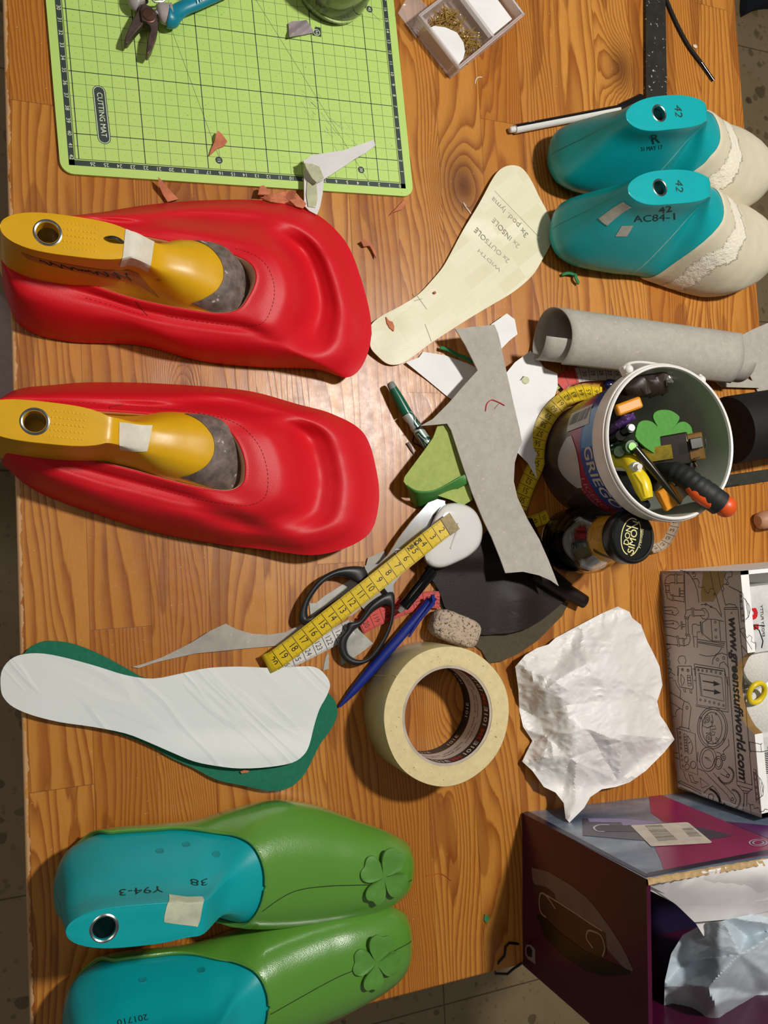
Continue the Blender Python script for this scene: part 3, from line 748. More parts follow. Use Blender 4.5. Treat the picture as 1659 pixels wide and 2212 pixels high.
A1 = [((22, 668), (3, 505), .3, 6.0, 'heel'), ((62, 715), (40, 543), .3, 5.6, 'heel'), ((150, 738), (110, 583), .3, 5.2, 'heel'), ((300, 746), (200, 619), .3, 4.9, 'side'),
      ((430, 779), (290, 648), .4, 4.8, 'side'), ((560, 793), (385, 668), .6, 4.9, 'side'), ((680, 797), (470, 680), 1.1, 5.1, 'side'), ((752, 815), (517, 671), 1.7, 5.3, 'tlo'),
      ((790, 775), (541, 642), 1.6, 5.4, 'toe'), ((802, 700), (556, 607), 1.1, 5.5, 'toe'), ((778, 596), (553, 580), 1.0, 5.5, 'toe'), ((742, 516), (535, 560), .8, 5.4, 'toe'),
      ((672, 456), (500, 545), .6, 5.2, 'far'), ((580, 434), (440, 532), .5, 5.0, 'far'), ((460, 432), (350, 513), .5, 4.8, 'far'), ((340, 440), (250, 493), .5, 4.8, 'side'),
      ((240, 455), (160, 475), .6, 5.0, 'heel'), ((130, 478), (85, 468), 1.0, 5.4, 'heel'), ((10, 560), (5, 480), 1.4, 5.8, 'heel')]
def w1(u, v): return .10*noise.noise(Vector((u*.012, v*.03, 2)))
P1 = red_upper('red leather shoe upper with an untrimmed skirt, beneath the cutting mat', A1, ZT,
    [[(4.4, .80), (5.2, .80), (6.1, .80), (6.9, .80), (7.6, .81), (8.4, .83), (9.3, .86), (10.2, .88), (11.2, .90), (12.2, .93)], [(2.6, .72), (3.3, .70), (3.9, .72)]],
    [[(4.0, .98), (3.98, .90), (3.92, .80), (3.9, .72)]], w1)
A2 = [((2, 985), (-22, 880), .3, 6.0, 'heel'), ((22, 1018), (-5, 925), .3, 5.8, 'heel'), ((85, 1064), (60, 955), .3, 5.4, 'heel'), ((200, 1108), (180, 992), .3, 5.0, 'side'),
      ((330, 1148), (290, 1020), .4, 4.8, 'side'), ((450, 1172), (380, 1045), .6, 4.9, 'side'), ((570, 1187), (450, 1060), 1.5, 5.0, 'tlo'), ((690, 1198), (500, 1063), 2.4, 5.1, 'tlo'),
      ((790, 1160), (528, 1045), 2.6, 5.3, 'toe'), ((818, 1090), (534, 1010), 2.2, 5.4, 'toe'), ((812, 1010), (527, 975), 1.7, 5.4, 'toe'), ((785, 935), (512, 945), 1.2, 5.3, 'toe'),
      ((720, 895), (490, 922), .9, 5.1, 'far'), ((640, 872), (455, 908), .6, 5.0, 'far'), ((540, 845), (390, 898), .5, 4.8, 'far'), ((420, 833), (300, 889), .5, 4.8, 'side'),
      ((270, 826), (190, 882), .6, 5.0, 'heel'), ((130, 830), (80, 876), 1.0, 5.4, 'heel'), ((8, 858), (-15, 868), 1.4, 5.8, 'heel')]
def w2(u, v): return .10*noise.noise(Vector((u*.012, v*.03, 9)))
P2 = red_upper('red leather shoe upper with an untrimmed skirt, above the scissors and measuring tape', A2, ZT,
    [[(4.2, .82), (5.2, .80), (6.1, .79), (6.9, .79), (7.6, .80), (8.3, .83), (9.3, .85), (10.2, .86), (11.2, .88), (12.2, .88), (13.2, .86), (14.4, .84), (15.4, .84)], [(16, .80), (17, .82)]],
    [[(15.6, .98), (15.65, .90), (15.5, .80)]], w2)

def yellow_last(heel, toe, hx, label, kw, tapes, pt):
    L = Last(heel, toe, **kw); PT = pt
    r = thing('shoe_last', tuple(L.at(7, 0, 1)), label, 'shoe last', 'yellow plastic shoe lasts')
    body = part('last_body', L.body(M()), YEL, r, smooth=60)
    hc = L.top(hx, 0, 0); hole_cut(body, hc, .70, 3.2); eyelet(r, hc, .90, [STEEL])
    # grip pimples and ribs moulded in the comb
    mb = M(); 
    for i in range(9):
        for j in range(5):
            y = (j-2)*.42; x = hx + 1.1 + i*.27
            if abs(y) < L.prof(x)[2]-.2: mb.ell(L.top(x, y, .0), (.075, .075, .05), 8)
    part('grip_pimples', mb, YEL, r, kind='stuff')
    for (xs, lab) in tapes:
        mb = M(); qpatch(mb, L, xs, .05, 12, .012); part('tape_strip', mb, TAPE, r, weld=False, label=lab)
    # dark hide piece over the instep, under the upper
    mb = M(); rows = []
    for i in range(21):
        row = []
        for k in range(41):
            rr = k/40*2; q = rr if rr <= 1 else 2-rr; sd = 1 if rr <= 1 else -1
            x0 = kw['_p0'] - 1.9*(1-q)**1.2 + .05*noise.noise(Vector((k*.6, 4, 4))) if '_p0' in kw else PT - 13.0*(1-max(q, .58))**2 + .06*noise.noise(Vector((k*.6, 4, 4)))
            row.append(L.at(lerp(x0, L.L-3, i/20), max(.58, q), sd, .06))
        rows.append(row)
    mb.grid(rows); part('instep_patch', mb, VAMPG, r, weld=False, label='scuffed grey hide patch over the instep')
    return L, r
yk = dict(h=9.3, comb=(.6, 9.2), tw=1.38, cen=.2, wk=.74, instep=6.8, toeh=.75, mirror=1, cl=2.2, tmin=.9, bp=[(0, .02), (.12, .6), (.5, 1.25), (1.2, 1.6), (3, 2.0), (7, 2.2), (11, 2.5), (15, 3.3), (18.5, 4.05), (21.5, 4.0), (24, 3.1), (25.7, 2.0), (26.6, 1.05), (27, .02)])
LY1, ry1 = yellow_last((-4.4, 22.4), (18.4, 21.1), 3.0, 'yellow plastic shoe last with a metal hook and handwriting, in the upper red shoe', yk, [(((258, 578), (320, 588), (338, 512), (272, 494)), 'cream masking tape strip')], 15.5)
LY2, ry2 = yellow_last((-6.2, 10.2), (18.2, 7.4), 3.8, 'yellow plastic shoe last with folded tape, in the lower red shoe', yk, [(((258, 972), (318, 975), (330, 918), (258, 912)), 'crumpled cream masking tape')], 16.2)
mb = M(); f_ = qpatch(mb, LY1, ((60, 560), (345, 645), (300, 592), (45, 545)), .025, 12); part('brown_tape', mb, mat('brown_tape_mark', 'a8763c', .4, var=.1), ry1, weld=False, label='brownish strip with pen handwriting')
mb = M(); t_ = [f_(.12+.72*k/90, .45 + .28*sin(k*.62)*sin(k*.05+1) + .1*sin(k*1.7), .045) for k in range(91)]; mb.tube(t_, .022, 5); part('handwriting', mb, INK, ry1)
c0, _, _, _ = LY1.onpix(228, 515, .0); c1, _, _, _ = LY1.onpix(266, 524, .0); mb = M(); up_ = Vector((0, 0, 1)); mb.tube([c0.lerp(c1, t) + up_*(.05+.35*sin(pi*t)) for t in [k/10 for k in range(11)]], [.10+.05*sin(pi*k/10) for k in range(11)], 8); part('metal_hook', mb, mat('dark_steel', '6c6a64', .35, metal=1), ry1)
for (uv) in ((342, 604),):
    c, n_, _, _ = LY1.onpix(*uv, 0); mb = M(); mb.lathe([(.2, .01), (.14, -.0), (.1, .012), (0, .012)], c, n_, 16); part('nail_hole', mb, mat('yellow_dimple', 'a87c14', .5), ry1)
# ================================================================= flat sheets and patterns
PAPER = mat('white_paper', 'e9e9e6', .75, var=.04, vs=30, bump=.1, bs=200); GREYB = mat('grey_board', 'aca69b', .85, var=.07, vs=140, bump=.15, bs=900, specks=('c2b9a6', 420, .68))
GREYB2 = mat('grey_board_dark', '8f8a80', .85, var=.06, vs=300)
def paper_grid():
    s = N('cream_taped_paper'); v = s.coord('Object', (1, 1, 1)); rot = s.n('ShaderNodeMapping'); rot.inputs['Rotation'].default_value = (0, 0, radians(-38)); s.l(v, rot.inputs[0])
    sp = s.n('ShaderNodeSeparateXYZ'); s.l(rot.outputs[0], sp.inputs[0])
    def lines(o, k, w): return s.m('LESS_THAN', s.m('ABSOLUTE', s.m('SUBTRACT', s.m('FRACT', s.m('MULTIPLY', o, k)), .5)), w)
    g = s.m('MAXIMUM', lines(sp.outputs[0], 90, .05), lines(sp.outputs[1], 90, .05))
    # overlapping translucent tape strips
    cb = s.n('ShaderNodeCombineXYZ'); s.l(s.m('FLOOR', s.m('MULTIPLY', s.m('ADD', sp.outputs[0], s.m('MULTIPLY', s.noise(v, 3, 1), .02)), 36)), cb.inputs[0]); s.l(s.m('FLOOR', s.m('MULTIPLY', sp.outputs[1], 85)), cb.inputs[1])
    w = s.n('ShaderNodeTexWhiteNoise', noise_dimensions='2D'); s.l(cb.outputs[0], w.inputs['Vector'])
    c = s.mix(w.outputs['Value'], lin('d8d2ae'), lin('e3dec0')); c = s.mix(s.m('MULTIPLY', g, .12), c, lin('c6c6a8'))
    c = s.mix(s.m('MULTIPLY', s.ramp(s.noise(v, 60, 4, .7), [(.6, 0), (.75, 1)]), .25), c, lin('bdb692'))
    s.l(c, s.b.inputs['Base Color']); s.b.inputs['Roughness'].default_value = .45; s.bump(w.outputs['Value'], .12, .0004); return s.mat
PENCIL = mat('pencil_grey', '9f9b8a', .7)
def slab(name, px, z, th, m, label, cat, closed_spline=0, maxe=26, group=None, mu=None, smooth=30):
    mb = M(); sheet(mb, px, z, th, maxe, 0, 1 if mu else None, closed_spline)
    return part(name, mb, [m] + ([mu] if mu else []), smooth=smooth, label=label, cat=cat, group=group, weld=False)
# cream insole pattern with pencil notes
PAT = [(803, 720), (802, 702), (822, 684), (865, 661), (905, 635), (938, 600), (958, 575), (975, 545), (1000, 498), (1035, 440), (1065, 385), (1082, 365), (1103, 357), (1126, 362), (1145, 385), (1165, 425), (1183, 460), (1192, 492), (1190, 525), (1172, 560), (1150, 595), (1110, 630), (1060, 660), (1010, 690), (960, 722), (925, 745), (895, 768), (865, 786), (838, 786), (815, 768), (800, 748)]
mb = M(); zp = lambda u, v: .35 + .45*ss(90, 0, abs(u-805)+abs(v-715)*.5) + .5*ss(960, 1050, u)*ss(520, 470, v)*.6
sheet(mb, [tuple(p) for p in spline(PAT, 4, True)], zp, .12, 26)
pat = part('insole_pattern', mb, paper_grid(), smooth=30, weld=False, label='cream taped paper insole pattern with pencil notes', cat='pattern')
# pencil notes belong to the pattern
def note(t, pl, pr, h):
    mb = M(); A, B = W(*pl, .95), W(*pr, .95); d = (B-A); n_ = Vector((-d.y, d.x, 0)).normalized()
    vs, fs = text_geo(t); x0 = min(v.x for v in vs); x1 = max(v.x for v in vs)
    def fn(v):
        p = A + d*((v.x-x0)/(x1-x0)) + n_*(v.y/.72*h); q = PX(p); return Vector((p.x, p.y, zp(*q)+.012))
    mb.add([fn(v) for v in vs], fs); return mb
for (t, pl, pr, h) in (('3x pod. lyma', (1145, 505), (1066, 425), .55), ('2x INSOLE', (1128, 528), (1068, 470), .5), ('2x OUTSOLE', (1106, 560), (1032, 490), .5), ('WIDTH', (1088, 580), (1040, 535), .35)):
    part('pencil_note', note(t, pl, pr, h), PENCIL, pat, smooth=0, weld=False, label='pencil writing')
mb = M(); stroke(mb, [W(u, v, zp(u, v)+.01) for u, v in [(1068+i*5, 412+i*5.2) for i in range(20)]], .03); part('pencil_line', mb, PENCIL, pat, smooth=0, weld=False)
for pts in (((896, 632), (922, 668)), ((895, 650), (912, 645)), ((918, 700), (932, 738)), ((1006, 440), (1008, 452))):
    mb = M(); stroke(mb, [W(u, v, zp(u, v)+.012) for u, v in pts], .05); part('pencil_line', mb, PENCIL, pat, smooth=0, weld=False)

# green insole under a white one (bottom left), both reaching past the table's edge
GI = [(52, 1412), (85, 1388), (118, 1385), (165, 1393), (225, 1418), (280, 1448), (320, 1466), (420, 1470), (560, 1470), (680, 1478), (712, 1500), (726, 1520), (728, 1548), (712, 1580), (690, 1610), (668, 1655), (650, 1682), (622, 1703), (580, 1708), (530, 1698), (470, 1685), (420, 1660), (375, 1640), (300, 1600), (180, 1560), (80, 1520), (35, 1470)]
zg = lambda u, v: .45 + .5*ss(560, 620, v-.0*u)*0 + .12*sin(u*.01)
slab('green_insole', GI, lambda u, v: .42 + .10*sin(u*.012) + .25*ss(1640, 1700, v), .22, mat('green_felt', '0f6b4f', .8, var=.1, vs=250, bump=.3, bs=900), 'dark green felt insole lying beneath the white paper insole', 'insole', 3)
WI = [(2, 1490), (3, 1452), (22, 1425), (52, 1413), (95, 1412), (150, 1423), (215, 1441), (270, 1458), (330, 1466), (390, 1455), (450, 1443), (520, 1440), (590, 1443), (640, 1440), (680, 1441), (703, 1458), (713, 1480), (705, 1505), (690, 1532), (678, 1570), (668, 1610), (655, 1632), (630, 1648), (580, 1657), (520, 1660), (470, 1655), (420, 1645), (375, 1627), (320, 1603), (270, 1584), (200, 1570), (130, 1560), (70, 1545), (30, 1528), (10, 1510)]
def creased():
    s = N('creased_white_paper'); v = s.coord(); r = s.n('ShaderNodeMapping'); r0 = s.n('ShaderNodeMapping'); r0.inputs['Rotation'].default_value = (0, 0, radians(50)); s.l(v, r0.inputs[0]); r.inputs['Scale'].default_value = (5, 26, 1); s.l(r0.outputs[0], r.inputs[0])
    nz = s.noise(r.outputs[0], 1, 2, .5, .6); ridge = s.m('SUBTRACT', 1, s.m('MULTIPLY', s.m('ABSOLUTE', s.m('SUBTRACT', nz, .5)), 22), clamp=True)
    c = s.mix(s.noise(v, 25, 4, .6), lin('d8ddd8'), lin('e2e5e2')); s.l(c, s.b.inputs['Base Color']); s.b.inputs['Roughness'].default_value = .6
    s.bump(s.m('ADD', s.m('MULTIPLY', ridge, 1.0), s.m('MULTIPLY', s.noise(v, 70, 3), .25)), .32, .0011); return s.mat
slab('white_insole', WI, lambda u, v: .78 + .45*ss(1570, 1640, v)*ss(250, 500, u) + .06*sin(u*.02+v*.013), .06, creased(), 'creased white paper insole on top of the green felt insole', 'insole', 3)

# grey board strips
slab('board_strip', [(285, 1441), (310, 1434), (350, 1420), (410, 1390), (455, 1362), (488, 1347), (510, 1359), (545, 1369), (580, 1371), (615, 1366), (648, 1350), (690, 1320), (735, 1297), (760, 1300), (720, 1345), (640, 1385), (600, 1395), (540, 1400), (480, 1406), (420, 1412), (340, 1430), (300, 1443)], lambda u, v: .12 + .7*ss(560, 460, u)*ss(1420, 1345, v) + .25*ss(560, 640, u), .05, GREYB, 'curved grey board offcut left of the scissors', 'board offcut')
slab('tape_offcut', [(698, 1448), (703, 1420), (718, 1395), (718, 1372), (740, 1352), (760, 1340), (775, 1360), (806, 1390), (780, 1410), (755, 1427), (735, 1438)], lambda u, v: .15 + .2*sin(u*.05), .04, mat('silvery_tape', 'a5a59b', .35, var=.15, vs=120, bump=.6, bs=90, bd=.001), 'shiny grey film scrap inside the lower scissor handle', 'scrap')
slab('board_scrap', [(668, 1303), (682, 1303), (700, 1288), (760, 1250), (820, 1225), (840, 1262), (760, 1330), (700, 1345), (672, 1338)], .10, .05, mat('pale_film', 'b3b0a6', .5, var=.12, vs=90, bump=.3, bs=120), 'pale grey scrap beneath the upper scissor handle', 'scrap')
slab('board_scrap', [(795, 1205), (830, 1190), (850, 1270), (852, 1290), (800, 1330), (770, 1300)], .22, .05, GREYB, 'grey board scrap between the two scissor handles', 'scrap')
# white paper offcuts in the middle
slab('paper_offcut', [(877, 783), (905, 772), (914, 760), (960, 767), (1010, 785), (1035, 797), (1060, 830), (1010, 880), (968, 858), (920, 818)], lambda u, v: .16 + .25*ss(930, 880, u), .03, PAPER, 'white paper offcut between the cream pattern and the grey board', 'paper')
slab('paper_offcut', [(1062, 700), (1095, 677), (1112, 690), (1118, 722), (1100, 736), (1080, 757), (1060, 760), (1030, 740)], lambda u, v: .8, .03, PAPER, 'small white paper offcut touching the grey board roll', 'paper')
slab('paper_offcut', [(1040, 850), (1094, 805), (1112, 783), (1146, 758), (1160, 772), (1176, 795), (1204, 807), (1205, 835), (1192, 875), (1182, 905), (1170, 955), (1155, 995), (1160, 1034), (1140, 1000), (1118, 978), (1080, 940), (1040, 900)], lambda u, v: 1.3 + .5*ss(960, 1030, v) + .25*sin(u*.03), .03, PAPER, 'long white paper offcut ending in a point over the yellow tape', 'paper')
# the large grey board cut-out
GB = [(984, 711), (1020, 706), (1068, 701), (1076, 720), (1082, 745), (1088, 775), (1097, 815), (1108, 865), (1122, 925), (1128, 955), (1120, 972), (1112, 1000), (1110, 1040), (1118, 1075), (1140, 1122), (1165, 1165), (1185, 1210), (1207, 1266), (1190, 1254), (1165, 1243), (1130, 1235), (1092, 1238), (1080, 1205), (1062, 1160), (1045, 1125), (1020, 1065), (1003, 1015), (988, 970), (975, 930), (966, 915), (935, 918), (908, 920), (935, 905), (970, 870), (1000, 835), (1032, 800), (1020, 775), (1005, 745)]
zGB = lambda u, v: 2.2 + .9*ss(1100, 1265, v) + .5*ss(800, 700, v) + .12*sin(v*.02) + .3*ss(990, 915, u)*ss(880, 915, v)
gb = slab('board_cutout', GB, zGB, .12, GREYB, 'long grey board cut-out with a red thread on it', 'board cut-out', 0, 22)
mb = M(); mb.tube([W(u, v, zGB(u, v)+.06) for u, v in spline([(1049, 888), (1052, 872), (1062, 864), (1075, 868), (1085, 873), (1090, 876)], 5)], .045, 5); part('red_thread', mb, mat('red_thread_m', 'b8202a', .8), label='short red thread on the grey board cut-out', cat='thread')
mb = M(); mb.tube([W(u, v, zGB(u, v)+.04) for u, v in spline([(1068, 883), (1074, 876), (1078, 872), (1083, 870)], 5)], .025, 5); part('fluff', mb, mat('brown_fluff', '8a5a50', .9), label='wisp of brown fluff beside the red thread', cat='thread')
# brown leather and olive sheet beneath
slab('olive_sheet', [(936, 1276), (960, 1250), (1100, 1240), (1228, 1303), (1215, 1330), (1190, 1355), (1160, 1385), (1120, 1412), (1085, 1428), (1055, 1432), (1040, 1405), (990, 1370), (952, 1310)], lambda u, v: .1 + .2*ss(1380, 1430, v), .14, mat('olive_felt', '4a4230', .85, var=.12, vs=300, bump=.2, bs=700, specks=('9a9078', 300, .80)), 'olive grey felt sheet lying under the dark leather piece', 'felt sheet', 0)
BLEA = leather('dark_brown_leather', '160b07', '1c0e09', .55, 900, .12, coat=0, spec=.3)
slab('brown_leather_piece', [(918, 1228), (930, 1215), (990, 1190), (1040, 1160), (1090, 1110), (1150, 1120), (1196, 1228), (1236, 1262), (1228, 1292), (1195, 1320), (1170, 1340), (1140, 1358), (1100, 1368), (1048, 1372), (1020, 1368), (985, 1345), (960, 1310), (948, 1275)], lambda u, v: .45 + .5*ss(60, 0, abs(u-1120))*ss(1240, 1300, v) + .8*ss(1240, 1200, v)*.5, .14, BLEA, 'dark brown leather piece under the end of the grey board', 'leather piece', 0, 22)
mb = M(); A, B = W(1150, 1238, .8), W(1262, 1300, .8); ax = (B-A).normalized(); sd = Vector((-ax.y, ax.x, 0)); rows = []
for i in range(13):
    t = i/12; c = A.lerp(B, t); r_ = .55 + .12*sin(t*3); rows.append([c + sd*(r_*cos(a)*(1.0)) + Vector((0, 0, r_*(1+sin(a))*.9 - .55 + .1)) for a in [(-.45+1.55*k/14)*pi for k in range(15)]])
mb.grid(rows); part('leather_curl', mb, BLEA, label='rolled dark brown leather edge pointing at the crumpled paper', cat='leather piece', solid=.14, weld=False)
# grey board roll
def roll(name, a, b, r0, turns, start, label, tail=None):
    A, B = Vector(a), Vector(b); ax = (B-A).normalized(); sd = Vector((-ax.y, ax.x, 0)); rows = []
    return A, B, ax, sd
A, B = W(1150, 742, 0), W(1548, 790, 0); A.z = B.z = 0; ax = (B-A).normalized(); sd = Vector((-ax.y, ax.x, 0)); rows = []
def spr(t):  # spiral section (across, up)
    R = lerp(2.05, 2.75, t); a = radians(lerp(-250, 165, t)); return (R*cos(a)*1.02, 2.75 + R*sin(a) - .0)
L_ = (B-A).length
NTR = 96; mb = M()
for i in range(25):
    row = []
    for k in range(NTR+1):
        t = k/NTR; y, z = spr(t); x0 = lerp(0, -.1, t) + (.9*ss(.75, 0, t)*0) ; x1 = lerp(L_+.6, L_-1.6, ss(.55, .8, t))
        s0 = -1.4*ss(.5, 0, t) + .9*ss(.55, .9, t)
        x = lerp(s0, x1, i/24); row.append(A + ax*x + sd*y + Vector((0, 0, max(z, .06))))
    rows.append(row)
mb.grid(rows); part('board_roll', mb, GREYB, label='rolled sheet of grey board between the teal lasts and the tub', cat='board roll', solid=.1, soff=0, weld=False, smooth=180)
slab('board_offcut', [(1560, 745), (1580, 735), (1625, 712), (1662, 696), (1670, 860), (1645, 862), (1612, 795), (1598, 770), (1588, 800), (1575, 790)], lambda u, v: .3, .1, GREYB, 'grey board offcut at the right edge, with faint printing', 'board offcut')
slab('board_offcut', [(1575, 800), (1645, 832), (1642, 838), (1560, 836), (1540, 820)], lambda u, v: .6, .1, GREYB, 'narrow pointed grey board offcut behind the tub', 'board offcut')
# light green curled leather piece
LG_ = mat('light_green_suede', '9fae5c', .85, var=.08, vs=200, bump=.25, bs=900); DGS = leather('green_strip_leather', '3d7a33', '458539', .42, 800, .2)
slab('green_leather_offcut', [(872, 1040), (874, 1030), (900, 995), (920, 968), (936, 945), (946, 918), (962, 913), (975, 935), (990, 975), (1003, 1015), (1012, 1035), (1020, 1080), (1000, 1092), (975, 1080), (920, 1062), (885, 1058)], lambda u, v: 1.7 + .25*ss(950, 880, u), .12, LG_, 'light green leather offcut with a darker green folded strip', 'leather piece', 0, 18)
mb = M(); rows = []
pth = [(876, 1046, 1.9), (900, 1060, 2.3), (935, 1060, 2.45), (970, 1044, 2.3), (1000, 1026, 2.15), (1014, 1022, 2.1)]
pt2 = [(888, 1084, .3), (905, 1096, .35), (930, 1088, .6), (965, 1068, 1.2), (995, 1052, 1.8), (1016, 1042, 2.05)]
s1, s2 = spline(pth, 6), spline(pt2, 6)
for a_, b_ in zip(s1, s2): rows.append([W(*a_).lerp(W(*b_), t) + Vector((0, 0, .12*sin(pi*t))) for t in [k/8 for k in range(9)]])
mb.grid(rows); part('green_leather_strip', mb, DGS, label='darker green leather strip curled over the light green offcut', cat='leather piece', solid=.1, weld=False)
slab('green_offcut', [(1170, 860), (1198, 843), (1216, 801), (1222, 828), (1195, 850)], .4, .1, LG_, 'sliver of light green leather at the tip of the white paper', 'scrap')
# coral leather scraps
COR = mat('coral_suede', 'c07452', .85, var=.15, vs=150, bump=.3, bs=500); CORD = mat('coral_edge', '8d4a34', .85)
SC = 'coral leather scraps'
def scrap(px, z, label, m=COR, th=.14, cat='leather scrap', group=SC, name='leather_scrap'): return slab(name, px, z, th, m, label, cat, 0, 12, group)
scrap([(472, 282), (480, 290), (491, 305), (484, 315), (470, 320), (452, 336), (456, 322), (464, 305), (467, 288)], lambda u, v: .5 + .35*ss(320, 290, v), 'coral scrap lying on the cutting mat near the number 15')
scrap([(342, 382), (350, 390), (368, 412), (386, 430), (362, 436), (352, 420), (343, 400)], lambda u, v: .4 + .5*ss(430, 385, v), 'coral scrap between the mat corner and the red upper')
scrap([(884, 434), (872, 433), (860, 445), (842, 464), (850, 458), (868, 452)], .25, 'coral scrap just below the lower right corner of the mat')
scrap([(780, 521), (786, 533), (798, 530), (804, 540), (812, 557), (813, 548), (805, 530), (795, 522), (791, 515)], lambda u, v: .35 + .3*ss(535, 515, v), 'thin twisted coral scrap right of the red upper')
scrap([(834, 684), (840, 692), (848, 695), (852, 705), (851, 715), (842, 708), (836, 698)], lambda u, v: .75, 'tiny coral scrap on the heel of the cream pattern')
scrap([(557, 420), (562, 402), (570, 400), (585, 415), (580, 421)], lambda u, v: .9, 'folded coral scrap, leftmost of the heap under the mat edge')
scrap([(562, 427), (590, 418), (610, 414), (635, 412), (645, 422), (655, 435), (645, 445), (615, 440), (585, 436)], lambda u, v: 1.0 + .3*sin(u*.12), 'larger crumpled coral scrap in the heap under the mat edge')
scrap([(625, 432), (650, 428), (662, 440), (655, 450), (640, 446)], lambda u, v: 1.35, 'small coral scrap, rightmost of the heap under the mat edge')
scrap([(519, 1667), (528, 1663), (539, 1665), (535, 1669), (522, 1671)], lambda u, v: .75, 'tiny coral scrap on the edge of the green insole')
mb = M(); mb.ell(W(939, 632, .5), (.16, .13, .1), 8); mb.v = [p + Vector((noise.noise(p*3)*.06, noise.noise(p*4)*.06, 0)) for p in mb.v]; part('crumb', mb, COR, label='tiny coral crumb in the middle of the cream pattern', cat='crumb')
# green bits
GB_ = mat('green_bit', '2f7d4a', .7, var=.1)
BG = 'small green leather snippets'
def gstrip(pts, w, z, label):
    mb = M(); q = spline(pts, 5); C = [W(u, v, z + .25*sin(pi*i/len(q))) for i, (u, v) in enumerate(q)]; stroke(mb, C, w, 0, 0); part('green_snippet', mb, GB_, label=label, cat='leather snippet', group=BG, solid=.12, weld=False)
gstrip([(1213, 594), (1228, 590), (1243, 594)], .28, .25, 'short green snippet, the horizontal one beside the teal last')
gstrip([(1243, 590), (1244, 600), (1250, 612)], .30, .3, 'short green snippet standing against the board roll')
gstrip([(950, 751), (968, 755), (985, 765), (1008, 774), (1020, 782)], .30, .4, 'wavy green snippet between the cream pattern and grey board')
slab('green_snippet', [(1047, 1975), (1056, 1980), (1058, 1986), (1050, 1993), (1046, 1988)], .12, .08, GB_, 'tiny green snippet lying alone near the purple box', 'leather snippet', group=BG)
# ================================================================= measuring tape (one long ribbon, shown in several runs)
TY = mat('tape_yellow', 'd9b91c', .42, var=.05, vs=60, bump=.3, bs=600, bd=.0003); TWH = mat('tape_white', 'cfcdc6', .45, var=.04); TRE = mat('tape_red', 'c73a2e', .45, var=.05, bump=.3, bs=600, bd=.0003); TBK = mat('tape_print', '191713', .5)
tape = thing('measuring_tape', tuple(W(760, 1300, 0)), 'yellow tailor measuring tape running over the scissors and around the tub', 'measuring tape')
def ribbon(C, w, n0, dn, m, step=1.0, side=1, base=None, num_h=.62, nsx=.8, nflip=0, nup=1, label=None, mm=True, start=0.0, up=None):
    """ribbon centred on 3d curve C, width w, printed with centimetre marks; numbers n0, n0+dn, ..."""
    L = [0]
    for i in range(1, len(C)): L.append(L[-1] + (C[i]-C[i-1]).length)
    T = L[-1]
    def fr(d):
        d = min(max(d, 0), T-1e-6)
        for i in range(len(L)-1):
            if L[i+1] >= d: break
        f = (d-L[i])/(L[i+1]-L[i]); p = C[i].lerp(C[i+1], f); a = (C[min(i+1, len(C)-1)]-C[max(i-1, 0)]).lerp(C[min(i+2, len(C)-1)]-C[i], f).normalized()
        U = up(p, d/T) if up else Vector((0, 0, 1)); s_ = U.cross(a).normalized()*side; return p, a, s_, a.cross(s_).normalized()*(1 if a.cross(s_).z*side >= 0 else 1)
    def at(d, y, lift=0):
        p, a, s_, n_ = fr(d); nn = s_.cross(a)*-1*side
        if up is None and nn.z < 0: nn = -nn
        return p + s_*y + nn*lift
    mb = M(); N_ = max(6, int(T/.35))
    mb.grid([[at(T*i/N_, w*(j/4-.5), 0) for j in range(5)] for i in range(N_+1)], 0)
    mb.grid([[at(T*i/N_, w*(.5-j/4), -.035) for j in range(5)] for i in range(N_+1)], 0)
    def line(d0, d1, y0, y1, mm_=1): mb.add([at(d0, y0, .006), at(d1, y0, .006), at(d1, y1, .006), at(d0, y1, .006)], [(0, 1, 2, 3)], 1)
    d = start; k = 0
    while d < T-.02:
        line(d-.025, d+.025, -w/2, w/2)
        if mm:
            for q in range(1, 10):
                e = d + step*q/10
                if e < T: ln = .28 if q == 5 else .17; line(e-.012, e+.012, -w/2, -w/2+ln); line(e-.012, e+.012, w/2-ln, w/2)
        t = str(n0 + dn*k) if n0 is not None else None
        if t:
            c = d + .05 - step*.0; h = num_h
            text(mb, t, (lambda x, y, c=d: at(c + nup*y + .42*step, -nup*side*x, .008)), h, 1, sx=nsx)
        d += step; k += 1
    return mb, at, T
def TCP(q, c=(46.4, 8.2), R=6.35):
    d = Vector((q.x-c[0], q.y-c[1], 0)); k = max(1, R/d.length); return Vector((c[0]+d.x*k, c[1]+d.y*k, q.z))
def crv(pts, k=8): return [W(*p) for p in spline(pts, k)]
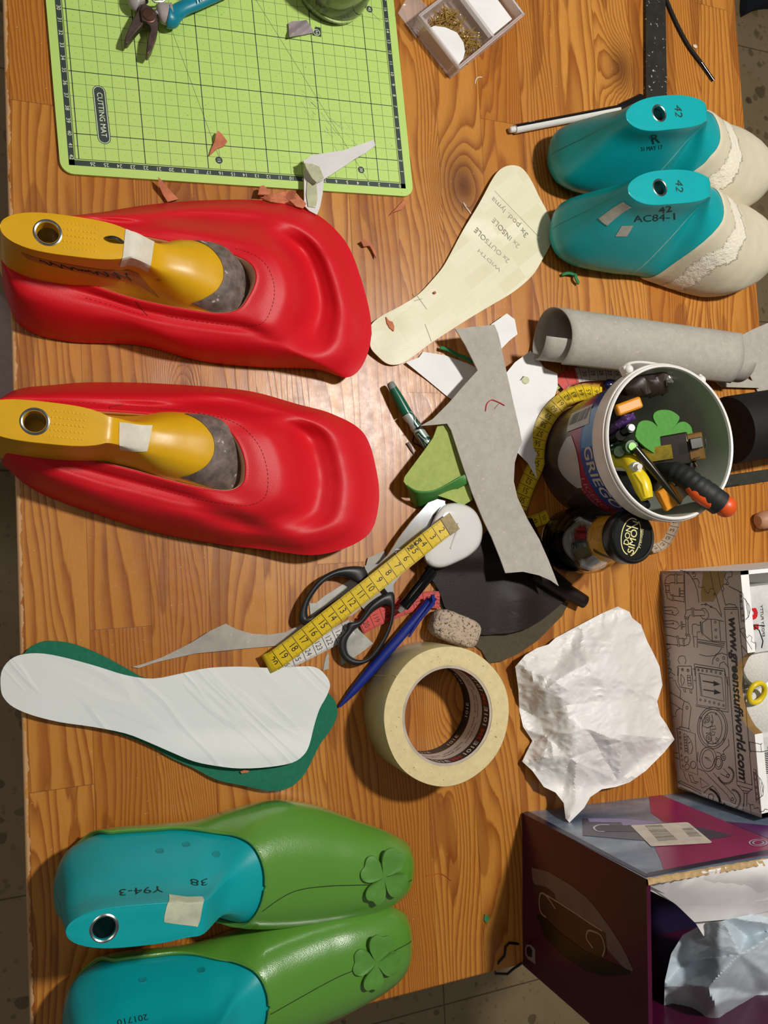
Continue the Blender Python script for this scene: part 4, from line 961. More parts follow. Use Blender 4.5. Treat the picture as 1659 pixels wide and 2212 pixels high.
# front run: metal tip up by the white plastic piece, fold at the lower left
C = crv([(982, 1125, 3.3), (940, 1156, 3.2), (880, 1204, 2.8), (800, 1268, 2.6), (720, 1330, 2.2), (650, 1385, 1.7), (603, 1420, 1.4), (588, 1430, 1.2)])
T0 = sum((C[i+1]-C[i]).length for i in range(len(C)-1))
wt = 1.62
mb, at, T = ribbon(C, wt, 2, 1, 0, step=T0/19.55, start=T0/19.55*1.05, side=-1, nup=-1)
text(mb, 'BOHIN', lambda x, y: at(T0/19.55*4.15 + x, .50 + -y, .012), .34, 1, bold=.03)
part('yellow_ribbon', mb, [TY, TBK], tape, smooth=0, weld=False, label='yellow side numbered 2 to 20')
mb = M(); mb.grid([[at(d, y, .03) for y in (-wt/2-.02, 0, wt/2+.02)] for d in (-.0, .5, 1.0)]); mb.grid([[at(d, y, -.06) for y in (-wt/2-.02, 0, wt/2+.02)] for d in (-.0, .5, 1.0)]); part('metal_tip', mb, mat('brass_tip', '6a5c40', .4, metal=.6, var=.2, vs=300), tape, smooth=0, weld=False)
# fold and the white underside running back under the scissors
C = crv([(588, 1430, 1.2), (580, 1432, .8), (590, 1434, .35), (640, 1420, .25), (700, 1392, .25)]); mb, at, T = ribbon(C, 1.5, None, 1, 0, step=1.02, side=-1)
# curl end is yellow outside
Cc = crv([(589, 1429, 1.22), (579, 1433, 1.0), (575, 1436, .7), (579, 1438, .42), (592, 1436, .30)], 6); rows = [[c + (W(603, 1458, .7)-W(575, 1405, .7)).normalized()*wt*(j/4-.5) for j in range(5)] for c in Cc]
mb = M(); mb.grid(rows); part('ribbon_fold', mb, TY, tape, weld=False, solid=.03)
C = crv([(592, 1440, .28), (640, 1418, .3), (700, 1388, .3), (760, 1355, .3)]); mb, at, T = ribbon(C, 1.4, 126, -1, 0, step=1.0, start=.6, side=1, nflip=0, num_h=.5)
part('white_ribbon', mb, [TWH, TBK], tape, smooth=0, weld=False, label='white reverse side numbered 123 to 126')
C = crv([(778, 1352, .32), (805, 1338, .34), (840, 1322, .36), (880, 1306, .36), (920, 1296, .36), (950, 1296, .4)]); mb, at, T = ribbon(C, 1.5, 120, -1, 0, step=1.02, start=.1, side=1, nflip=0, num_h=.5)
part('red_ribbon', mb, [TRE, TBK], tape, smooth=0, weld=False, label='red section numbered 118 and 119')
# run leaning against the tub (63 ... 53)
C = crv([(1300, 858, 1.2), (1255, 862, 1.5), (1222, 876, 1.7), (1200, 910, 1.6), (1180, 955, 1.4), (1160, 1000, 1.3), (1138, 1050, 1.2), (1122, 1098, 1.0)])
C = [TCP(q) for q in C]; mb, at, T = ribbon(C, 1.55, 66, -1, 0, step=.93, start=.3, side=1, nflip=0, num_h=.55, up=lambda p, t: Vector((-.35*(1-t), .25*(1-t), 1)).normalized())
part('yellow_ribbon', mb, [TY, TBK], tape, smooth=0, weld=False, label='yellow side numbered 53 to 66')
C = crv([(1212, 826, .5), (1240, 812, .6), (1275, 806, .6), (1330, 806, .5), (1380, 815, .4)]); mb, at, T = ribbon(C, 1.5, 32, -1, 0, step=1.0, start=.35, side=1, nflip=0, num_h=.5)
part('white_ribbon', mb, [TWH, TBK], tape, smooth=0, weld=False, label='white section numbered 27 to 30')
C = crv([(1208, 832, .52), (1220, 820, .56), (1246, 811, .62)]); mb, at, T = ribbon(C, 1.52, None, -1, 0, side=1); mb.v = [p + Vector((0, 0, .03)) for p in mb.v]
part('red_ribbon', mb, [TRE, TBK], tape, smooth=0, weld=False, label='red section numbered 31')
C = crv([(1462, 1110, .3), (1452, 1145, .3), (1432, 1175, .3), (1405, 1185, .3)]); mb, at, T = ribbon(C, 1.1, 65, -1, 0, step=.95, start=.4, side=1, nflip=0, num_h=.4, up=lambda p, t: Vector((-.9, .2, .6)).normalized())
part('white_ribbon', mb, [mat('tape_cream', 'b9a58c', .5), TBK], tape, smooth=0, weld=False, label='cream section numbered 62 to 65')
C = crv([(1128, 1132, .6), (1150, 1127, .6), (1168, 1121, .6), (1184, 1114, .6)]); mb, at, T = ribbon(C, 1.2, 48, 1, 0, step=1, side=1, num_h=.45, up=lambda p, t: Vector((-.5, -.2, .8)).normalized()); part('yellow_ribbon', mb, [TY, TBK], tape, smooth=0, weld=False)

# ================================================================= scissors
BLK = mat('black_plastic', '232425', .42, var=.12, vs=120, bump=.12, bs=700); BLADE = mat('scissor_steel', 'c9ccce', .22, metal=.9, var=.08, vs=50)
sc = thing('scissors', tuple(W(790, 1300, 0)), 'stainless scissors with black plastic handles under the yellow tape', 'scissors')
mb = M(); sheet(mb, [(787, 1222), (820, 1218), (838, 1200), (862, 1162), (890, 1125), (925, 1086), (945, 1078), (962, 1082), (958, 1098), (935, 1112), (925, 1150), (880, 1200), (840, 1235), (800, 1262)], lambda u, v: 1.25+.25*ss(1250, 1100, v), .22, 20); part('blade', mb, BLADE, sc, weld=False, smooth=20)
mb = M(); sheet(mb, [(845, 1290), (850, 1262), (880, 1225), (920, 1180), (960, 1120), (962, 1085), (940, 1086), (900, 1130), (862, 1175), (832, 1215), (815, 1250)], lambda u, v: .95, .22, 20); part('blade', mb, BLADE, sc, weld=False, smooth=20)
mb = M(); mb.lathe([(.0, .30), (.3, .28), (.36, .18), (.36, 0)], W(863, 1195, 1.4), n=24); part('screw', mb, STEEL, sc)
def handle(outer, inner, z):
    n = 96; O = spline(outer, n//len(outer)+1, True); I = spline(inner, n//len(inner)+1, True)
    def res(P, n):
        L = [0]
        for i in range(len(P)): a, b = P[i], P[(i+1) % len(P)]; L.append(L[-1] + sqrt((a[0]-b[0])**2+(a[1]-b[1])**2))
        out = []; i = 0
        for k in range(n):
            d = L[-1]*k/n
            while L[i+1] < d: i += 1
            f = (d-L[i])/(L[i+1]-L[i]); a, b = P[i], P[(i+1) % len(P)]; out.append((lerp(a[0], b[0], f), lerp(a[1], b[1], f)))
        return out
    O, I = res(O, n), res(I, n); rows = []
    for k in range(14):
        a = 2*pi*k/14; f = .5 + .5*cos(a); h = sin(a)
        rows.append([W(lerp(i_[0], o[0], f), lerp(i_[1], o[1], f), z + .48*(abs(h)**.8)*(1 if h > 0 else -1)) for o, i_ in zip(O, I)])
    rows.append(rows[0]); mb = M(); mb.grid(rows, 0, True); return mb
H1o = [(790, 1268), (796, 1245), (790, 1228), (775, 1223), (750, 1224), (720, 1232), (690, 1250), (665, 1280), (648, 1315), (645, 1340), (660, 1352), (676, 1350), (700, 1325), (735, 1300), (765, 1285)]
H1i = [(772, 1262), (762, 1254), (752, 1249), (738, 1246), (722, 1246), (705, 1254), (690, 1268), (678, 1284), (668, 1302), (664, 1318), (666, 1333), (672, 1336), (685, 1322), (720, 1298), (748, 1280)]
part('handle', handle(H1o, H1i, 1.1), BLK, sc, smooth=180, weld=False, label='black upper finger loop')
H2o = [(848, 1278), (853, 1300), (850, 1340), (838, 1375), (818, 1408), (795, 1430), (765, 1437), (742, 1425), (731, 1403), (733, 1380), (748, 1360), (752, 1345), (775, 1340), (800, 1305), (828, 1283)]
H2i = [(842, 1312), (843, 1322), (840, 1345), (830, 1370), (815, 1395), (795, 1420), (775, 1425), (755, 1415), (749, 1398), (752, 1380), (765, 1362), (778, 1352), (790, 1340), (806, 1322), (830, 1308)]
part('handle', handle(H2o, H2i, .75), BLK, sc, smooth=180, weld=False, label='black lower finger loop')

# ================================================================= pens
def rod(root, nm, a, b, r0, r1, m, n=20, prof=None, label=None, smooth=35):
    A, B = Vector(a), Vector(b); d = B-A; mb = M()
    pr = prof or [(0, 0), (r0, 0), (r1, 1), (0, 1)]
    mb.lathe([(r, h*d.length) for r, h in pr], A, d.normalized(), n); return part(nm, mb, m, root, smooth=smooth, label=label)
# white and black striped marker
mk = thing('marker_pen', tuple(W(1230, 250, 0)), 'black and white striped marker lying behind the upper teal last', 'marker pen')
A, B = W(1112, 279, .45), W(1336, 236, .45); d = (B-A).normalized(); sd = Vector((-d.y, d.x, 0)); mb = M(); L0 = (B-A).length
NS = 24
for k in range(NS):
    a0, a1 = 2*pi*k/NS, 2*pi*(k+1)/NS; col = 1 if (sin((a0+a1)/2) > -.05 and cos((a0+a1)/2) > -.1) else 0
    mb.grid([[A + d*x + sd*(.42*cos(a)) + Vector((0, 0, .42*sin(a))) for a in (a0, a1)] for x in (0, L0)], col)
mb.lathe([(0, 0), (.42, 0)], A, d, NS, 0)
MW = mat('white_pen_plastic', 'd8d6d0', .3, var=.03); MB_ = mat('black_pen_plastic', '141414', .3, var=.1)
part('barrel', mb, [MW, MB_], mk); rod(mk, 'end_plug', A - d*.62, A + d*.1, .3, .3, MW, prof=[(0, 0), (.2, .02), (.28, .15), (.30, 1)])
rod(mk, 'cap', B, W(1385, 212, .5), .46, .46, MB_, prof=[(0, 0), (.44, 0), (.47, .05), (.47, .95), (.4, 1), (0, 1)])
mb = M(); text(mb, 'VISTA', lambda x, y: A + d*(1.9 + x) + sd*(.28 - y*.7) + Vector((0, 0, .345+.0)), .2, 0); part('lettering', mb, mat('grey_print', '9a948c', .5), mk, smooth=0, weld=False)
# green marker
gm = thing('marker_pen', tuple(W(885, 890, 0)), 'dark green marker with a swirled barrel, left of the grey board', 'marker pen')
GRM = mat('green_marker_plastic', '0c5c40', .28, var=.08)
def swirl():
    s = N('swirl_print'); v = s.coord('Object', (100, 100, 100)); vo = s.n('ShaderNodeTexVoronoi'); vo.feature = 'DISTANCE_TO_EDGE'; vo.inputs['Scale'].default_value = 1.3; 
    nz = s.n('ShaderNodeTexNoise'); s.l(v, nz.inputs['Vector']); nz.inputs['Scale'].default_value = .9; mx = s.n('ShaderNodeMix', data_type='VECTOR'); mx.inputs[0].default_value = .5; s.l(v, mx.inputs[4]); s.l(nz.outputs[1], mx.inputs[5]); s.l(mx.outputs[1], vo.inputs['Vector'])
    w = s.m('FRACT', s.m('MULTIPLY', vo.outputs['Distance'], 6)); c = s.mix(s.ramp(w, [(.42, 0), (.5, 1)]), lin('a9b4ac'), lin('16453a')); s.l(c, s.b.inputs['Base Color']); s.b.inputs['Roughness'].default_value = .3; s.b.inputs['Metallic'].default_value = .25; return s.mat
A, B, Cc, D = W(843, 828, 1.0), W(878, 893, 1.0), W(932, 972, .9), W(1010, 1085, .7)
rod(gm, 'cap', A, B, .4, .5, GRM, prof=[(0, .12), (.36, .12), (.46, .5), (.52, 1), (0, 1)]); rod(gm, 'cap_plug', A - (B-A)*.04, A + (B-A)*.16, .3, .36, mat('grey_plug', '7c837c', .5), prof=[(0, 0), (.24, .05), (.34, .3), (.38, 1)])
rod(gm, 'barrel', B, Cc, .52, .52, swirl()); rod(gm, 'end_cap', Cc, D, .5, .42, GRM)
mb = M(); text(mb, 'CARIOCA', lambda x, y: B + (Cc-B).normalized()*(1.4+x) + Vector((.30 + y*.5, .22 + y*.3, .40 - y*.2)), .22, 0); part('lettering', mb, TBK, gm, smooth=0, weld=False)
# blue pen
bp = thing('ballpoint_pen', tuple(W(830, 1400, 0)), 'blue ballpoint pen with a clip, beside the masking tape roll', 'pen')
BLU = mat('blue_pen_plastic', '1a2a7c', .35, var=.08)
A, B = W(733, 1527, .4), W(938, 1290, 1.1)
rod(bp, 'barrel', A, B, .3, .42, BLU, prof=[(0, 0), (.09, .0), (.16, .03), (.34, .14), (.42, .3), (.43, .96), (.3, .97), (.3, 1.0), (0, 1)])
mb = M(); mb.tube([W(934, 1284, 1.75), W(936, 1302, 1.7), W(905, 1340, 1.35), W(883, 1376, 1.25)], [.16, .2, .16, .09], 8); part('clip', mb, BLU, bp)
# black pen with clear end
kp = thing('marker_pen', tuple(W(900, 1290, 0)), 'shiny black pen with a clear tip, alongside the blue pen', 'marker pen')
A, B = W(862, 1322, 1.0), W(935, 1232, 1.6); d = B-A
rod(kp, 'cap', A + d*.12, B, .48, .5, mat('gloss_black', '0b0b0c', .12, var=.1), prof=[(0, 0), (.42, 0), (.48, .03), (.5, .9), (.46, 1), (0, 1)])
rod(kp, 'clear_tip', A, A + d*.16, .2, .36, mat('clear_plastic_tip', 'c8c6c4', .15, trans=.6), prof=[(0, 0), (.2, .02), (.36, 1)])
mb = M(); mb.tube([B + Vector((-.3, .3, .35)), A.lerp(B, .7) + Vector((-.25, .35, .45)), A.lerp(B, .25) + Vector((-.2, .3, .45))], [.12, .1, .06], 6); part('clip', mb, mat('gloss_black', '0b0b0c', .12), kp)

# ================================================================= white plastic piece
mb = M(); PO = [(1040, 1128), (1043, 1150), (1036, 1178), (1015, 1200), (985, 1216), (955, 1227), (930, 1224), (915, 1205), (918, 1170), (930, 1135), (945, 1105), (960, 1090), (985, 1086), (1010, 1092), (1028, 1105)]
O = spline(PO, 6, True); cu = sum(p[0] for p in O)/len(O); cv = sum(p[1] for p in O)/len(O); rows = []
for f, z in ((1, .6), (1, 1.2), (.985, 1.9), (.95, 2.25), (.86, 2.4), (.65, 2.45), (.4, 2.48), (.15, 2.5), (.02, 2.5)): rows.append([W(cu+(p[0]-cu)*f, cv+(p[1]-cv)*f, z) for p in O])
mb.grid(rows, 0, True, True, True); wp = part('plastic_shell', mb, mat('gloss_white', 'd9d7d2', .18, var=.02, coat=.3), label='glossy white rounded plastic piece beneath the tip of the tape', cat='plastic piece', smooth=60, weld=False)
mb = M(); mb.tube([W(990, 1130, 2.5), W(986, 1150, 2.5), W(973, 1185, 2.48)], [.10, .14, .08], 8); part('moulded_rib', mb, mat('gloss_white', 'd9d7d2', .18), wp)

# ================================================================= pumice stone
mb = M(); A = W(983, 1358, 1.3); B1, B2 = W(935, 1338, 1.3), W(1032, 1376, 1.3); d = (B2-B1).normalized(); sd = Vector((-d.y, d.x, 0)); rows = []
for i in range(33):
    ph = -pi/2 + pi*i/32; row = []
    for k in range(64):
        th = 2*pi*k/64; sp_ = lambda x, e: abs(x)**e*(1 if x >= 0 else -1)
        X = 2.35*sp_(cos(ph), .55)*sp_(cos(th), .5); Y = 1.3*sp_(cos(ph), .55)*sp_(sin(th), .6); Zz = 1.05*sp_(sin(ph), .6)
        p = A + d*X + sd*Y + Vector((0, 0, Zz - .1)); q = p*1.1; w_ = noise.noise(q*2.2)*.10 - max(0, noise.noise(q*5.5)-.25)*.35; row.append(p + (p-A).normalized()*w_)
    rows.append(row)
mb.grid(rows, 0, True, True, True)
def pumice():
    s = N('pumice'); v = s.coord(); n1 = s.noise(v, 420, 3, .6, .6); f = s.ramp(n1, [(.34, 1), (.42, 0)]); c = s.mix(s.noise(v, 90, 4, .6), lin('b09a84'), lin('c4b09a')); c = s.mix(f, c, lin('5c4e42')); c = s.mix(s.ramp(s.noise(v, 170, 3), [(.64, 0), (.7, 1)]), c, lin('8f8a88'))
    s.l(c, s.b.inputs['Base Color']); s.b.inputs['Roughness'].default_value = .95; s.bump(s.m('SUBTRACT', n1, s.m('MULTIPLY', f, .6)), .9, .0015); return s.mat
part('pumice_stone', mb, pumice(), label='rounded beige pumice stone beside the roll of masking tape', cat='pumice stone', smooth=180, weld=False)

# ================================================================= roll of masking tape
tr = thing('masking_tape_roll', (28.05, -13.2, 0), 'wide cream roll of masking tape standing open side up', 'masking tape')
MASK = mat('masking_side', 'd9c795', .75, var=.06, vs=200, bump=.15, bs=500, specks=('9a8552', 420, .70)); MASKO = mat('masking_outer', 'b5ac7a', .35, var=.05)
H = 4.85; mb = M(); R0 = 5.62; prof = []
def rr(t): return R0*(1+.006*sin(3*t+1)+.004*sin(7*t)) * (1 - .010*math.exp(-((((t+2.2) % (2*pi))-pi)/.35)**2))
rows = [[Vector((28.05 + r_*k_*cos(t), -13.2 + r_*k_*sin(t), z)) for t in [2*pi*i/96 for i in range(96)] for r_ in [rr(t)]] for k_, z in ((.995, .02), (1, .1), (1, H-.06), (.993, H))]
mb.grid(rows, 0, True); part('tape_wall', mb, MASKO, tr, weld=False, smooth=60)
mb = M(); mb.grid([rows[-1]] + [[Vector((28.05 + (lerp(rr(t)*.993, 4.02, f))*cos(t), -13.2 + (lerp(rr(t)*.993, 4.02, f))*sin(t), H + .02*sin(f*9+t))) for t in [2*pi*i/96 for i in range(96)]] for f in (.15, .35, .55, .75, .9, 1)], 0, True); part('tape_side', mb, MASK, tr, weld=False, smooth=60)
c0 = (28.05, -13.2, 0); mb = M(); KR = mat('core_white', 'cfc4b8', .6, var=.05); KB = mat('core_black', '1d1a1b', .5); KE = mat('core_edge', 'b7aa9a', .8)
mb.lathe([(4.03, .02), (4.03, H-.03), (3.80, H-.03)], c0, n=96, m=2); mb.lathe([(3.80, H-.03), (3.80, 3.5), (3.80, 1.35), (3.80, .02)], c0, n=96, ms=[1, 0, 1])
part('cardboard_core', mb, [KR, KB, KE], tr, smooth=60, weld=False)
def core(a0, z0, R=3.785): return lambda x, y: Vector((28.05 + R*cos(a0 + x/R), -13.2 + R*sin(a0 + x/R), z0 + y))
mb = M()
for k in range(8):
    a0 = radians(-100 + 45*k); text(mb, '101E', core(a0, 4.2), .62, 0, maxe=.3, bold=.02)
for k in range(8): text(mb, '101E', core(radians(-100+45*k), .75), .5, 0, maxe=.3)
part('core_print', mb, mat('print_white', 'd8d4cc', .5), tr, smooth=0, weld=False, label='white 101E print', kind='stuff')
mb = M()
for k in range(8): text(mb, '3M', core(radians(-100+22+45*k), 4.2), .62, 0, maxe=.3, bold=.03)
part('core_print', mb, mat('print_red', 'b3202a', .5), tr, smooth=0, weld=False, label='red 3M print', kind='stuff')
mb = M()
for k in range(10): text(mb, 'Masking tape', core(radians(36*k), 2.75), .26, 0, maxe=.4); text(mb, 'Ruban adhesif', core(radians(36*k+6), 2.25), .26, 0, maxe=.4)
part('core_print', mb, mat('print_faint', '6a5c58', .5), tr, smooth=0, weld=False, label='small dark print', kind='stuff')
mb = M(); A, B = W(800, 1405, 2.5), W(866, 1430, 4.8)
mb = M(); mb.tube([Vector((28.05+5.65*cos(a), -13.2+5.65*sin(a), z)) for a, z in ((radians(146), .2), (radians(140), 4.8))], .04, 5); part('tape_end', mb, MASK, tr)
# ================================================================= plastic tub with tools
def RP(u, v, P0, n):
    """the place on a plane seen at a photo point"""
    d = RT @ Vector(((u - CXP) / F, (v - CYP) / F, 1.0)); o = Vector((0, 0, CAMH)); P0 = Vector(P0)
    return o + d * ((P0 - o).dot(n) / d.dot(n))
TC = Vector((46.4, 8.2, 0)); TH = 12.0
def tr_(z): return lerp(5.25, 6.15, z/10.2)
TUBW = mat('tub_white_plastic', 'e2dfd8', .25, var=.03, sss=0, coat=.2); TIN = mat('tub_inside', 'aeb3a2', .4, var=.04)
L_BLUE = mat('label_blue', '20408a', .3, var=.06, vs=30); L_RED = mat('label_red', '8a1f38', .3, var=.08, vs=30); L_DK = mat('label_dark', '4a3a38', .22, var=.35, vs=14); L_LT = mat('label_pale', '8c8a90', .3, var=.1); L_SKY = mat('label_sky_blue', '3a78b4', .3, var=.1)
tub = thing('plastic_tub', tuple(TC), 'white plastic tub with a blue and red label, full of pens and cutters', 'tub')
mb = M(); Zs = [0, .08, .5, 1.2, 2.4, 3.8, 5.6, 7.5, 9.0, 10.1]
mb.lathe([(0, 0), (tr_(0)-.25, 0), (tr_(0), .15)] + [(tr_(z), z) for z in Zs[2:]] + [(6.45, 10.12), (6.52, 10.3)], TC, n=96, ms=[0, 0, 3, 3, 3, 3, 3, 2, 1, 1, 0, 0][:11] + [0])
part('tub_wall', mb, [TUBW, L_BLUE, L_RED, L_DK], tub, smooth=30)
mb = M(); mb.lathe([(6.42, 10.1), (6.52, 10.15), (6.46, 11.3), (6.62, 11.4), (6.66, 11.55), (6.6, 11.7), (6.48, 11.75), (6.50, 11.95), (6.42, 12.05), (6.25, 12.0), (6.2, 11.8)], TC, n=96); part('rim', mb, TUBW, tub, smooth=40)
mb = M(); mb.lathe([(6.2, 11.8), (6.05, 10.2), (5.7, 6), (5.1, .4), (4.9, .3), (0, .3)], TC, n=96); part('inner_wall', mb, TIN, tub, smooth=40)
def TS(th, z, lift=.02): r = tr_(z) + lift; return TC + Vector((r*cos(th), r*sin(th), z))
def tub_text(t, thdeg, z, h, sx=1.0, bold=0, m=0, mb_=None):
    mb = mb_ or M(); r = tr_(z)
    text(mb, t, lambda x, y: TS(radians(thdeg) + x/r, z + y, .03), h, m, maxe=.3, bold=bold, sx=sx); return mb
LP = mat('label_print_pale', 'b8b2a4', .4)
def word(ts, th0, z, h, name, m):
    mb = tub_text(ts, th0, z, h, 1.0, .015); part(name, mb, m, tub, smooth=0, weld=False)
word('GRIEGO', 209, 8.75, 1.25, 'label_lettering', LP); word('LIGERO', 222, 6.75, .8, 'label_lettering', mat('label_pink_print', 'a8606a', .4)); word('NATURAL', 224, 5.95, .42, 'label_lettering', mat('label_pink_print', 'a8606a', .4))
word('YOGUR AL ESTILO', 205, 9.75, .22, 'label_lettering', LP)
mb = M(); rows = []
for i in range(17):
    th = radians(lerp(166, 213, i/16)); q = sin(pi*i/16); rows.append([TS(th, lerp(5.2-1.7*q, 6.0+1.25*q*(1-.3*i/16), j/8), .045) for j in range(9)])
mb.grid(rows); part('label_picture', mb, mat('label_white_cream', 'a8a4a2', .3, var=.12, vs=20), tub, weld=False, label='white yoghurt swirl printed on the label')
mb = M(); rows = [[TS(radians(lerp(146, 180, i/12)), lerp(8.3-.5*i/12, 10.0, j/3), .04) for j in range(4)] for i in range(13)]; mb.grid(rows); part('label_picture', mb, L_SKY, tub, weld=False, label='lighter blue panel on the label')
mb = M(); rows = [[TS(radians(lerp(140, 161, i/8)), lerp(4.4+.08*i, 8.0+.1*i, j/3), .06) for j in range(4)] for i in range(9)]; mb.grid(rows); part('barcode_panel', mb, mat('barcode_white', 'a9a6a2', .4), tub, weld=False)
mb = M()
for k in range(26):
    z0 = 4.9 + k*.125; w = random.choice((.03, .05, .07)); mb.grid([[TS(radians(t), z0+j, .08) for j in (0, w)] for t in range(143, 158, 3)])
part('barcode', mb, TBK, tub, weld=False, smooth=0, kind='stuff')
for th in (118, 52):
    mb = M(); c = TC + Vector((6.9*cos(radians(th)), 6.9*sin(radians(th)), 10.9)); mb.box(c, (.9, .8, .75), radians(th)); mb.ell(c + Vector((0, 0, .3)), (.42, .42, .35), 12); part('handle_lug', mb, TUBW, tub, bevel=.12)
mb = M(); mb.tube([TC + Vector((7.25*cos(radians(a)), 7.25*sin(radians(a)), 10.8 - 1.5*sin(radians((118-a)/66*180)))) for a in range(52, 119, 4)], .13, 8); part('wire_handle', mb, TUBW, tub)
# ---- tools in the tub
def inr(p, lim): 
    d = Vector((p.x-TC.x, p.y-TC.y, 0)); k = lim/d.length if d.length > lim else 1; return Vector((TC.x+d.x*k, TC.y+d.y*k, p.z))
def frame(a, b, up=None):
    d = (Vector(b)-Vector(a)).normalized(); u = Vector(up or (0, 0, 1)); s_ = d.cross(u).normalized(); return d, s_, s_.cross(d)
def bar(root, nm, a, b, w, h, m, bev=.1, up=None, label=None, taper=1.0):
    a, b = Vector(a), Vector(b); d, s_, n_ = frame(a, b, up); mb = M()
    rows = [[p + s_*(x*w*k/2) + n_*(y*h*k/2) for x, y in ((-1,-1),(1,-1),(1,1),(-1,1))] for p, k in ((a, 1), (b, taper))]
    mb.grid(rows, 0, True, True, True); return part(nm, mb, m, root, bevel=bev, label=label)
ORA = mat('orange_plastic', 'd9541a', .4, var=.06); YOR = mat('amber_plastic', 'dc8f1e', .35, var=.06); RUB = mat('black_rubber', '1b1c1d', .6, var=.15, vs=100, bump=.2)
# black and orange handle
hk = thing('craft_tool', tuple(TC + Vector((2, -2, .6))), 'black ribbed tool handle with an orange ball end sticking out of the tub', 'tool')
pts = [(46.2, 8.6, 2.0), tuple(W(1400, 1005, 9.0)), tuple(W(1470, 1025, 11.6)), tuple(W(1510, 1055, 12.6)), tuple(W(1555, 1088, 13.0))]
C = [Vector(q) for q in spline([list(q) for q in pts], 12)]; n_ = len(C); rad = [.28 + .62*ss(.25, .45, i/n_) + (.12*sin(i*1.9) if .38 < i/n_ < .86 else 0)*.35 + .15*ss(.6, .8, i/n_) for i in range(n_)]
mb = M(); mb.tube(C, rad, 18); part('handle_grip', mb, RUB, hk, smooth=60)
mb = M(); mb.tube([p + Vector((-.28, -.42, .12)) for p in C[int(n_*.58):int(n_*.97)]], [.35 + .3*sin(pi*i/(int(n_*.97)-int(n_*.58))) for i in range(int(n_*.97)-int(n_*.58))], 14); part('grip_inlay', mb, ORA, hk, label='orange rubber inlay')
mb = M(); mb.ell(W(1567, 1094, 13.1), (.92, .92, .85), 24); part('ball_end', mb, ORA, hk, smooth=180, label='round orange end')
# snap-off knife
kn = thing('utility_knife', tuple(TC + Vector((1, 0, .6))), 'dark snap-off utility knife with an amber end lying across the tub', 'knife')
K0, K1 = W(1352, 990, 8.2), W(1520, 962, 12.3); bar(kn, 'knife_body', K0.lerp(K1, .02), K0.lerp(K1, .82), 2.7, .7, mat('dark_knife_plastic', '1d1a10', .25, var=.2, vs=20), .12)
bar(kn, 'end_clip', K0.lerp(K1, .80), K1, 2.3, .6, mat('amber_clear', '7a5418', .2, var=.2), .12); bar(kn, 'blade', W(1388, 985, 9.85), W(1452, 975, 11.4), 1.2, .12, mat('brass_blade', '8a7a20', .3, metal=.5, var=.3, vs=120), 0)
bar(kn, 'slider', W(1490, 960, 12.4), W(1517, 955, 12.7), .9, .3, mat('dark_knife_plastic', '1d1a10', .25), .06)
mb = M(); mb.tube([W(1523, 947, 12.6), W(1525, 960, 12.6), W(1520, 985, 12.3), W(1500, 990, 12.1)], .06, 6); part('metal_edge', mb, STEEL, kn)
kn2 = thing('utility_knife', tuple(TC + Vector((1, -1, .6))), 'second black knife with a ribbed grip beside the tool handle in the tub', 'knife'); bar(kn2, 'knife_body', W(1385, 1000, 7.0), W(1500, 995, 11.3), 1.5, .9, RUB, .15)
mb = M(); [mb.box(W(1425+q*9, 1012-q*1.5, 9.3+q*.25), (.1, .8, .5), .5) for q in range(9)]; part('grip_ribs', mb, mat('brown_rib', '5a4632', .5), kn2, kind='stuff')
# other contents
def pen(label, base, top, r, m, tipm=None, tipr=.18, tl=.5, nm='barrel', cat='pen', name='pen'):
    t = thing(name, tuple(base), label, cat); rod(t, nm, base, top, r, r, m, prof=[(0, 0), (r*.8, 0), (r, .03), (r, .98), (r*.9, 1), (0, 1)])
    if tipm: d = (Vector(top)-Vector(base)).normalized(); rod(t, 'end_plug', Vector(top) - d*.05, Vector(top) + d*tl, tipr, tipr, tipm)
    return t
for (u, v, z, bx, by, r_, hexc, lab) in ((1342, 940, 9.6, 49, 10, .5, '10130f', 'black pen leaning low behind the amber craft knife in the tub'), (1338, 975, 9.8, 49.5, 7, .5, '1c3a1a', 'dark green pen below the glowing pen end in the tub'), (1352, 1040, 8.6, 50, 9.5, .55, '141722', 'dark navy pen under the yellow highlighter in the tub'), (1395, 1095, 9.0, 46, 10.5, .5, '2a2a33', 'dark grey pen at the lower wall of the tub'), (1420, 1050, 8.2, 44, 9.5, .6, '2b2218', 'dark brown pen beneath the tweezers in the tub'), (1450, 1030, 8.6, 43.5, 8.5, .7, '121212', 'black pen beneath the utility knives in the tub'), (1402, 1030, 7.4, 45.0, 8.0, .9, '191512', 'thick black marker lowest in the tub')):
    pen(lab, Vector((bx, by, .9)), W(u, v, z), r_, mat('pen_'+hexc, hexc, .3))
bar(thing('card_piece', tuple(TC + Vector((0, -1, .4))), 'dark card standing deep in the tub behind the knives', 'card'), 'card_sheet', Vector((45.5, 6.0, .5)), Vector((46.2, 5.2, 7.2)), 5.5, .15, mat('dark_card', '1f1a16', .7), 0)
yk_ = thing('craft_knife', tuple(TC + Vector((-3, 2, .6))), 'amber and black craft knife against the left wall of the tub', 'knife')
bar(yk_, 'knife_body', (44.5, 8.2, 1), W(1352, 885, 9.6), 1.7, 1.1, RUB, .2); bar(yk_, 'amber_panel', W(1330, 888, 9.8), W(1384, 868, 10.4), 1.0, .7, YOR, .2)
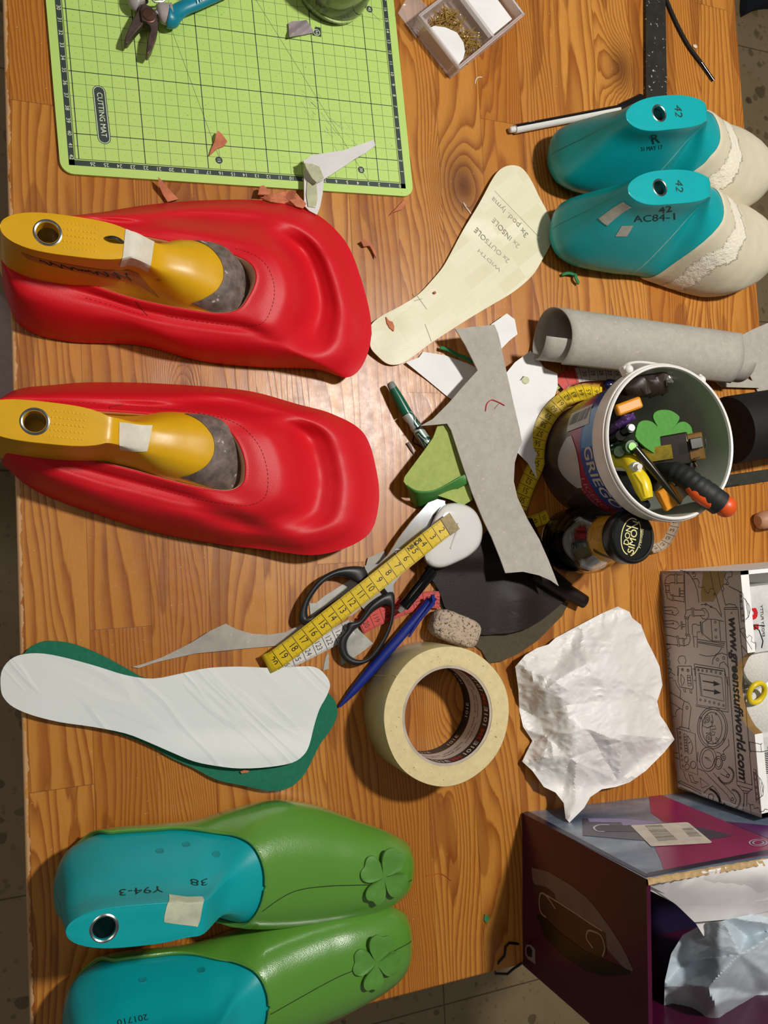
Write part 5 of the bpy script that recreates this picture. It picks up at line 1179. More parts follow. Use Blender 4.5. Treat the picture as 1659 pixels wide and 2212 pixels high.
gp = thing('marker_pen', tuple(TC + Vector((-2, 0, .6))), 'purple glitter pen in the tub below the amber knife', 'marker pen'); mb = M(); mb.tube([Vector((45, 9, 1)), W(1340, 915, 9.8), W(1352, 905, 10.2), W(1366, 900, 10.3), W(1362, 893, 10.3)], [.4, .42, .42, .36, .25], 12); part('glitter_barrel', mb, mat('purple_glitter', '4a2f66', .2, var=.6, vs=500, specks=('c98a50', 600, .68)), gp)
p_ = pen('black pen with a pale ringed end in the tub beside the purple glitter pen', Vector((45.5, 8.5, .6)), W(1362, 925, 10.8), .42, mat('gloss_black', '0b0b0c', .12), MW, .28, .25)
p_ = pen('green translucent pen end glowing in the tub', Vector((46, 8, .6)), W(1365, 965, 10.6), .62, mat('green_clear', '2f6a1c', .12, trans=.5), mat('green_light_plastic', '7cc238', .15), .34, .15)
p_ = pen('white and black striped marker end in the tub, pointing right', Vector((44.6, 7.2, 4.0)), W(1376, 1008, 10.9), .42, MW, MW, .24, .45, name='marker_pen', cat='marker pen')
ym = thing('marker_pen', tuple(TC + Vector((-2, -2, .6))), 'yellow highlighter with a clip in the tub', 'marker pen'); YE = mat('yellow_marker_plastic', 'dcc21c', .3, var=.05)
C = [Vector(q) for q in spline([[45.5, 7.5, 1.0], list(W(1350, 995, 9.0)), list(W(1378, 1028, 10.2)), list(W(1398, 1078, 10.8))], 10)]; mb = M(); mb.tube(C, [.75 - .25*ss(.75, 1, i/len(C)) for i in range(len(C))], 16); part('barrel', mb, YE, ym)
mb = M(); mb.tube([W(1372, 1022, 11.2), W(1388, 1045, 11.5), W(1394, 1072, 11.4)], [.16, .2, .12], 8); part('clip', mb, YE, ym)
tw = thing('tweezers', tuple(W(1420, 1030, 9)), 'dark slim tweezers lying diagonally across the tools in the tub', 'tweezers'); rod(tw, 'arm', W(1372, 968, 10.9), W(1470, 1088, 11.9), .32, .2, mat('dark_olive_metal', '1e1a0c', .25, var=.2), prof=[(0, 0), (.3, 0), (.36, .3), (.26, .75), (.14, 1), (0, 1)])
ak = thing('craft_knife', tuple(W(1440, 1075, 6)), 'amber plastic knife end at the lower edge of the tub', 'knife'); bar(ak, 'knife_body', W(1425, 1085, 10.0), W(1462, 1062, 10.6), 1.9, .7, YOR, .15); bar(ak, 'blade_guard', W(1462, 1068, 10.6), W(1480, 1050, 10.8), 1.3, .5, mat('white_grip', 'b9a78a', .4), .1)
fo = thing('foil_bundle', tuple(TC + Vector((-1, 3, .6))), 'dark brown bundle with crinkled silver foil at the upper edge of the tub', 'foil'); mb = M(); C = [Vector(q) for q in spline([[45.5, 9.5, 1.0], list(W(1345, 850, 8.2)), list(W(1390, 830, 9.3)), list(W(1430, 822, 9.8))], 8)]; mb.tube(C, [1.15]*len(C), 18); mb.v = [p + Vector((noise.noise(p*1.7), noise.noise(p*1.7+Vector((5, 0, 0))), noise.noise(p*1.7+Vector((0, 5, 0)))))*.35 for p in mb.v]; part('brown_wrap', mb, mat('brown_wrap', '2f241a', .45, var=.4, vs=30), fo)
mb = M(); mb.ell(W(1432, 812, 10.2), (1.0, .7, .55), 28); mb.v = [p + Vector((noise.noise(p*3), noise.noise(p*3.3+Vector((5, 0, 0))), noise.noise(p*2.7)))*.3 for p in mb.v]; part('foil_end', mb, mat('silver_foil', 'bdbab2', .25, metal=.8, var=.2, vs=100), fo, smooth=20)
cl_ = thing('felt_clover', tuple(W(1435, 920, 8)), 'green clover cut-out standing in the tub', 'clover'); 
PC = [(1378, 952), (1376, 925), (1382, 912), (1395, 908), (1410, 912), (1421, 922), (1412, 905), (1413, 893), (1425, 886), (1445, 886), (1460, 893), (1468, 902), (1462, 915), (1452, 928), (1465, 914), (1478, 911), (1490, 918), (1495, 930), (1494, 960), (1440, 990)]
mb = M(); sheet(mb, [tuple(q) for q in spline(PC, 3, True)], lambda u, v: lerp(11.0, 9.6, (u-1375)/120) , .2, 16); part('clover_sheet', mb, mat('bright_green_felt', '4f8f3c', .85, var=.08, vs=300, bump=.3, bs=900), cl_, weld=False)

# ================================================================= jar with black lid
JC = Vector((43.7, .5, 0)); jar = thing('glass_jar', tuple(JC), 'small glass jar with a black lid reading Don Simon Premium, beside the tub', 'jar')
GLS = mat('clear_glass', 'f2f4f0', .03, var=0, trans=1.0, ior=1.45)
mb = M(); outp = [(0, .0), (2.5, .0), (2.95, .15), (3.05, .7), (3.05, 3.4), (2.95, 4.2), (2.5, 5.2), (2.05, 5.9), (1.95, 6.4), (1.95, 8.2), (1.9, 9.0)]; inn = [(1.7, 9.0), (1.75, 6.4), (1.9, 5.9), (2.35, 5.1), (2.78, 4.1), (2.85, 3.4), (2.85, .8), (2.6, .4), (0, .35)]
mb.lathe(outp + inn, JC, n=64); part('glass_body', mb, GLS, jar, smooth=60)
mb = M(); mb.lathe([(0, .36), (2.55, .42), (2.8, .8), (2.8, 2.3), (0, 2.35)], JC, n=48); part('dark_contents', mb, mat('dark_resin', '1a0f08', .25, var=.4, vs=40), jar, smooth=40, label='dark contents at the bottom of the jar')
mb = M(); mb.lathe([(1.99, 5.95), (2.0, 6.1), (2.0, 8.25), (1.97, 8.3)], JC, n=64); part('neck_label', mb, mat('gold_paper', 'b98a1c', .4, var=.1, vs=60), jar, smooth=40, label='gold paper label with an olive branch')
def JS(th, z): return JC + Vector((2.03*cos(th), 2.03*sin(th), z))
mb = M()
for i, t in enumerate(('INGREDIENTES: aceite', 'oliva virgen extra 98%', 'Consumir preferente', 'conservar en lugar', 'fresco y seco', 'PESO NETO 95 g')): text(mb, t, lambda x, y, i=i: JS(radians(165) + x/2.03, 7.9 - i*.27 + y), .15, 0, maxe=.5, sx=.8)
part('label_lettering', mb, mat('label_small_print', '5a4310', .5), jar, smooth=0, weld=False, kind='stuff')
mb = M()
for k in range(7):
    th0 = radians(205 + k*4); z0 = 6.5 + .2*k; mb.add([JS(th0, z0), JS(th0+.10, z0+.16), JS(th0+.22, z0+.12), JS(th0+.11, z0-.04)], [(0, 1, 2, 3)]); mb.add([JS(th0, z0), JS(th0-.02, z0+.22), JS(th0+.06, z0+.36), JS(th0+.07, z0+.14)], [(0, 1, 2, 3)])
part('olive_branch', mb, mat('olive_print', '3c3a14', .5), jar, smooth=0, weld=False)
mb = M(); mb.lathe([(0, 9.62), (1.85, 9.62), (1.9, 9.7), (2.05, 9.72), (2.2, 9.6), (2.26, 9.35), (2.26, 8.5), (2.2, 8.35), (1.95, 8.35)], JC, n=72); part('lid', mb, mat('lid_black', '101110', .3, var=.15, vs=300), jar, smooth=40)
LC = JC + Vector((0, 0, 9.64)); la = pxang((1352, 1120), (1340, 1180), 9.6)
la = pxang((1384, 1215), (1392, 1118), 9.64); GO = mat('lid_gold', 'd8cf8e', .4)
la = pxang((1362, 1207), (1378, 1115), 9.64)
ld = Vector((cos(la), sin(la), 0)); lu = Vector((-sin(la), cos(la), 0))
if lu.x > 0: lu = -lu
mb = M(); text(mb, 'DON', lambda x, y: LC + ld*x + lu*(y+.55), .52, bold=.01); text(mb, 'SIMON', lambda x, y: LC + ld*x + lu*(y-.05), .66, bold=.01); text(mb, 'Premium', lambda x, y: LC + ld*(x+.1+y*.2) + lu*(y-.80), .30, sx=1.1)
stroke(mb, [LC + ld*(1.55*cos(t)) + lu*(.95*sin(t)+.22) for t in [pi*k/24 - .3 for k in range(27)]], .09, 0, 0); stroke(mb, [LC + ld*(1.6*cos(t)) + lu*(.85*sin(t)+.1) for t in [pi+pi*k/24+.2 for k in range(20)]], .09, 0, 0)
part('lid_print', mb, GO, jar, smooth=0, weld=False, label='pale gold lettering on the lid')

# ================================================================= printed white carton (right edge)
cart = thing('carton', (60, -13.6, 0), 'open white carton printed with pipes and gears, beside the purple box', 'box')
CW = mat('carton_white_shaded', 'c3b8ae', .6, var=.03, vs=30); CWT = mat('carton_white_lit', 'ecebe6', .6, var=.03); KRAFT = mat('kraft_board', '8a6b3c', .8, var=.1, vs=120); INKB = mat('carton_ink', '1c1517', .6)  # one white board: shaded front and brightly lit top are put into the colours
G0, G1 = Vector((54.2, -2.9, 0)), Vector((54.55, -24.1, 0)); gn = (G1-G0).cross(Vector((0, 0, 1))).normalized()
if gn.x > 0: gn = -gn
gd = (G1-G0).normalized(); GHt = 10.4; GL = (G1-G0).length
def GP(u, v, lift=.015): return RP(u, v, G0, gn) + gn*lift
# front wall with thumb notch
a0 = (RP(1626, 1412, G0 + Vector((0, 0, 0)), gn)-G0).dot(gd); a1 = (RP(1645, 1590, G0, gn)-G0).dot(gd); mb = M(); poly = [(0, 0), (GL, 0), (GL, GHt)]
for k in range(15): t = k/14; s_ = lerp(a1, a0, t); poly.append((s_, GHt - 1.9*sin(pi*t)**.6))
poly.append((0, GHt)); 
def wall(mb, poly, o, dx, th, n_, m=0, me=1, mt=None):
    tri = geometry.tessellate_polygon([[Vector((p[0], p[1], 0)) for p in poly]]); n = len(poly); b = len(mb.v)
    mb.v += [o + dx*p[0] + Vector((0, 0, p[1])) for p in poly] + [o + dx*p[0] + Vector((0, 0, p[1])) - n_*th for p in poly]
    for t in tri: mb.face([b+i for i in t], m); mb.face([b+n+i for i in t][::-1], m)
    for i in range(n): j = (i+1) % n; mb.face((b+i, b+j, b+n+j, b+n+i), (me if 3 <= i < 17 else (mt if mt is not None and (i == 2 or i == 17) else m)))
wall(mb, poly, G0, gd, .9, gn, 0, 1, 2); part('front_wall', mb, [CW, KRAFT, CWT], cart, smooth=0, weld=False)
for (o, dx, ln, n_, nm) in ((G0 - gn*.0, -gn, 17, -gd, 'side_wall'), (G1, -gn, 17, gd, 'side_wall'), (G0 - gn*17, gd, GL, -gn, 'back_wall')):
    mb = M(); wall(mb, [(0, 0), (ln, 0), (ln, GHt), (0, GHt)], o, dx, .35, n_, 0, 0); part(nm, mb, CWT, cart, smooth=0, weld=False)
mb = M(); wall(mb, [(0, 0), (17, 0), (17, .3), (0, .3)], G0, -gn, GL, -gd, 0, 0); part('carton_floor', mb, CWT, cart, smooth=0, weld=False)
INKW = .058
def c6(P): return [(1400+x/6.405, 1200+y/6.405) for x, y in P]
def c7(P): return [(1400+x/6.405, 1440+y/6.405) for x, y in P]
def gs(mb, pts, w=INKW, closed=False, sp=0):
    if sp: pts = spline(pts, sp, closed)
    P = [GP(*q) for q in pts]
    if closed: P = P + [P[0]]
    rows = []
    for i, p in enumerate(P):
        t = P[min(i+1, len(P)-1)] - P[max(i-1, 0)]
        if closed and i in (0, len(P)-1): t = P[1] - P[-2]
        s_ = t.cross(gn); s_ = s_.normalized() if s_.length > 1e-6 else Vector((0, 0, 1)); rows.append([p + s_*w/2, p - s_*w/2])
    mb.grid(rows)
def ring(f, x, y, rx, ry, n=16): return f([(x+rx*cos(2*pi*k/n), y+ry*sin(2*pi*k/n)) for k in range(n)])
def gear(f, x, y, r, t, n, a0=0, a1=2*pi, sk=1.0):
    out = []
    for k in range(n*4+1):
        a = a0+(a1-a0)*k/(n*4); q = r if (k//2) % 2 else r-t; out.append((x+q*sk*cos(a), y+q*sin(a)))
    return f(out)
mb = M()
S6 = [[(315,262),(250,300),(232,380)],[(370,270),(310,265)],[(300,385),(330,375),(370,378)],[(370,262),(375,395),(400,395),(400,250),(380,245),(370,262)],[(400,268),(495,268),(500,650)],[(400,380),(500,380)],[(228,385),(230,415),(298,418),(300,395),(228,385)],[(245,418),(250,480)],[(290,418),(295,485)],[(240,482),(242,508),(302,512),(300,488),(240,482)],[(250,510),(270,590),(335,625)],[(300,512),(310,545),(340,555)],[(335,540),(340,630),(358,630),(352,540),(335,540)],[(355,560),(505,572)],[(355,618),(505,642)],[(430,450),(432,560),(445,560),(442,448),(430,450)],[(445,490),(500,490)],[(445,530),(500,530)],
[(500,210),(580,270),(640,370),(680,480),(705,655)],[(500,215),(520,760)],[(620,325),(680,320),(710,380),(690,430),(740,445),(780,430),(790,490),(830,525),(850,510),(850,465),(900,455)],[(445,205),(480,210),(500,225)],[(635,225),(660,260),(650,290),(620,300)],
[(860,215),(905,460),(940,545),(1020,830)],[(965,220),(1000,400),(1050,600),(1075,690)],[(1080,225),(1060,290),(1070,330),(1100,350)],[(1130,225),(1165,225),(1160,290),(1110,300),(1100,340)],[(1035,500),(1050,460),(1030,420),(1050,395),(1085,400),(1110,410)],[(1115,425),(1290,510)],
[(215,715),(330,712),(390,725),(430,780),(380,830),(330,815),(222,800)],[(225,765),(330,760),(345,790)],[(228,905),(340,900),(400,920),(440,970),(390,1020),(330,1000),(240,985)],[(235,950),(350,945)],
[(605,725),(615,850),(635,850),(625,722),(605,725)],[(600,740),(530,760),(505,850)],[(650,755),(760,755),(790,790),(780,830),(640,835)],[(640,730),(650,760)],[(600,820),(570,835),(560,870)],[(505,850),(508,872),(562,878),(560,855),(505,850)],[(520,875),(530,1085)],[(550,878),(560,1090)],[(515,1088),(518,1110),(582,1115),(578,1092),(515,1088)],[(455,915),(460,1025),(475,1025),(470,912),(455,915)],[(472,955),(515,955)],[(472,985),(515,985)],
[(735,735),(790,735),(830,790),(840,850),(800,885),(750,870),(725,835)],[(745,930),(830,880),(935,885),(1050,915)],[(750,930),(760,1090),(880,1180),(1070,1195)],[(870,885),(890,1175)],[(985,900),(1005,1190)],[(720,915),(730,1040),(750,1110),(740,1030),(730,915),(720,915)],[(610,960),(650,945),(690,965),(715,965)],[(610,960),(615,1090),(625,1120),(680,1125),(680,1060),(720,1055)],[(625,1125),(640,1270)],[(680,1125),(680,1280)],
[(685,1160),(1060,1220),(1050,1245),(690,1190)],[(690,1205),(1050,1270)],[(710,1370),(820,1395),(920,1385),(980,1340),(1020,1280)],[(245,1100),(400,1130)],[(250,1220),(410,1240)],[(400,1110),(415,1265),(435,1265),(420,1110),(400,1110)],[(430,1145),(480,1150)],[(435,1240),(490,1250)],[(480,1140),(490,1255),(505,1255),(498,1145),(480,1140)],[(500,1160),(540,1140),(530,1110)],[(500,1250),(560,1230),(580,1180),(582,1115)],
[(245,1225),(300,1235),(315,1275),(260,1300),(265,1335),(300,1360),(290,1395),(255,1405),(260,1440),(310,1465),(300,1510),(270,1520),(275,1560),(325,1580),(320,1620),(350,1640),(380,1660)],
[(440,1500),(415,1450),(430,1400),(475,1385),(510,1400),(525,1460),(510,1500)],[(890,1510),(895,1440),(950,1370),(1020,1350),(1090,1375)],[(985,1540),(1000,1490),(1050,1470),(1110,1550)],
[(1050,745),(1250,745),(1245,720),(1060,720),(1050,745)],[(1070,690),(1120,670),(1200,680),(1230,730)],[(1060,760),(1105,1530)],[(1245,760),(1320,1550)],[(1270,510),(1290,920),(1340,925),(1320,540),(1300,510),(1270,510)],[(1320,580),(1355,620),(1400,690),(1415,740),(1395,840),(1350,890)],[(1350,600),(1390,860)],[(1375,650),(1400,800)],[(1440,1300),(1270,1030)],[(1275,1020),(1320,1000),(1350,1040),(1320,1070),(1375,1140),(1400,1100),(1440,1130),(1430,1190),(1475,1210)],[(1290,1240),(1410,1390)],
[(415,1530),(600,1530)],[(415,1530),(410,1665)],[(600,1530),(605,1665)],[(640,1500),(1060,1570)],[(640,1500),(650,1665)],[(665,1545),(1035,1600)],[(1060,1570),(1070,1665)],[(730,680),(810,675),(870,710),(940,740),(1020,850)]]
for P in S6: gs(mb, c6(P), sp=0)
for (x, y, r) in ((555,240,14),(622,245,15),(800,675,16),(872,710,13),(1100,385,20),(340,790,10),(350,940,10),(930,920,15),(938,1030,16),(940,1130,16),(960,1440,20),(1048,1418,20),(475,1580,18),(552,1590,18),(698,1580,13),(752,1590,13),(812,1600,13),(875,1602,13),(938,1618,13),(1000,1630,13),(1290,562,13),(1293,635,13),(1300,735,13),(1312,830,13),(1318,902,13),(918,535,14),(1155,795,8)): gs(mb, ring(c6, x, y, r*.8, r, 10), .05, True)
S7 = [[(395,0),(420,20),(415,200),(440,280),(610,315),(625,300),(600,0)],[(655,0),(680,530),(1080,590),(1060,60),(660,0)],[(700,90),(730,400),(1050,480),(1020,150),(700,90)],[(715,110),(745,390)],[(660,520),(665,545),(1110,630),(1100,250),(1060,60)],[(620,30),(650,35)],[(630,190),(660,195)],[(1080,150),(1105,140),(1100,240),(1120,260)],
[(455,105),(500,160),(500,220),(470,265),(455,200),(455,105)],[(545,120),(580,120),(600,260),(560,270),(545,200),(545,120)],[(550,150),(588,155)],[(552,190),(592,195)],[(555,230),(596,235)],[(490,305),(500,350),(520,350),(515,305)],[(575,320),(585,370),(605,370),(600,320)],
[(270,10),(320,30),(310,80),(270,110),(290,160),(340,150),(350,200),(380,190),(390,240),(420,290),(450,330),(450,380),(440,420),(460,440)],[(300,350),(510,480),(560,500),(595,560),(560,870)],[(310,490),(480,600)],[(500,480),(480,560),(465,830)],[(430,850),(440,830),(570,860),(590,900)],[(345,720),(340,680),(390,690),(380,640),(400,600),(440,580)],
[(400,850),(650,930),(690,1500),(450,1410),(400,850)],[(495,930),(525,935),(545,1195),(515,1190),(495,930)],[(545,950),(600,1040),(620,1120),(600,1200),(560,1210),(545,950)],[(560,1060),(590,1040)],[(500,970),(527,975)],[(503,1010),(530,1015)],[(506,1050),(534,1055)],[(510,1090),(537,1095)],[(513,1130),(541,1135)],[(515,1165),(543,1170)],
[(370,1190),(420,1200)],[(380,1260),(430,1275)],[(690,1180),(685,1300),(720,1320)],[(690,1410),(780,1450)],[(490,1440),(520,1540),(560,1600)],[(560,1480),(600,1600),(680,1620)],[(575,1500),(615,1510),(640,1590),(700,1600)],[(420,1600),(740,1760),(730,1720),(445,1580),(420,1600)],[(440,1665),(740,1800)],[(720,1540),(850,1640),(740,1680),(720,1540)],
[(780,1450),(1100,1780),(1160,1880),(1200,1900),(1220,1850),(1190,1780),(900,1470)],[(1000,1480),(1110,1540),(1130,1500),(1040,1410)],[(1225,1590),(1230,1640),(1440,1700),(1445,1640),(1225,1580)],[(1240,1640),(1300,1710),(1400,1730),(1430,1700)],[(1310,1720),(1330,1750),(1385,1750),(1390,1725)],[(1330,1750),(1325,1930)],[(1370,1755),(1365,1930)],[(1320,1900),(1310,2020),(1430,2050),(1410,1910),(1380,1890)],
[(1410,1910),(1460,1910),(1470,1960),(1530,1950),(1550,2010),(1600,2000),(1620,1970),(1659,1980)],[(1460,1420),(1490,1420),(1540,1900),(1500,1870),(1460,1450)],[(1510,1500),(1560,1560),(1600,1650),(1590,1780),(1540,1820)],[(1540,1540),(1570,1790)],[(1570,1600),(1590,1740)],[(1400,1040),(1420,1190)],[(1400,1040),(1560,1075),(1580,1060)],[(1420,1170),(1570,1180),(1659,1160)],[(1560,1075),(1570,1180)],
[(1110,0),(1230,1590)],[(1310,0),(1440,1640)],[(770,1750),(830,1690),(900,1650),(940,1700),(980,1760),(1000,1830),(1020,1900)],[(945,1180),(1000,1200),(1010,1240)],[(1110,1000),(1120,1090),(1040,1170),(1050,1210)]]
for P in S7: gs(mb, c7(P), sp=0)
for (x, y, rx, ry) in ((890,850,225,290),(890,850,200,260),(885,850,150,220),(830,1280,125,170),(830,1280,90,130),(975,1330,60,90),(975,1330,40,60),(1040,1255,35,45),(1040,1255,14,18),(840,990,40,50),(840,990,14,20),(820,720,36,50),(820,720,16,22),(530,1285,32,40),(540,1385,32,40),(625,1360,42,50),(1168,1835,18,22),(1105,1510,18,22),(870,1810,40,50),(538,568,14,22)): gs(mb, ring(c7, x, y, rx*.92, ry, 28), .055, True)
for (x, y) in ((440,915),(445,980),(455,1070),(458,1130),(465,1230),(470,1290),(480,1375),(475,45),(552,55),(698,48),(752,55),(812,62),(875,65),(938,80),(1002,95),(725,460),(790,470),(852,488),(915,500),(980,520),(1045,538),(940,655),(718,705),(1050,1010),(828,1060),(785,775),(877,765),(1340,1590),(1475,1480),(1480,1560),(1495,1670),(1500,1760),(1510,1830)): gs(mb, ring(c7, x, y, 11, 14, 8), .05, True)
gs(mb, c7([(740,690),(760,820),(820,850),(880,820),(900,760),(880,660)])); gs(mb, c7([(860,830),(930,820),(940,860),(880,870),(880,900),(930,910),(910,950),(860,940),(860,830)])); gs(mb, c7([(800,920),(880,920),(870,1000),(900,1060),(960,1070),(980,1040),(930,1000),(940,980),(980,1010)])); gs(mb, c7([(785,1250),(830,1290),(880,1320),(840,1270),(785,1250)]))
gs(mb, gear(c7, 1080, 1500, 130, 26, 20, -1.3, 2.9, .9), .05); gs(mb, gear(c7, 1160, 1840, 150, 26, 22, -1.6, 2.8, .85), .05); gs(mb, gear(c7, 800, 1900, 230, 28, 22, -1.3, -.1, .9), .05)
part('printed_drawing', mb, INKB, cart, smooth=0, weld=False, kind='stuff', label='black line drawing of pipes, bulbs and gears')
mb = M()
for (P) in (c7([(755,190),(910,215),(905,195),(1000,245),(905,270),(910,235),(757,205)]), c7([(765,310),(920,335),(915,310),(1010,365),(912,385),(915,350),(767,325)])):
    mb.face([mb.vert(GP(*q, .02)) for q in P])
part('printed_arrows', mb, INKB, cart, smooth=0, weld=False, kind='stuff')
t0, t1 = GP(1589, 1332, .03), GP(1613, 1682, .03); dd = (t1-t0); hgt = (GP(1587, 1500)-GP(1607, 1499)).length
vs, fs = text_geo('www.greenstuffworld.com', 0, .03); x0 = min(v.x for v in vs); x1 = max(v.x for v in vs); mb = M(); upz = Vector((0, 0, 1))
b0, b1 = GP(1573, 1332, .03), GP(1596, 1682, .03)
mb.add([b0.lerp(b1, (v.x-x0)/(x1-x0) ) + upz*((v.y+.36)*1.35) + (b1-b0).normalized()*(.18*v.y) for v in vs], fs); part('web_address', mb, INKB, cart, smooth=0, weld=False, label='bold printed web address www.greenstuffworld.com')
mb = M(); mb.face([mb.vert(GP(*q, .012)) for q in c6([(760,230),(1060,215),(1040,420),(900,640),(740,640),(730,540)])]); part('yellow_tape_patch', mb, mat('yellowed_tape', '9c8a5c', .35, var=.1), cart, smooth=0, weld=False, label='yellowed adhesive tape patch')
# carton contents
ep = thing('putty_pack', (58.2, -7.5, .4), 'white pack with red lettering inside the printed carton', 'pack'); mb = M(); mb.box((58.6, -7.4, 4.6), (5.2, 6.0, 8.2), .03); part('pack_card', mb, mat('pack_white', 'c9c9c6', .5), ep, bevel=.1)
mb = M(); text(mb, '21', lambda x, y: Vector((56.5 + y, -7.5 - x, 8.74)), 1.6, 0, bold=.05); part('red_numeral', mb, mat('pack_red', 'c4151c', .5), ep, smooth=0, weld=False)
mb = M(); text(mb, 'EPOXY PUTTY', lambda x, y: Vector((57.95 + y, -7.6 + x*1, 8.74)), .32, 0, sx=1.0); part('pack_lettering', mb, TBK, ep, smooth=0, weld=False)
for (cx, cy, r_, ln, lab) in ((58.0, -11.6, 1.9, 4.2, 'white thread cone, the upper one in the printed carton'), (58.2, -15.8, 2.1, 5, 'white thread spool beside the thumb notch of the printed carton')):
    sp_ = thing('thread_spool', (cx, cy, .3), lab, 'thread', 'white thread spools'); mb = M(); mb.lathe([(0, 1), (r_*.8, 1.0)] + [(r_*(1+.03*sin(k*2)), 1.2+k*.25) for k in range(28)] + [(r_*.6, 8.4), (0, 8.5)], (cx, cy, 0), n=40); part('wound_thread', mb, mat('white_thread', 'cfccc4', .7, var=.08, vs=600, bump=.6, bs=700), sp_)
mb = M(); mb.tube([Vector((56.6+.9*cos(a), -13.9+.9*sin(a), 8.8+.3*sin(a))) for a in [2*pi*k/24 for k in range(24)]], .24, 10, 0, False, True); part('yellow_ring', mb, YE, label='small yellow plastic ring between the thread spools', cat='ring')
mb = M(); mb.tube([W(1622, 1348, 9.6), W(1640, 1362, 9.6), W(1648, 1385, 9.5), W(1645, 1400, 9.4)], .05, 6); mb.tube([W(1622, 1350, 9.6), W(1652, 1352, 9.7)], .05, 6); part('black_thread_loop', mb, MB_, label='loose black thread over the white thread cone', cat='thread')
lb = thing('labelled_bag', (58.5, -20, .4), 'clear bag with a printed white label at the lower end of the printed carton', 'bag'); mb = M(); mb.box((58.8, -20.3, 4.4), (6.4, 5.2, 7.8), .05); part('label_card', mb, mat('pack_white', 'c9c9c6', .5), lb, bevel=.3)
mb = M(); text(mb, 'REF.', lambda x, y: Vector((56.6 + y*1, -18.6 + x*1, 8.36)), .3); text(mb, 'RECAMBIO', lambda x, y: Vector((58.0 - y*-1, -20.0 + x, 8.36)), .35); [mb.box((57.5+.0, -21.2+.16*k, 8.35), (1.4, .07, .02)) for k in range(12)]; part('label_print', mb, TBK, lb, smooth=0, weld=False, kind='stuff')

# ================================================================= purple box with papers
pb = thing('cardboard_box', (50, -31, 0), 'open dark purple cardboard box picturing an iron, at the lower right corner', 'box')
A_, B_, C_ = Vector((37.1, -23.7, 0)), Vector((36.25, -36.9, 0)), Vector((66.0, -25.2, 0)); D_ = B_ + C_ - A_; PH = 17.0
MAR = mat('box_maroon', '46102c', .28, var=.12, vs=12); MAG = mat('box_magenta', '8c2252', .28, var=.2, vs=14); NAV = mat('box_navy', '1c1730', .3, var=.2, vs=10); 
def denim():
    s = N('box_blue_picture'); v = s.coord(); v2 = s.coord('Object', (10, 10, 30)); c = s.mix(s.ramp(s.noise(v2, 1, 3, .6), [(.3, 0), (.7, 1)]), lin('3b4f68'), lin('9aa6b2')); c = s.mix(s.m('MULTIPLY', s.ramp(s.noise(v, 40, 6, .75), [(.4, 0), (.6, 1)]), .6), c, lin('5c6e84')); s.l(c, s.b.inputs['Base Color']); s.b.inputs['Roughness'].default_value = .25; return s.mat
DEN = denim()
def pwall(nm, P, Q, n_, mats, th=.35, inner=True, lab=None):
    mb = M(); wall(mb, [(0, 0), ((Q-P).length, 0), ((Q-P).length, PH), (0, PH)], P, (Q-P).normalized(), th, n_, 0, 0); mb.m = [1 if i in () else mm for i, mm in enumerate(mb.m)]; return part(nm, mb, mats, pb, smooth=0, weld=False, label=lab)
nl = (B_-A_).cross(Vector((0, 0, 1))).normalized(); nl = nl if nl.x < 0 else -nl; nt = (C_-A_).cross(Vector((0, 0, 1))).normalized(); nt = nt if nt.y > 0 else -nt
pwall('left_panel', A_, B_, nl, [MAR]); pwall('long_panel', A_, C_, nt, [DEN], lab='box side printed with a blue fabric picture'); pwall('long_panel', B_, D_, -nt, [MAR]); pwall('end_panel', C_, D_, -nl, [MAR])
mb = M(); mb.add([A_+Vector((0,0,.1)), B_+Vector((0,0,.1)), D_+Vector((0,0,.1)), C_+Vector((0,0,.1))], [(0, 1, 2, 3)]); part('box_floor', mb, NAV, pb, smooth=0)  # dark colour stands in for the shade deep inside the box
def onpl(nm, polys, P0, n_, m, lift=.02, lab=None, kind=None, sp=0):
    mb = M()
    for P in polys:
        if sp: P = spline(P, sp, True)
        pts = [RP(q[0], q[1], P0, n_) + n_*lift for q in P]; nn = len(pts)
        # tessellate in the plane
        ex = Vector((0, 0, 1)).cross(n_).normalized(); tri = geometry.tessellate_polygon([[Vector((p.dot(ex), p.z, 0)) for p in pts]]); mb.add(pts, [tuple(t) for t in tri])
    return part(nm, mb, m, pb, smooth=0, weld=False, label=lab, kind=kind)
c4 = lambda P: [(1100+x/2.967, 1650+y/2.967) for x, y in P]
onpl('iron_picture', [c4([(145,665),(250,690),(400,780),(500,860),(560,930),(640,1040),(700,1130),(750,1220),(795,1320),(785,1340),(720,1290),(640,1200),(560,1060),(480,1000),(310,890),(180,820),(150,740)])], A_, nl, mat('iron_print_pale', '6b5a5c', .3, var=.1), .02, 'printed picture of an iron')
onpl('iron_picture', [c4([(155,770),(240,790),(290,830),(305,890),(480,1000),(620,1085),(625,1160),(620,1230),(580,1240),(480,1190),(330,1080),(210,960),(170,860)])], A_, nl, mat('iron_print_brown', '3a2420', .3), .03)
onpl('iron_picture', [c4([(170,960),(210,970),(330,1085),(480,1195),(600,1250),(790,1330),(760,1350),(600,1362),(480,1320),(330,1220),(230,1110)])], A_, nl, mat('iron_print_black', '0c080c', .3), .03)
def pl_stroke(nm, lines, P0, n_, m, w, lift=.05):
    mb = M()
    for pts in lines:
        P = [RP(q[0], q[1], P0, n_) + n_*lift for q in spline(pts, 6)]; rows = []
        for i, p in enumerate(P):
            t = P[min(i+1, len(P)-1)] - P[max(i-1, 0)]; s_ = t.cross(n_).normalized(); rows.append([p+s_*w/2, p-s_*w/2])
        mb.grid(rows)
    return part(nm, mb, m, pb, smooth=0, weld=False, kind='stuff')
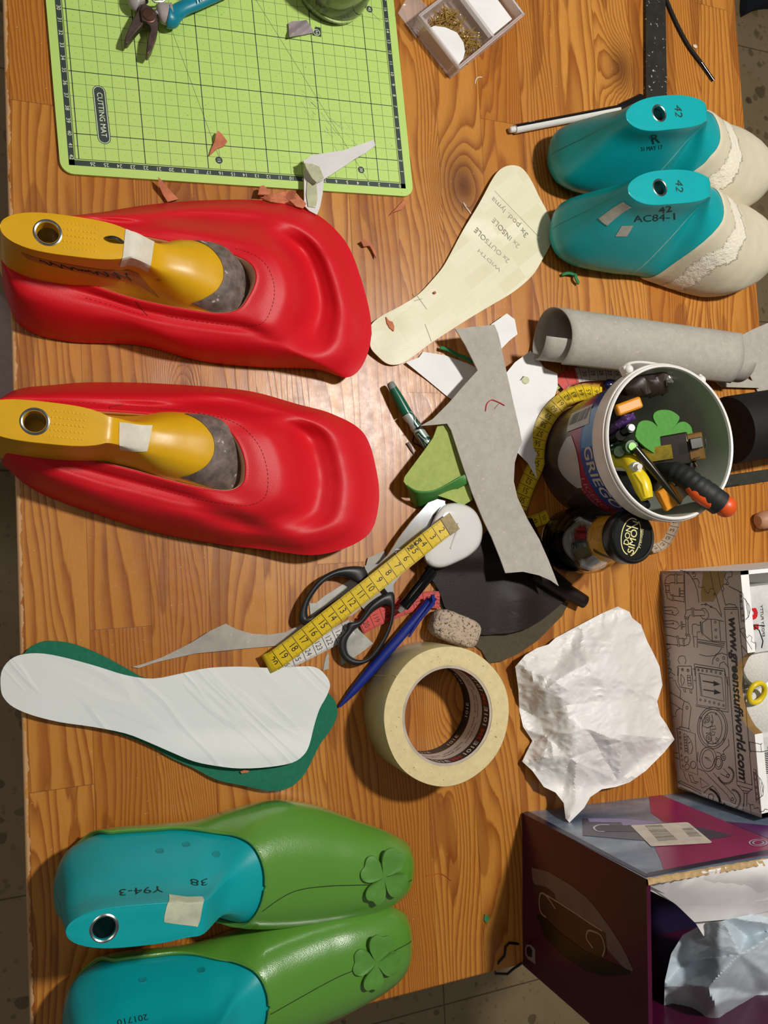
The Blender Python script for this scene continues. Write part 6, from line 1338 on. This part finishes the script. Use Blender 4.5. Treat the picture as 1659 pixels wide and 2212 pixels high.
pl_stroke('iron_outline', [c4([(300,930),(240,845),(205,830),(195,880),(205,950),(240,985)]), c4([(240,840),(400,940),(520,1020),(600,1070)]), c4([(540,1180),(500,1120),(505,1075),(530,1070),(590,1100),(615,1180),(600,1235)])], A_, nl, mat('iron_line', '9a8478', .3), .14)
onpl('certification_mark', [c4([(105,1180),(115,1158),(140,1160),(168,1188),(170,1285),(120,1250),(105,1220)])], A_, nl, mat('mark_pale', '8a7a7a', .4), .03); onpl('certification_mark', [c4([(112,1185),(120,1170),(135,1172),(150,1195),(148,1240),(125,1235),(112,1215)])], A_, nl, mat('iron_print_black', '0c080c', .3), .04)
c5 = lambda P: [(1240+x/3.959, 1660+y/3.959) for x, y in P]
onpl('magenta_panel', [c5([(635,205),(690,205),(1659,605),(1894,701),(1659,740),(1000,850),(770,880),(740,780),(690,680),(900,560),(660,380)])], A_, nt, MAG, .02, 'magenta printed band')
onpl('purple_panel', [c5([(1300,455),(1659,490),(2000,520),(2000,740)])], A_, nt, mat('box_violet', '5c2260', .3, var=.1), .03)
onpl('navy_border', [[(1128, 1757), (1140, 1752), (1400, 1890), (1395, 1895)], [(1395, 1895), (1400, 1886), (1700, 1828), (1700, 1837)]], A_, nt, NAV, .03)
onpl('side_iron_picture', [c5([(75,428),(420,432),(900,470),(1370,575),(1200,605),(900,640),(600,620),(75,575)])], A_, nt, mat('iron_grey_print', '4c4756', .3, var=.2, vs=40), .035, 'printed side view of an iron')
onpl('side_iron_picture', [c5([(118,430),(420,434),(800,465),(500,488),(420,490),(400,465),(130,462)])], A_, nt, mat('iron_lilac_print', '8a80a8', .3), .045)
onpl('side_iron_picture', [c5([(170,500),(215,487),(560,492),(600,520),(560,545),(250,545),(190,530)])], A_, nt, mat('iron_dark_print', '2a2630', .3), .05)
pl_stroke('iron_outline', [c5([(300,487),(215,487),(170,510),(200,540),(260,545)])], A_, nt, mat('iron_line_pale', 'c0bcd0', .3), .16, .055)
onpl('barcode_sticker', [c5([(485,493),(500,490),(960,465),(980,470),(1180,635),(1165,645),(670,672),(655,668)])], A_, nt, mat('sticker_white', 'cfc5b4', .5), .06, 'white barcode sticker')
mb = M()
for k in range(24):
    t = k/23; w_ = random.choice((.3, .5, .7))/24; a0_, a1_ = c5([(600+t*270, 493+t*128)])[0], c5([(745+t*140, 487+t*128)])[0]
    p0 = RP(lerp(*[c5([(600, 493)])[0][0], c5([(720, 628)])[0][0]], t), lerp(c5([(600, 493)])[0][1], c5([(720, 628)])[0][1], t), A_, nt) + nt*.07; p1 = RP(lerp(c5([(745, 487)])[0][0], c5([(885, 615)])[0][0], t), lerp(c5([(745, 487)])[0][1], c5([(885, 615)])[0][1], t), A_, nt) + nt*.07
    dz = Vector((0, 0, w_*2.6)); mb.add([p0, p1, p1+dz, p0+dz], [(0, 1, 2, 3)])
    if k < 16:
        q0 = RP(lerp(c5([(920, 520)])[0][0], c5([(985, 590)])[0][0], k/15), lerp(c5([(920, 520)])[0][1], c5([(985, 590)])[0][1], k/15), A_, nt) + nt*.07; q1 = RP(lerp(c5([(1010, 515)])[0][0], c5([(1095, 588)])[0][0], k/15), lerp(c5([(1010, 515)])[0][1], c5([(1095, 588)])[0][1], k/15), A_, nt) + nt*.07; mb.add([q0, q1, q1+dz*.8, q0+dz*.8], [(0, 1, 2, 3)])
part('barcode', mb, TBK, pb, smooth=0, weld=False, kind='stuff')
pl_stroke('round_logo', [c5([(1500+75+75*cos(t), 640+28*sin(t)) for t in [2*pi*k/16 for k in range(17)]]), c5([(1575+45*cos(t), 640+17*sin(t)) for t in [2*pi*k/16 for k in range(17)]])], A_, nt, mat('logo_grey', 'a89cae', .4), .12)
# torn corrugated rim
mb = M(); rows = []
dC = (C_-A_).normalized(); Lc = (C_-A_).length
for i in range(120):
    s_ = Lc*i/119; w_ = .22 + .08*noise.noise(Vector((s_*2, 0, 0))); c = A_ + dC*s_ + Vector((0, 0, PH)) - nt*.18
    rows.append([c + nt*w_ + Vector((0, 0, -.05)), c + nt*w_*.8 + Vector((0, 0, .16 + .07*sin(i*2.1))), c - nt*w_*.8 + Vector((0, 0, .16 + .07*cos(i*2.3))), c - nt*w_ + Vector((0, 0, -.05))])
mb.grid(rows); part('torn_edge', mb, mat('torn_card', 'b89a6c', .85, var=.2, vs=160), pb, weld=False, label='torn corrugated cardboard edge')
# papers in the box
pg = 'loose papers in the purple box'
zz = 16.2
def pa(px, z, lab): 
    mb = M(); sheet(mb, px, z, .05, 40); return part('paper_sheet', mb, mat('paper_box', 'e8e5e2', .7, var=.03), smooth=40, label=lab, cat='paper', group=pg, weld=False)
pa([(1400, 1922), (1412, 1905), (1530, 1885), (1662, 1865), (1740, 1852), (1740, 1975), (1662, 1985), (1600, 1995), (1520, 2022), (1500, 1990), (1455, 1950)], lambda u, v: lerp(16.6, 13.6, ss(1880, 2010, v)), 'bottom sheet of the paper stack, its corner pointing down')
pa([(1408, 1918), (1420, 1903), (1530, 1882), (1662, 1860), (1740, 1846), (1740, 1955), (1662, 1968), (1590, 1985), (1500, 1992), (1462, 1955)], lambda u, v: lerp(16.9, 14.2, ss(1880, 2000, v)) + .2*sin(u*.03), 'middle sheet of the paper stack in the purple box')
pa([(1400, 1912), (1440, 1896), (1540, 1878), (1662, 1855), (1740, 1840), (1740, 1935), (1662, 1945), (1580, 1955), (1490, 1940), (1475, 1925), (1455, 1940)], lambda u, v: lerp(17.1, 15.0, ss(1880, 1960, v)) + .15*sin(u*.05), 'top sheet of the paper stack in the purple box')
# crumpled plastic bag
def crumple(px, zf, amp, npts, seed=0, th=.03, maxe=9, fine=.12, rim=None):
    """creased sheet: random fold points joined by flat facets, with a little finer creasing"""
    rnd = random.Random(seed); us = [p[0] for p in px]; vs = [p[1] for p in px]; pts = []
    tries = 0
    while len(pts) < npts and tries < 20000:
        tries += 1; q = (rnd.uniform(min(us)-20, max(us)+20), rnd.uniform(min(vs)-20, max(vs)+20))
        if all((q[0]-r[0])**2+(q[1]-r[1])**2 > ((max(us)-min(us))*(max(vs)-min(vs))/npts)*.42 for r in pts): pts.append(q)
    pts += [(min(us)-60, min(vs)-60), (max(us)+60, min(vs)-60), (max(us)+60, max(vs)+60), (min(us)-60, max(vs)+60)]
    hs = [rnd.uniform(-1, 1) for _ in pts]
    res = geometry.delaunay_2d_cdt([Vector(q) for q in pts], [], [], 0, 1e-5); tris = [tuple(f) for f in res[2]]; vv = res[0]; orig = res[3]; hh = [hs[o[0]] if o else 0 for o in orig]
    def pl(u, v):
        for (a, b, c) in tris:
            A, B, C = vv[a], vv[b], vv[c]; d = (B.y-C.y)*(A.x-C.x)+(C.x-B.x)*(A.y-C.y)
            if abs(d) < 1e-9: continue
            w0 = ((B.y-C.y)*(u-C.x)+(C.x-B.x)*(v-C.y))/d; w1 = ((C.y-A.y)*(u-C.x)+(A.x-C.x)*(v-C.y))/d; w2 = 1-w0-w1
            if min(w0, w1, w2) > -1e-6: return w0*hh[a]+w1*hh[b]+w2*hh[c]
        return 0
    def f(u, v):
        du = 5*noise.noise(Vector((u*.02, v*.02, seed))); dv = 5*noise.noise(Vector((u*.02, v*.02, seed+9)))
        q = Vector((u*.028, v*.028, seed*1.7)); n1 = abs(noise.noise(q)); n2 = abs(noise.noise(q*2.3+Vector((4, 4, 4))))
        return max(zf(u, v) + amp*pl(u+du, v+dv) - amp*fine*(n1*1.6 + n2*.8), .04)
    mb = M(); sheet(mb, px, f, th, maxe); return mb
BAG = mat('bag_plastic', 'bcc8cf', .28, var=.08, vs=20, coat=.3)
mb = crumple([(1438, 2232), (1434, 2205), (1436, 2120), (1450, 2060), (1475, 2020), (1520, 1995), (1560, 1990), (1662, 1965), (1760, 1950), (1760, 2232)], lambda u, v: 14.2 - 2.2*ss(1560, 1480, v*.0+u) - 1.0*ss(2100, 2200, v), 1.9, 22, 4, maxe=7, fine=.06)
part('plastic_bag', mb, BAG, label='crumpled pale blue plastic bag stuffed in the purple box', cat='plastic bag', smooth=50, weld=False)
# ================================================================= crumpled white paper
CP = [(1113, 1440), (1135, 1415), (1160, 1400), (1185, 1392), (1200, 1378), (1230, 1362), (1262, 1345), (1300, 1325), (1335, 1310), (1360, 1322), (1366, 1335), (1385, 1350), (1398, 1385), (1412, 1412), (1425, 1440), (1431, 1480), (1420, 1515), (1426, 1545), (1440, 1565), (1457, 1597), (1435, 1625), (1395, 1665), (1360, 1690), (1330, 1700), (1300, 1705), (1275, 1722), (1262, 1745), (1230, 1777), (1222, 1768), (1218, 1735), (1200, 1712), (1175, 1700), (1150, 1665), (1128, 1645), (1140, 1620), (1150, 1600), (1130, 1570), (1122, 1535), (1120, 1490)]
def dpoly(u, v, P):
    best = 1e9
    for i in range(len(P)):
        a, b = P[i], P[(i+1) % len(P)]; dx, dy = b[0]-a[0], b[1]-a[1]; t = max(0, min(1, ((u-a[0])*dx+(v-a[1])*dy)/(dx*dx+dy*dy))); best = min(best, (u-a[0]-t*dx)**2+(v-a[1]-t*dy)**2)
    return sqrt(best)
zc = lambda u, v: .9 + 3.0*ss(0, 110, dpoly(u, v, CP)) + 2.6*ss(1690, 1770, v)
mb = crumple(CP, zc, .95, 52, 11, maxe=7, fine=.22)
WP = N('thin_white_paper'); v_ = WP.coord(); WP.l(WP.mix(WP.noise(v_, 30, 4), lin('e2dfda'), lin('ebe8e4')), WP.b.inputs['Base Color']); WP.b.inputs['Roughness'].default_value = .45; WP.b.inputs['Subsurface Weight'].default_value = 0
h1 = WP.noise(v_, 45, 4, .6, 1.2); WP.bump(WP.m('ABSOLUTE', WP.m('SUBTRACT', h1, .5)), .45, .0014)
part('crumpled_paper', mb, WP.mat, label='large crumpled white paper between the tape roll and the printed carton', cat='paper', smooth=28, weld=False)
# ================================================================= right edge: black roll, steel ruler, wooden handle, cord, strip
mb = M(); a = W(1540, 985, 1.9); b = W(1700, 955, 1.9); d = (b-a).normalized(); mb.lathe([(0, 0), (3.3, 0), (3.4, .2), (3.4, 9.8), (0, 9.8)], Vector((60.8, 10.6, 3.5)), d, 48)
part('black_roll', mb, mat('black_leather_matt', '0c0b0b', .75, var=.2, vs=200), label='roll of black material behind the tub at the right edge', cat='roll', smooth=60)
mb = M(); A, B = W(1400, 1078, .25), W(1680, 1036, .25); A.z = B.z = .1; d = (B-A).normalized(); s_ = Vector((-d.y, d.x, 0)); w_ = 1.25
mb.add([A + s_*w_, A - s_*w_*0, B - s_*w_*0, B + s_*w_] + [q + Vector((0, 0, .12)) for q in (A + s_*w_, A, B, B + s_*w_)], [(0, 1, 2, 3), (4, 5, 6, 7), (0, 1, 5, 4), (2, 3, 7, 6), (1, 2, 6, 5), (3, 0, 4, 7)])
rl = part('steel_ruler', mb, mat('dull_steel', '4f5046', .35, metal=.6, var=.15, vs=80), label='steel ruler lying under the black roll, right of the tub', cat='ruler', smooth=0)
mb = M(); 
for k in range(24):
    for j in range(10): mb.box(A + d*(.3+k*.96*.5+j*.048*1.0) + s_*(.07 if j else .14) + Vector((0, 0, .13)), (.012, .13 if j else .28, .01), atan2(d.y, d.x))
part('graduation', mb, TBK, rl, smooth=0, weld=False, kind='stuff')
mb = M(); [text(mb, str(76-k), (lambda x, y, k=k: A + d*(4.2 + k*1.35 + x) + s_*(.62+y) + Vector((0, 0, .135))), .36) for k in range(6)]; part('ruler_numbers', mb, TBK, rl, smooth=0, weld=False, kind='stuff')
mb = M(); mb.lathe([(0, 0), (.55, .05), (.85, .35), (.95, .9), (.95, 6)], W(1636, 1126, .95), Vector((1, .12, 0)), 32); part('wooden_handle', mb, mat('pale_wood', 'b8886a', .5, var=.1, vs=40), label='pale rounded wooden handle end at the right edge', cat='tool handle')
mb = M(); rows = [[W(1391, -30, z) for z in (0,)]]
mb = M(); P = [W(1389, -40, 0), W(1431, -40, 0), W(1436, 260, 0), W(1390, 260, 0)]; mb.prism([(p.x, p.y) for p in P], .02, .42); part('black_bar', mb, mat('speckled_black', '26241f', .5, var=.25, vs=60, specks=('b9b2a4', 330, .68)), label='flat black bar with pale specks, reaching under the upper teal last', cat='bar', smooth=0)
sl = thing('shoelace', tuple(W(1490, 80, 0)), 'black shoelace end with a plastic tip at the upper right', 'shoelace'); C = [W(u, v, .22) for u, v in spline([(1432, -20), (1448, 20), (1466, 60), (1488, 100), (1514, 135)], 10)]; mb = M(); mb.tube(C, .2, 12); part('lace', mb, mat('black_cord', '171310', .8, var=.3, vs=400, bump=.5, bs=900), sl)
mb = M(); mb.tube([W(1514, 135, .22), W(1541, 174, .18)], .19, 12); part('aglet', mb, mat('gloss_black', '0b0b0c', .12), sl)
mb = M(); mb.tube([W(u, v, z) for u, v, z in [(1128, 2080, .3), (1110, 2092, 0), (1096, 2104, -.6), (1070, 2103, -1.0), (1069, 2090, -.6), (1078, 2078, .15), (1090, 2064, .15), (1092, 2045, .15), (1100, 2037, .15), (1120, 2039, .15)]], .11, 8); part('cable_loop', mb, MB_, label='thin black cable looping over the table end beside the purple box', cat='cable')
mb = M(); mb.tube([W(u, v, .06) for u, v in spline([(921, 1892), (935, 1889), (950, 1887), (962, 1892), (975, 1902)], 5)], .035, 5); part('orange_thread', mb, mat('orange_thread_m', 'b85a1c', .8), label='short orange thread on the table below the masking tape', cat='thread')
mb = M(); mb.ell(W(1318, 832, .55), (.75, .6, .5), 16); part('blue_pen_end', mb, mat('navy_plastic', '151c3c', .2), label='dark blue pen end between the board roll and tub rim', cat='pen', smooth=180)
# ================================================================= pliers
pl = thing('pliers', tuple(W(320, 30, .3)), 'combination pliers with teal and grey handles on the cutting mat', 'pliers')
JAW = mat('pliers_steel', '5e4f48', .42, metal=.65, var=.35, vs=70, bump=.2, bs=300)
mb = M(); sheet(mb, [(302, 8), (298, 20), (292, 32), (282, 50), (270, 80), (268, 92), (275, 94), (286, 80), (297, 66), (308, 54), (312, 44), (325, 30), (318, 10)], 1.5, .75, 20); part('jaw', mb, JAW, pl, weld=False, bevel=.08)
mb = M(); sheet(mb, [(306, 44), (316, 47), (323, 54), (326, 64), (321, 74), (318, 95), (316, 116), (320, 118), (328, 106), (340, 72), (342, 50), (338, 28), (327, 14), (310, 6), (303, 20)], 1.75, .9, 20); part('jaw', mb, JAW, pl, weld=False, bevel=.08)
mb = M(); mb.lathe([(0, .12), (.42, .12), (.48, .06), (.5, 0), (.56, -.02)], W(321, 33, 1.78), n=28); part('pivot', mb, mat('pliers_pivot', '6a4c3e', .4, metal=.6, var=.3, vs=80), pl)
PT, PG = mat('teal_grip', '0f7c92', .35, var=.08), mat('grey_grip', 'a49a98', .4, var=.05)
def grip(pts, rs, m, nm, lab=None, fl=.75):
    C = [Vector(q) for q in spline([list(p) for p in pts], 8)]; mb = M(); mb.tube(C, [pw(i/(len(C)-1), rs) for i in range(len(C))], 18); c0 = C[0].z; mb.v = [Vector((p.x, p.y, c0 + (p.z-c0)*fl)) for p in mb.v]; part(nm, mb, m, pl, label=lab)
grip([W(338, 30, 1.3), W(352, 30, 1.3), W(372, 32, 1.3)], [(0, .25), (.3, .75), (1, .92)], PG, 'grip_guard')
grip([W(362, 34, 1.3), W(372, 34, 1.3), W(395, 18, 1.3), W(430, 3, 1.3), W(490, -25, 1.3)], [(0, .8), (.08, .98), (.22, .92), (.32, .7), (.55, .58), (1, .62)], PT, 'handle', 'teal handle')
grip([W(305, 12, 1.3), W(298, 2, 1.3), W(300, -30, 1.3), W(310, -80, 1.3)], [(0, .5), (.2, .78), (.5, .8), (1, .6)], PG, 'handle', 'grey and teal handle')
mb = M(); text(mb, 'TIZZ', (lambda x, y: W(432, 5, 1.3) + (W(460, -8, 1.3)-W(420, 9, 1.3)).normalized()*x + Vector((-.25, .95, 0))*y + Vector((.15, 0, .55))), .5, bold=.02); part('handle_lettering', mb, mat('pale_teal_print', 'b9d4d4', .4), pl, smooth=0, weld=False)
mb = M(); mb.tube([W(326, -4, 1.4), W(334, 4, 1.3), W(352, 3, 1.3), W(362, -6, 1.3)], .09, 8); mb.tube([W(336, 24, 1.5), W(344, 32, 1.4), W(346, 40, 1.3)], .2, 8); part('spring', mb, STEEL, pl)
# ================================================================= jar of glue on the mat
GC = W(713, -18, .3); gj = thing('glass_jar', tuple(GC), 'glass jar of murky greenish liquid standing on the cutting mat', 'jar')
mb = M(); mb.lathe([(0, 0), (2.7, 0), (3.15, .25), (3.3, .9), (3.35, 4.6), (3.2, 5.4), (2.9, 6.0), (2.85, 6.9), (2.95, 7.0), (2.8, 7.1), (2.65, 7.0), (2.7, 6.0), (3.0, 5.3), (3.12, 4.5), (3.1, .9), (2.8, .35), (0, .3)], GC, n=72); part('glass_body', mb, GLS, gj, smooth=60)
mb = M(); mb.lathe([(0, .36), (2.75, .42), (3.04, .95), (3.08, 4.5), (2.95, 5.2), (0, 5.15)], GC, n=64); part('liquid', mb, mat('murky_glue', '8c9458', .25, var=.15, vs=25, trans=.25), gj, smooth=40, label='murky yellow green liquid')
slab('folded_paper', [(623, 50), (630, 46), (650, 45), (662, 43), (672, 58), (679, 70), (650, 76), (625, 80)], lambda u, v: .55 + .35*ss(-14, 0, -abs((u-650)*.6+(v-60)*.9)), .05, mat('grey_foil_paper', '9c9093', .55, var=.06), 'folded grey paper scrap against the glass jar on the mat', 'paper', 0, 9)
# white strap ends
WS = mat('white_strap', 'd6d3d0', .4, var=.04, vs=40); WE = mat('glue_residue', 'b3b592', .35, var=.15, vs=60, bump=.7, bs=90)
sg = 'white strap offcuts'
s1_ = slab('strap_offcut', [(655, 346), (664, 343), (672, 335), (700, 331), (741, 325), (775, 313), (808, 302), (811, 314), (790, 330), (767, 343), (745, 358), (725, 371), (700, 387), (682, 396), (674, 388), (660, 362)], lambda u, v: 1.7 - .6*ss(700, 800, u), .12, WS, 'white strap offcut pointing right over the edge of the mat', 'strap', 0, 18, sg)
mb = M(); sheet(mb, [(658, 352), (670, 352), (690, 360), (700, 384), (684, 394), (675, 386), (662, 364)], lambda u, v: 1.85 + .04*noise.noise(Vector((u*.2, v*.2, 1))), .08, 8); part('dried_glue', mb, WE, s1_, weld=False)
s2_ = slab('strap_offcut', [(657, 362), (672, 385), (684, 395), (700, 387), (697, 418), (692, 445), (685, 464), (668, 455), (657, 444)], lambda u, v: 1.1, .12, WS, 'white strap offcut hanging down from the mat, beside the red upper', 'strap', 0, 18, sg)
mb = M(); sheet(mb, [(664, 390), (684, 400), (686, 430), (682, 448), (666, 446), (662, 420)], lambda u, v: 1.22 + .05*noise.noise(Vector((u*.15, v*.15, 1))), .1, 8); part('dried_glue', mb, WE, s2_, weld=False)
# ================================================================= clear pin box
B0, B1 = W(888, 64, 0), W(972, 172, 0); e1 = (B1-B0); L1 = e1.length; e1.normalize(); e2 = Vector((-e1.y, e1.x, 0)); 
if e2.x < 0: e2 = -e2
px_ = thing('pin_box', tuple((B0+B1)/2), 'clear plastic compartment box of brass nails at the top edge', 'box'); CLR = mat('clear_plastic', 'e2dad6', .12, var=0, alpha=.25)
def BX(a, b, z): return B0 + e1*a + e2*b + Vector((0, 0, z))
def pbx(nm, a0, a1, b0, b1, z0, z1, m, bev=.05, root=px_, lab=None):
    mb = M(); mb.add([BX(a, b, z) for a in (a0, a1) for b in (b0, b1) for z in (z0, z1)], [(0, 1, 3, 2), (4, 6, 7, 5), (0, 4, 5, 1), (2, 3, 7, 6), (0, 2, 6, 4), (1, 5, 7, 3)]); return part(nm, mb, m, root, bevel=bev, label=lab, smooth=30)
LB = 9.6; ZB = 2.1
FRO = mat('frosted_plastic', 'e2d6d2', .25, var=.03, alpha=.5)
pbx('box_floor', 0, L1, 0, LB, .02, .14, CLR)
for a in ((0, .16, 0, LB), (L1-.16, L1, 0, LB), (.16, L1-.16, 0, .16), (.16, L1-.16, LB-.16, LB), (.16, L1-.16, 5.0, 5.3)): pbx('box_wall' if a[2] < 5 or a[3] > 9 else 'divider', *a, .14, ZB, FRO)
mb = M(); rows = [[BX(a, b, z) for a, b in ((-.08, -.08), (L1+.08, -.08), (L1+.08, LB), (-.08, LB))] for z in (ZB-.35, ZB)]; mb.grid(rows, 0, True); part('rim', mb, FRO, px_, solid=.12)
pbx('card', .5, L1-.5, 5.6, LB-.4, .9, .95, PAPER, 0, lab='white card in the second compartment')
tp = thing('torn_paper', tuple(BX(L1*.6, .8, 1)), 'white torn paper piece among the nails in the clear box', 'paper'); mb = M(); pts = [BX(1.2, .25, 1.5), BX(3.6, .25, 1.5), BX(L1-.3, .4, 1.6), BX(L1-.4, 1.2, 1.6), BX(L1-.8, 1.9, 1.6), BX(L1-1.5, 2.4, 1.6), BX(3.0, 2.5, 1.6), BX(2.0, 1.9, 1.5), BX(1.3, 1.0, 1.5)]; n_ = len(pts); mb.add(pts + [p - Vector((0, 0, .04)) for p in pts], [tuple(range(n_)), tuple(range(2*n_-1, n_-1, -1))] + [(i, (i+1) % n_, n_+(i+1) % n_, n_+i) for i in range(n_)]); part('paper_piece', mb, PAPER, tp, smooth=0)
BRS = mat('brass_nail', 'c9a85a', .3, metal=.6, var=.25, vs=60); base_nail = None; random.seed(3)
for k in range(150):
    a = random.uniform(.5, L1-.5); b = random.uniform(.5, 4.7); z = .3 + random.uniform(0, 1.0)*(1 - abs(a-L1*.45)/L1); th = random.uniform(0, pi)
    a = min(max(a, .3+.5*abs(cos(th))+.2), L1-.3-.7*abs(cos(th))); b = min(max(b, .3+.7*abs(sin(th))), 4.8-.7*abs(sin(th)))
    if base_nail is None:
        mb = M(); mb.tube([(-.75, 0, 0), (.72, 0, 0), (.8, 0, 0)], [.045, .045, .005], 6); mb.lathe([(0, 0), (.10, 0), (.10, .03), (0, .03)], (-.77, 0, 0), (1, 0, 0), 8)
        o = part('brass_nail', mb, BRS, smooth=40, label='thin brass nail in the heap inside the clear compartment box', cat='nail', group='brass nails in the clear box', origin=(0, 0, 0)); base_nail = o
    else: o = base_nail.copy(); COL.objects.link(o)
    p = BX(a, b, z); o.location = (p.x*.01, p.y*.01, TZ + p.z*.01); o.rotation_euler = (0, random.uniform(-.2, .2), th)
# lid of the box lying open behind
mb = M(); mb.add([W(860, 28, .1), W(900, 82, .1), W(930, 20, .1), W(888, -20, .1)] + [W(860, 28, .8), W(900, 82, .8), W(930, 20, .8), W(888, -20, .8)], [(0, 1, 2, 3), (0, 1, 5, 4), (3, 0, 4, 7)]); part('open_lid', mb, CLR, px_, solid=.06)
# ================================================================= odds and ends
WC = mat('white_crumb', 'd8cbb4', .8)
def fluff(pts, r, label, m=WC, z=.06, nm='thread'):
    mb = M(); mb.tube([W(u, v, z) for u, v in spline(pts, 5)], r, 6); part(nm, mb, m, label=label, cat='thread')
fluff([(1001, 438), (1006, 447), (1013, 456), (1017, 462)], .07, 'pale frayed thread on the dark knot beside the cream pattern')
fluff([(1041, 167), (1034, 167), (1028, 172), (1026, 182)], .06, 'pale curled thread below the clear pin box')
fluff([(902, 920), (895, 940), (892, 955), (905, 962), (912, 968)], .05, 'thin dark wire by the green marker barrel', MB_)
mb = M(); mb.tube([W(880, 956, .12), W(886, 966, .12), (W(895, 982, .12))], [.16, .14, .03], 8); part('glue_drop', mb, mat('grey_bit', '7b7468', .5), label='small grey bit left of the light green offcut', cat='crumb')
mb = M(); mb.ell(W(1502, 100, .08), (.28, .18, .08), 10); mb.v = [p + Vector((noise.noise(p*5)*.14, noise.noise(p*6)*.14, 0)) for p in mb.v]; part('plaster_crumb', mb, WC, label='white crumb beside the shoelace', cat='crumb')
mb = M(); mb.ell(W(1135, 821, 1.5), (.42, .36, .08), 12); part('paper_chip', mb, mat('cream_chip', 'c9cba4', .6), label='small cream chip on the long white paper offcut', cat='crumb')
mb = M(); mb.tube([W(1118, 823, 1.45), W(1124, 821, 1.45), W(1131, 813, 1.5)], .05, 5); part('thread_bit', mb, MB_, label='black thread bit beside the cream chip', cat='thread')
# stool cushion beyond the left edge and dark cloth beyond the far edge
CC = W(28-236, 790, -27); mb = M(); mb.lathe([(0, 0), (10.5, -.2), (12.0, -1.0), (12.8, -2.6), (12.2, -4.4), (0, -5)], CC, n=64)
st = thing('stool', (CC.x, CC.y, -75), 'round stool with a pale greyish pink cushion beyond the left table edge', 'stool'); part('cushion', mb, mat('pinkish_grey_fabric', 'd6c2bd', .9, var=.06, vs=200, bump=.2, bs=900), st, smooth=60)
for k in range(3): mb = M(); a = 2*pi*k/3; mb.tube([(CC.x+8*cos(a), CC.y+8*sin(a), -31.9), (CC.x+10*cos(a), CC.y+10*sin(a), -75)], 1.2, 10); part('leg', mb, mat('dark_wood', '2c1a10', .5), st)
mb = M(); sheet(mb, [(1612, -80), (1614, 26), (1625, 20), (1640, 12), (1665, 8), (1720, 4), (1720, -80)], lambda u, v: -72.5 + 1.2*noise.noise(Vector((u*.05, v*.05, 3))), 2.0, 20); part('dark_cloth', mb, mat('navy_cloth', '141a28', .85, var=.2, vs=200), label='dark navy cloth on the floor beyond the far table corner', cat='cloth', weld=False, smooth=60)
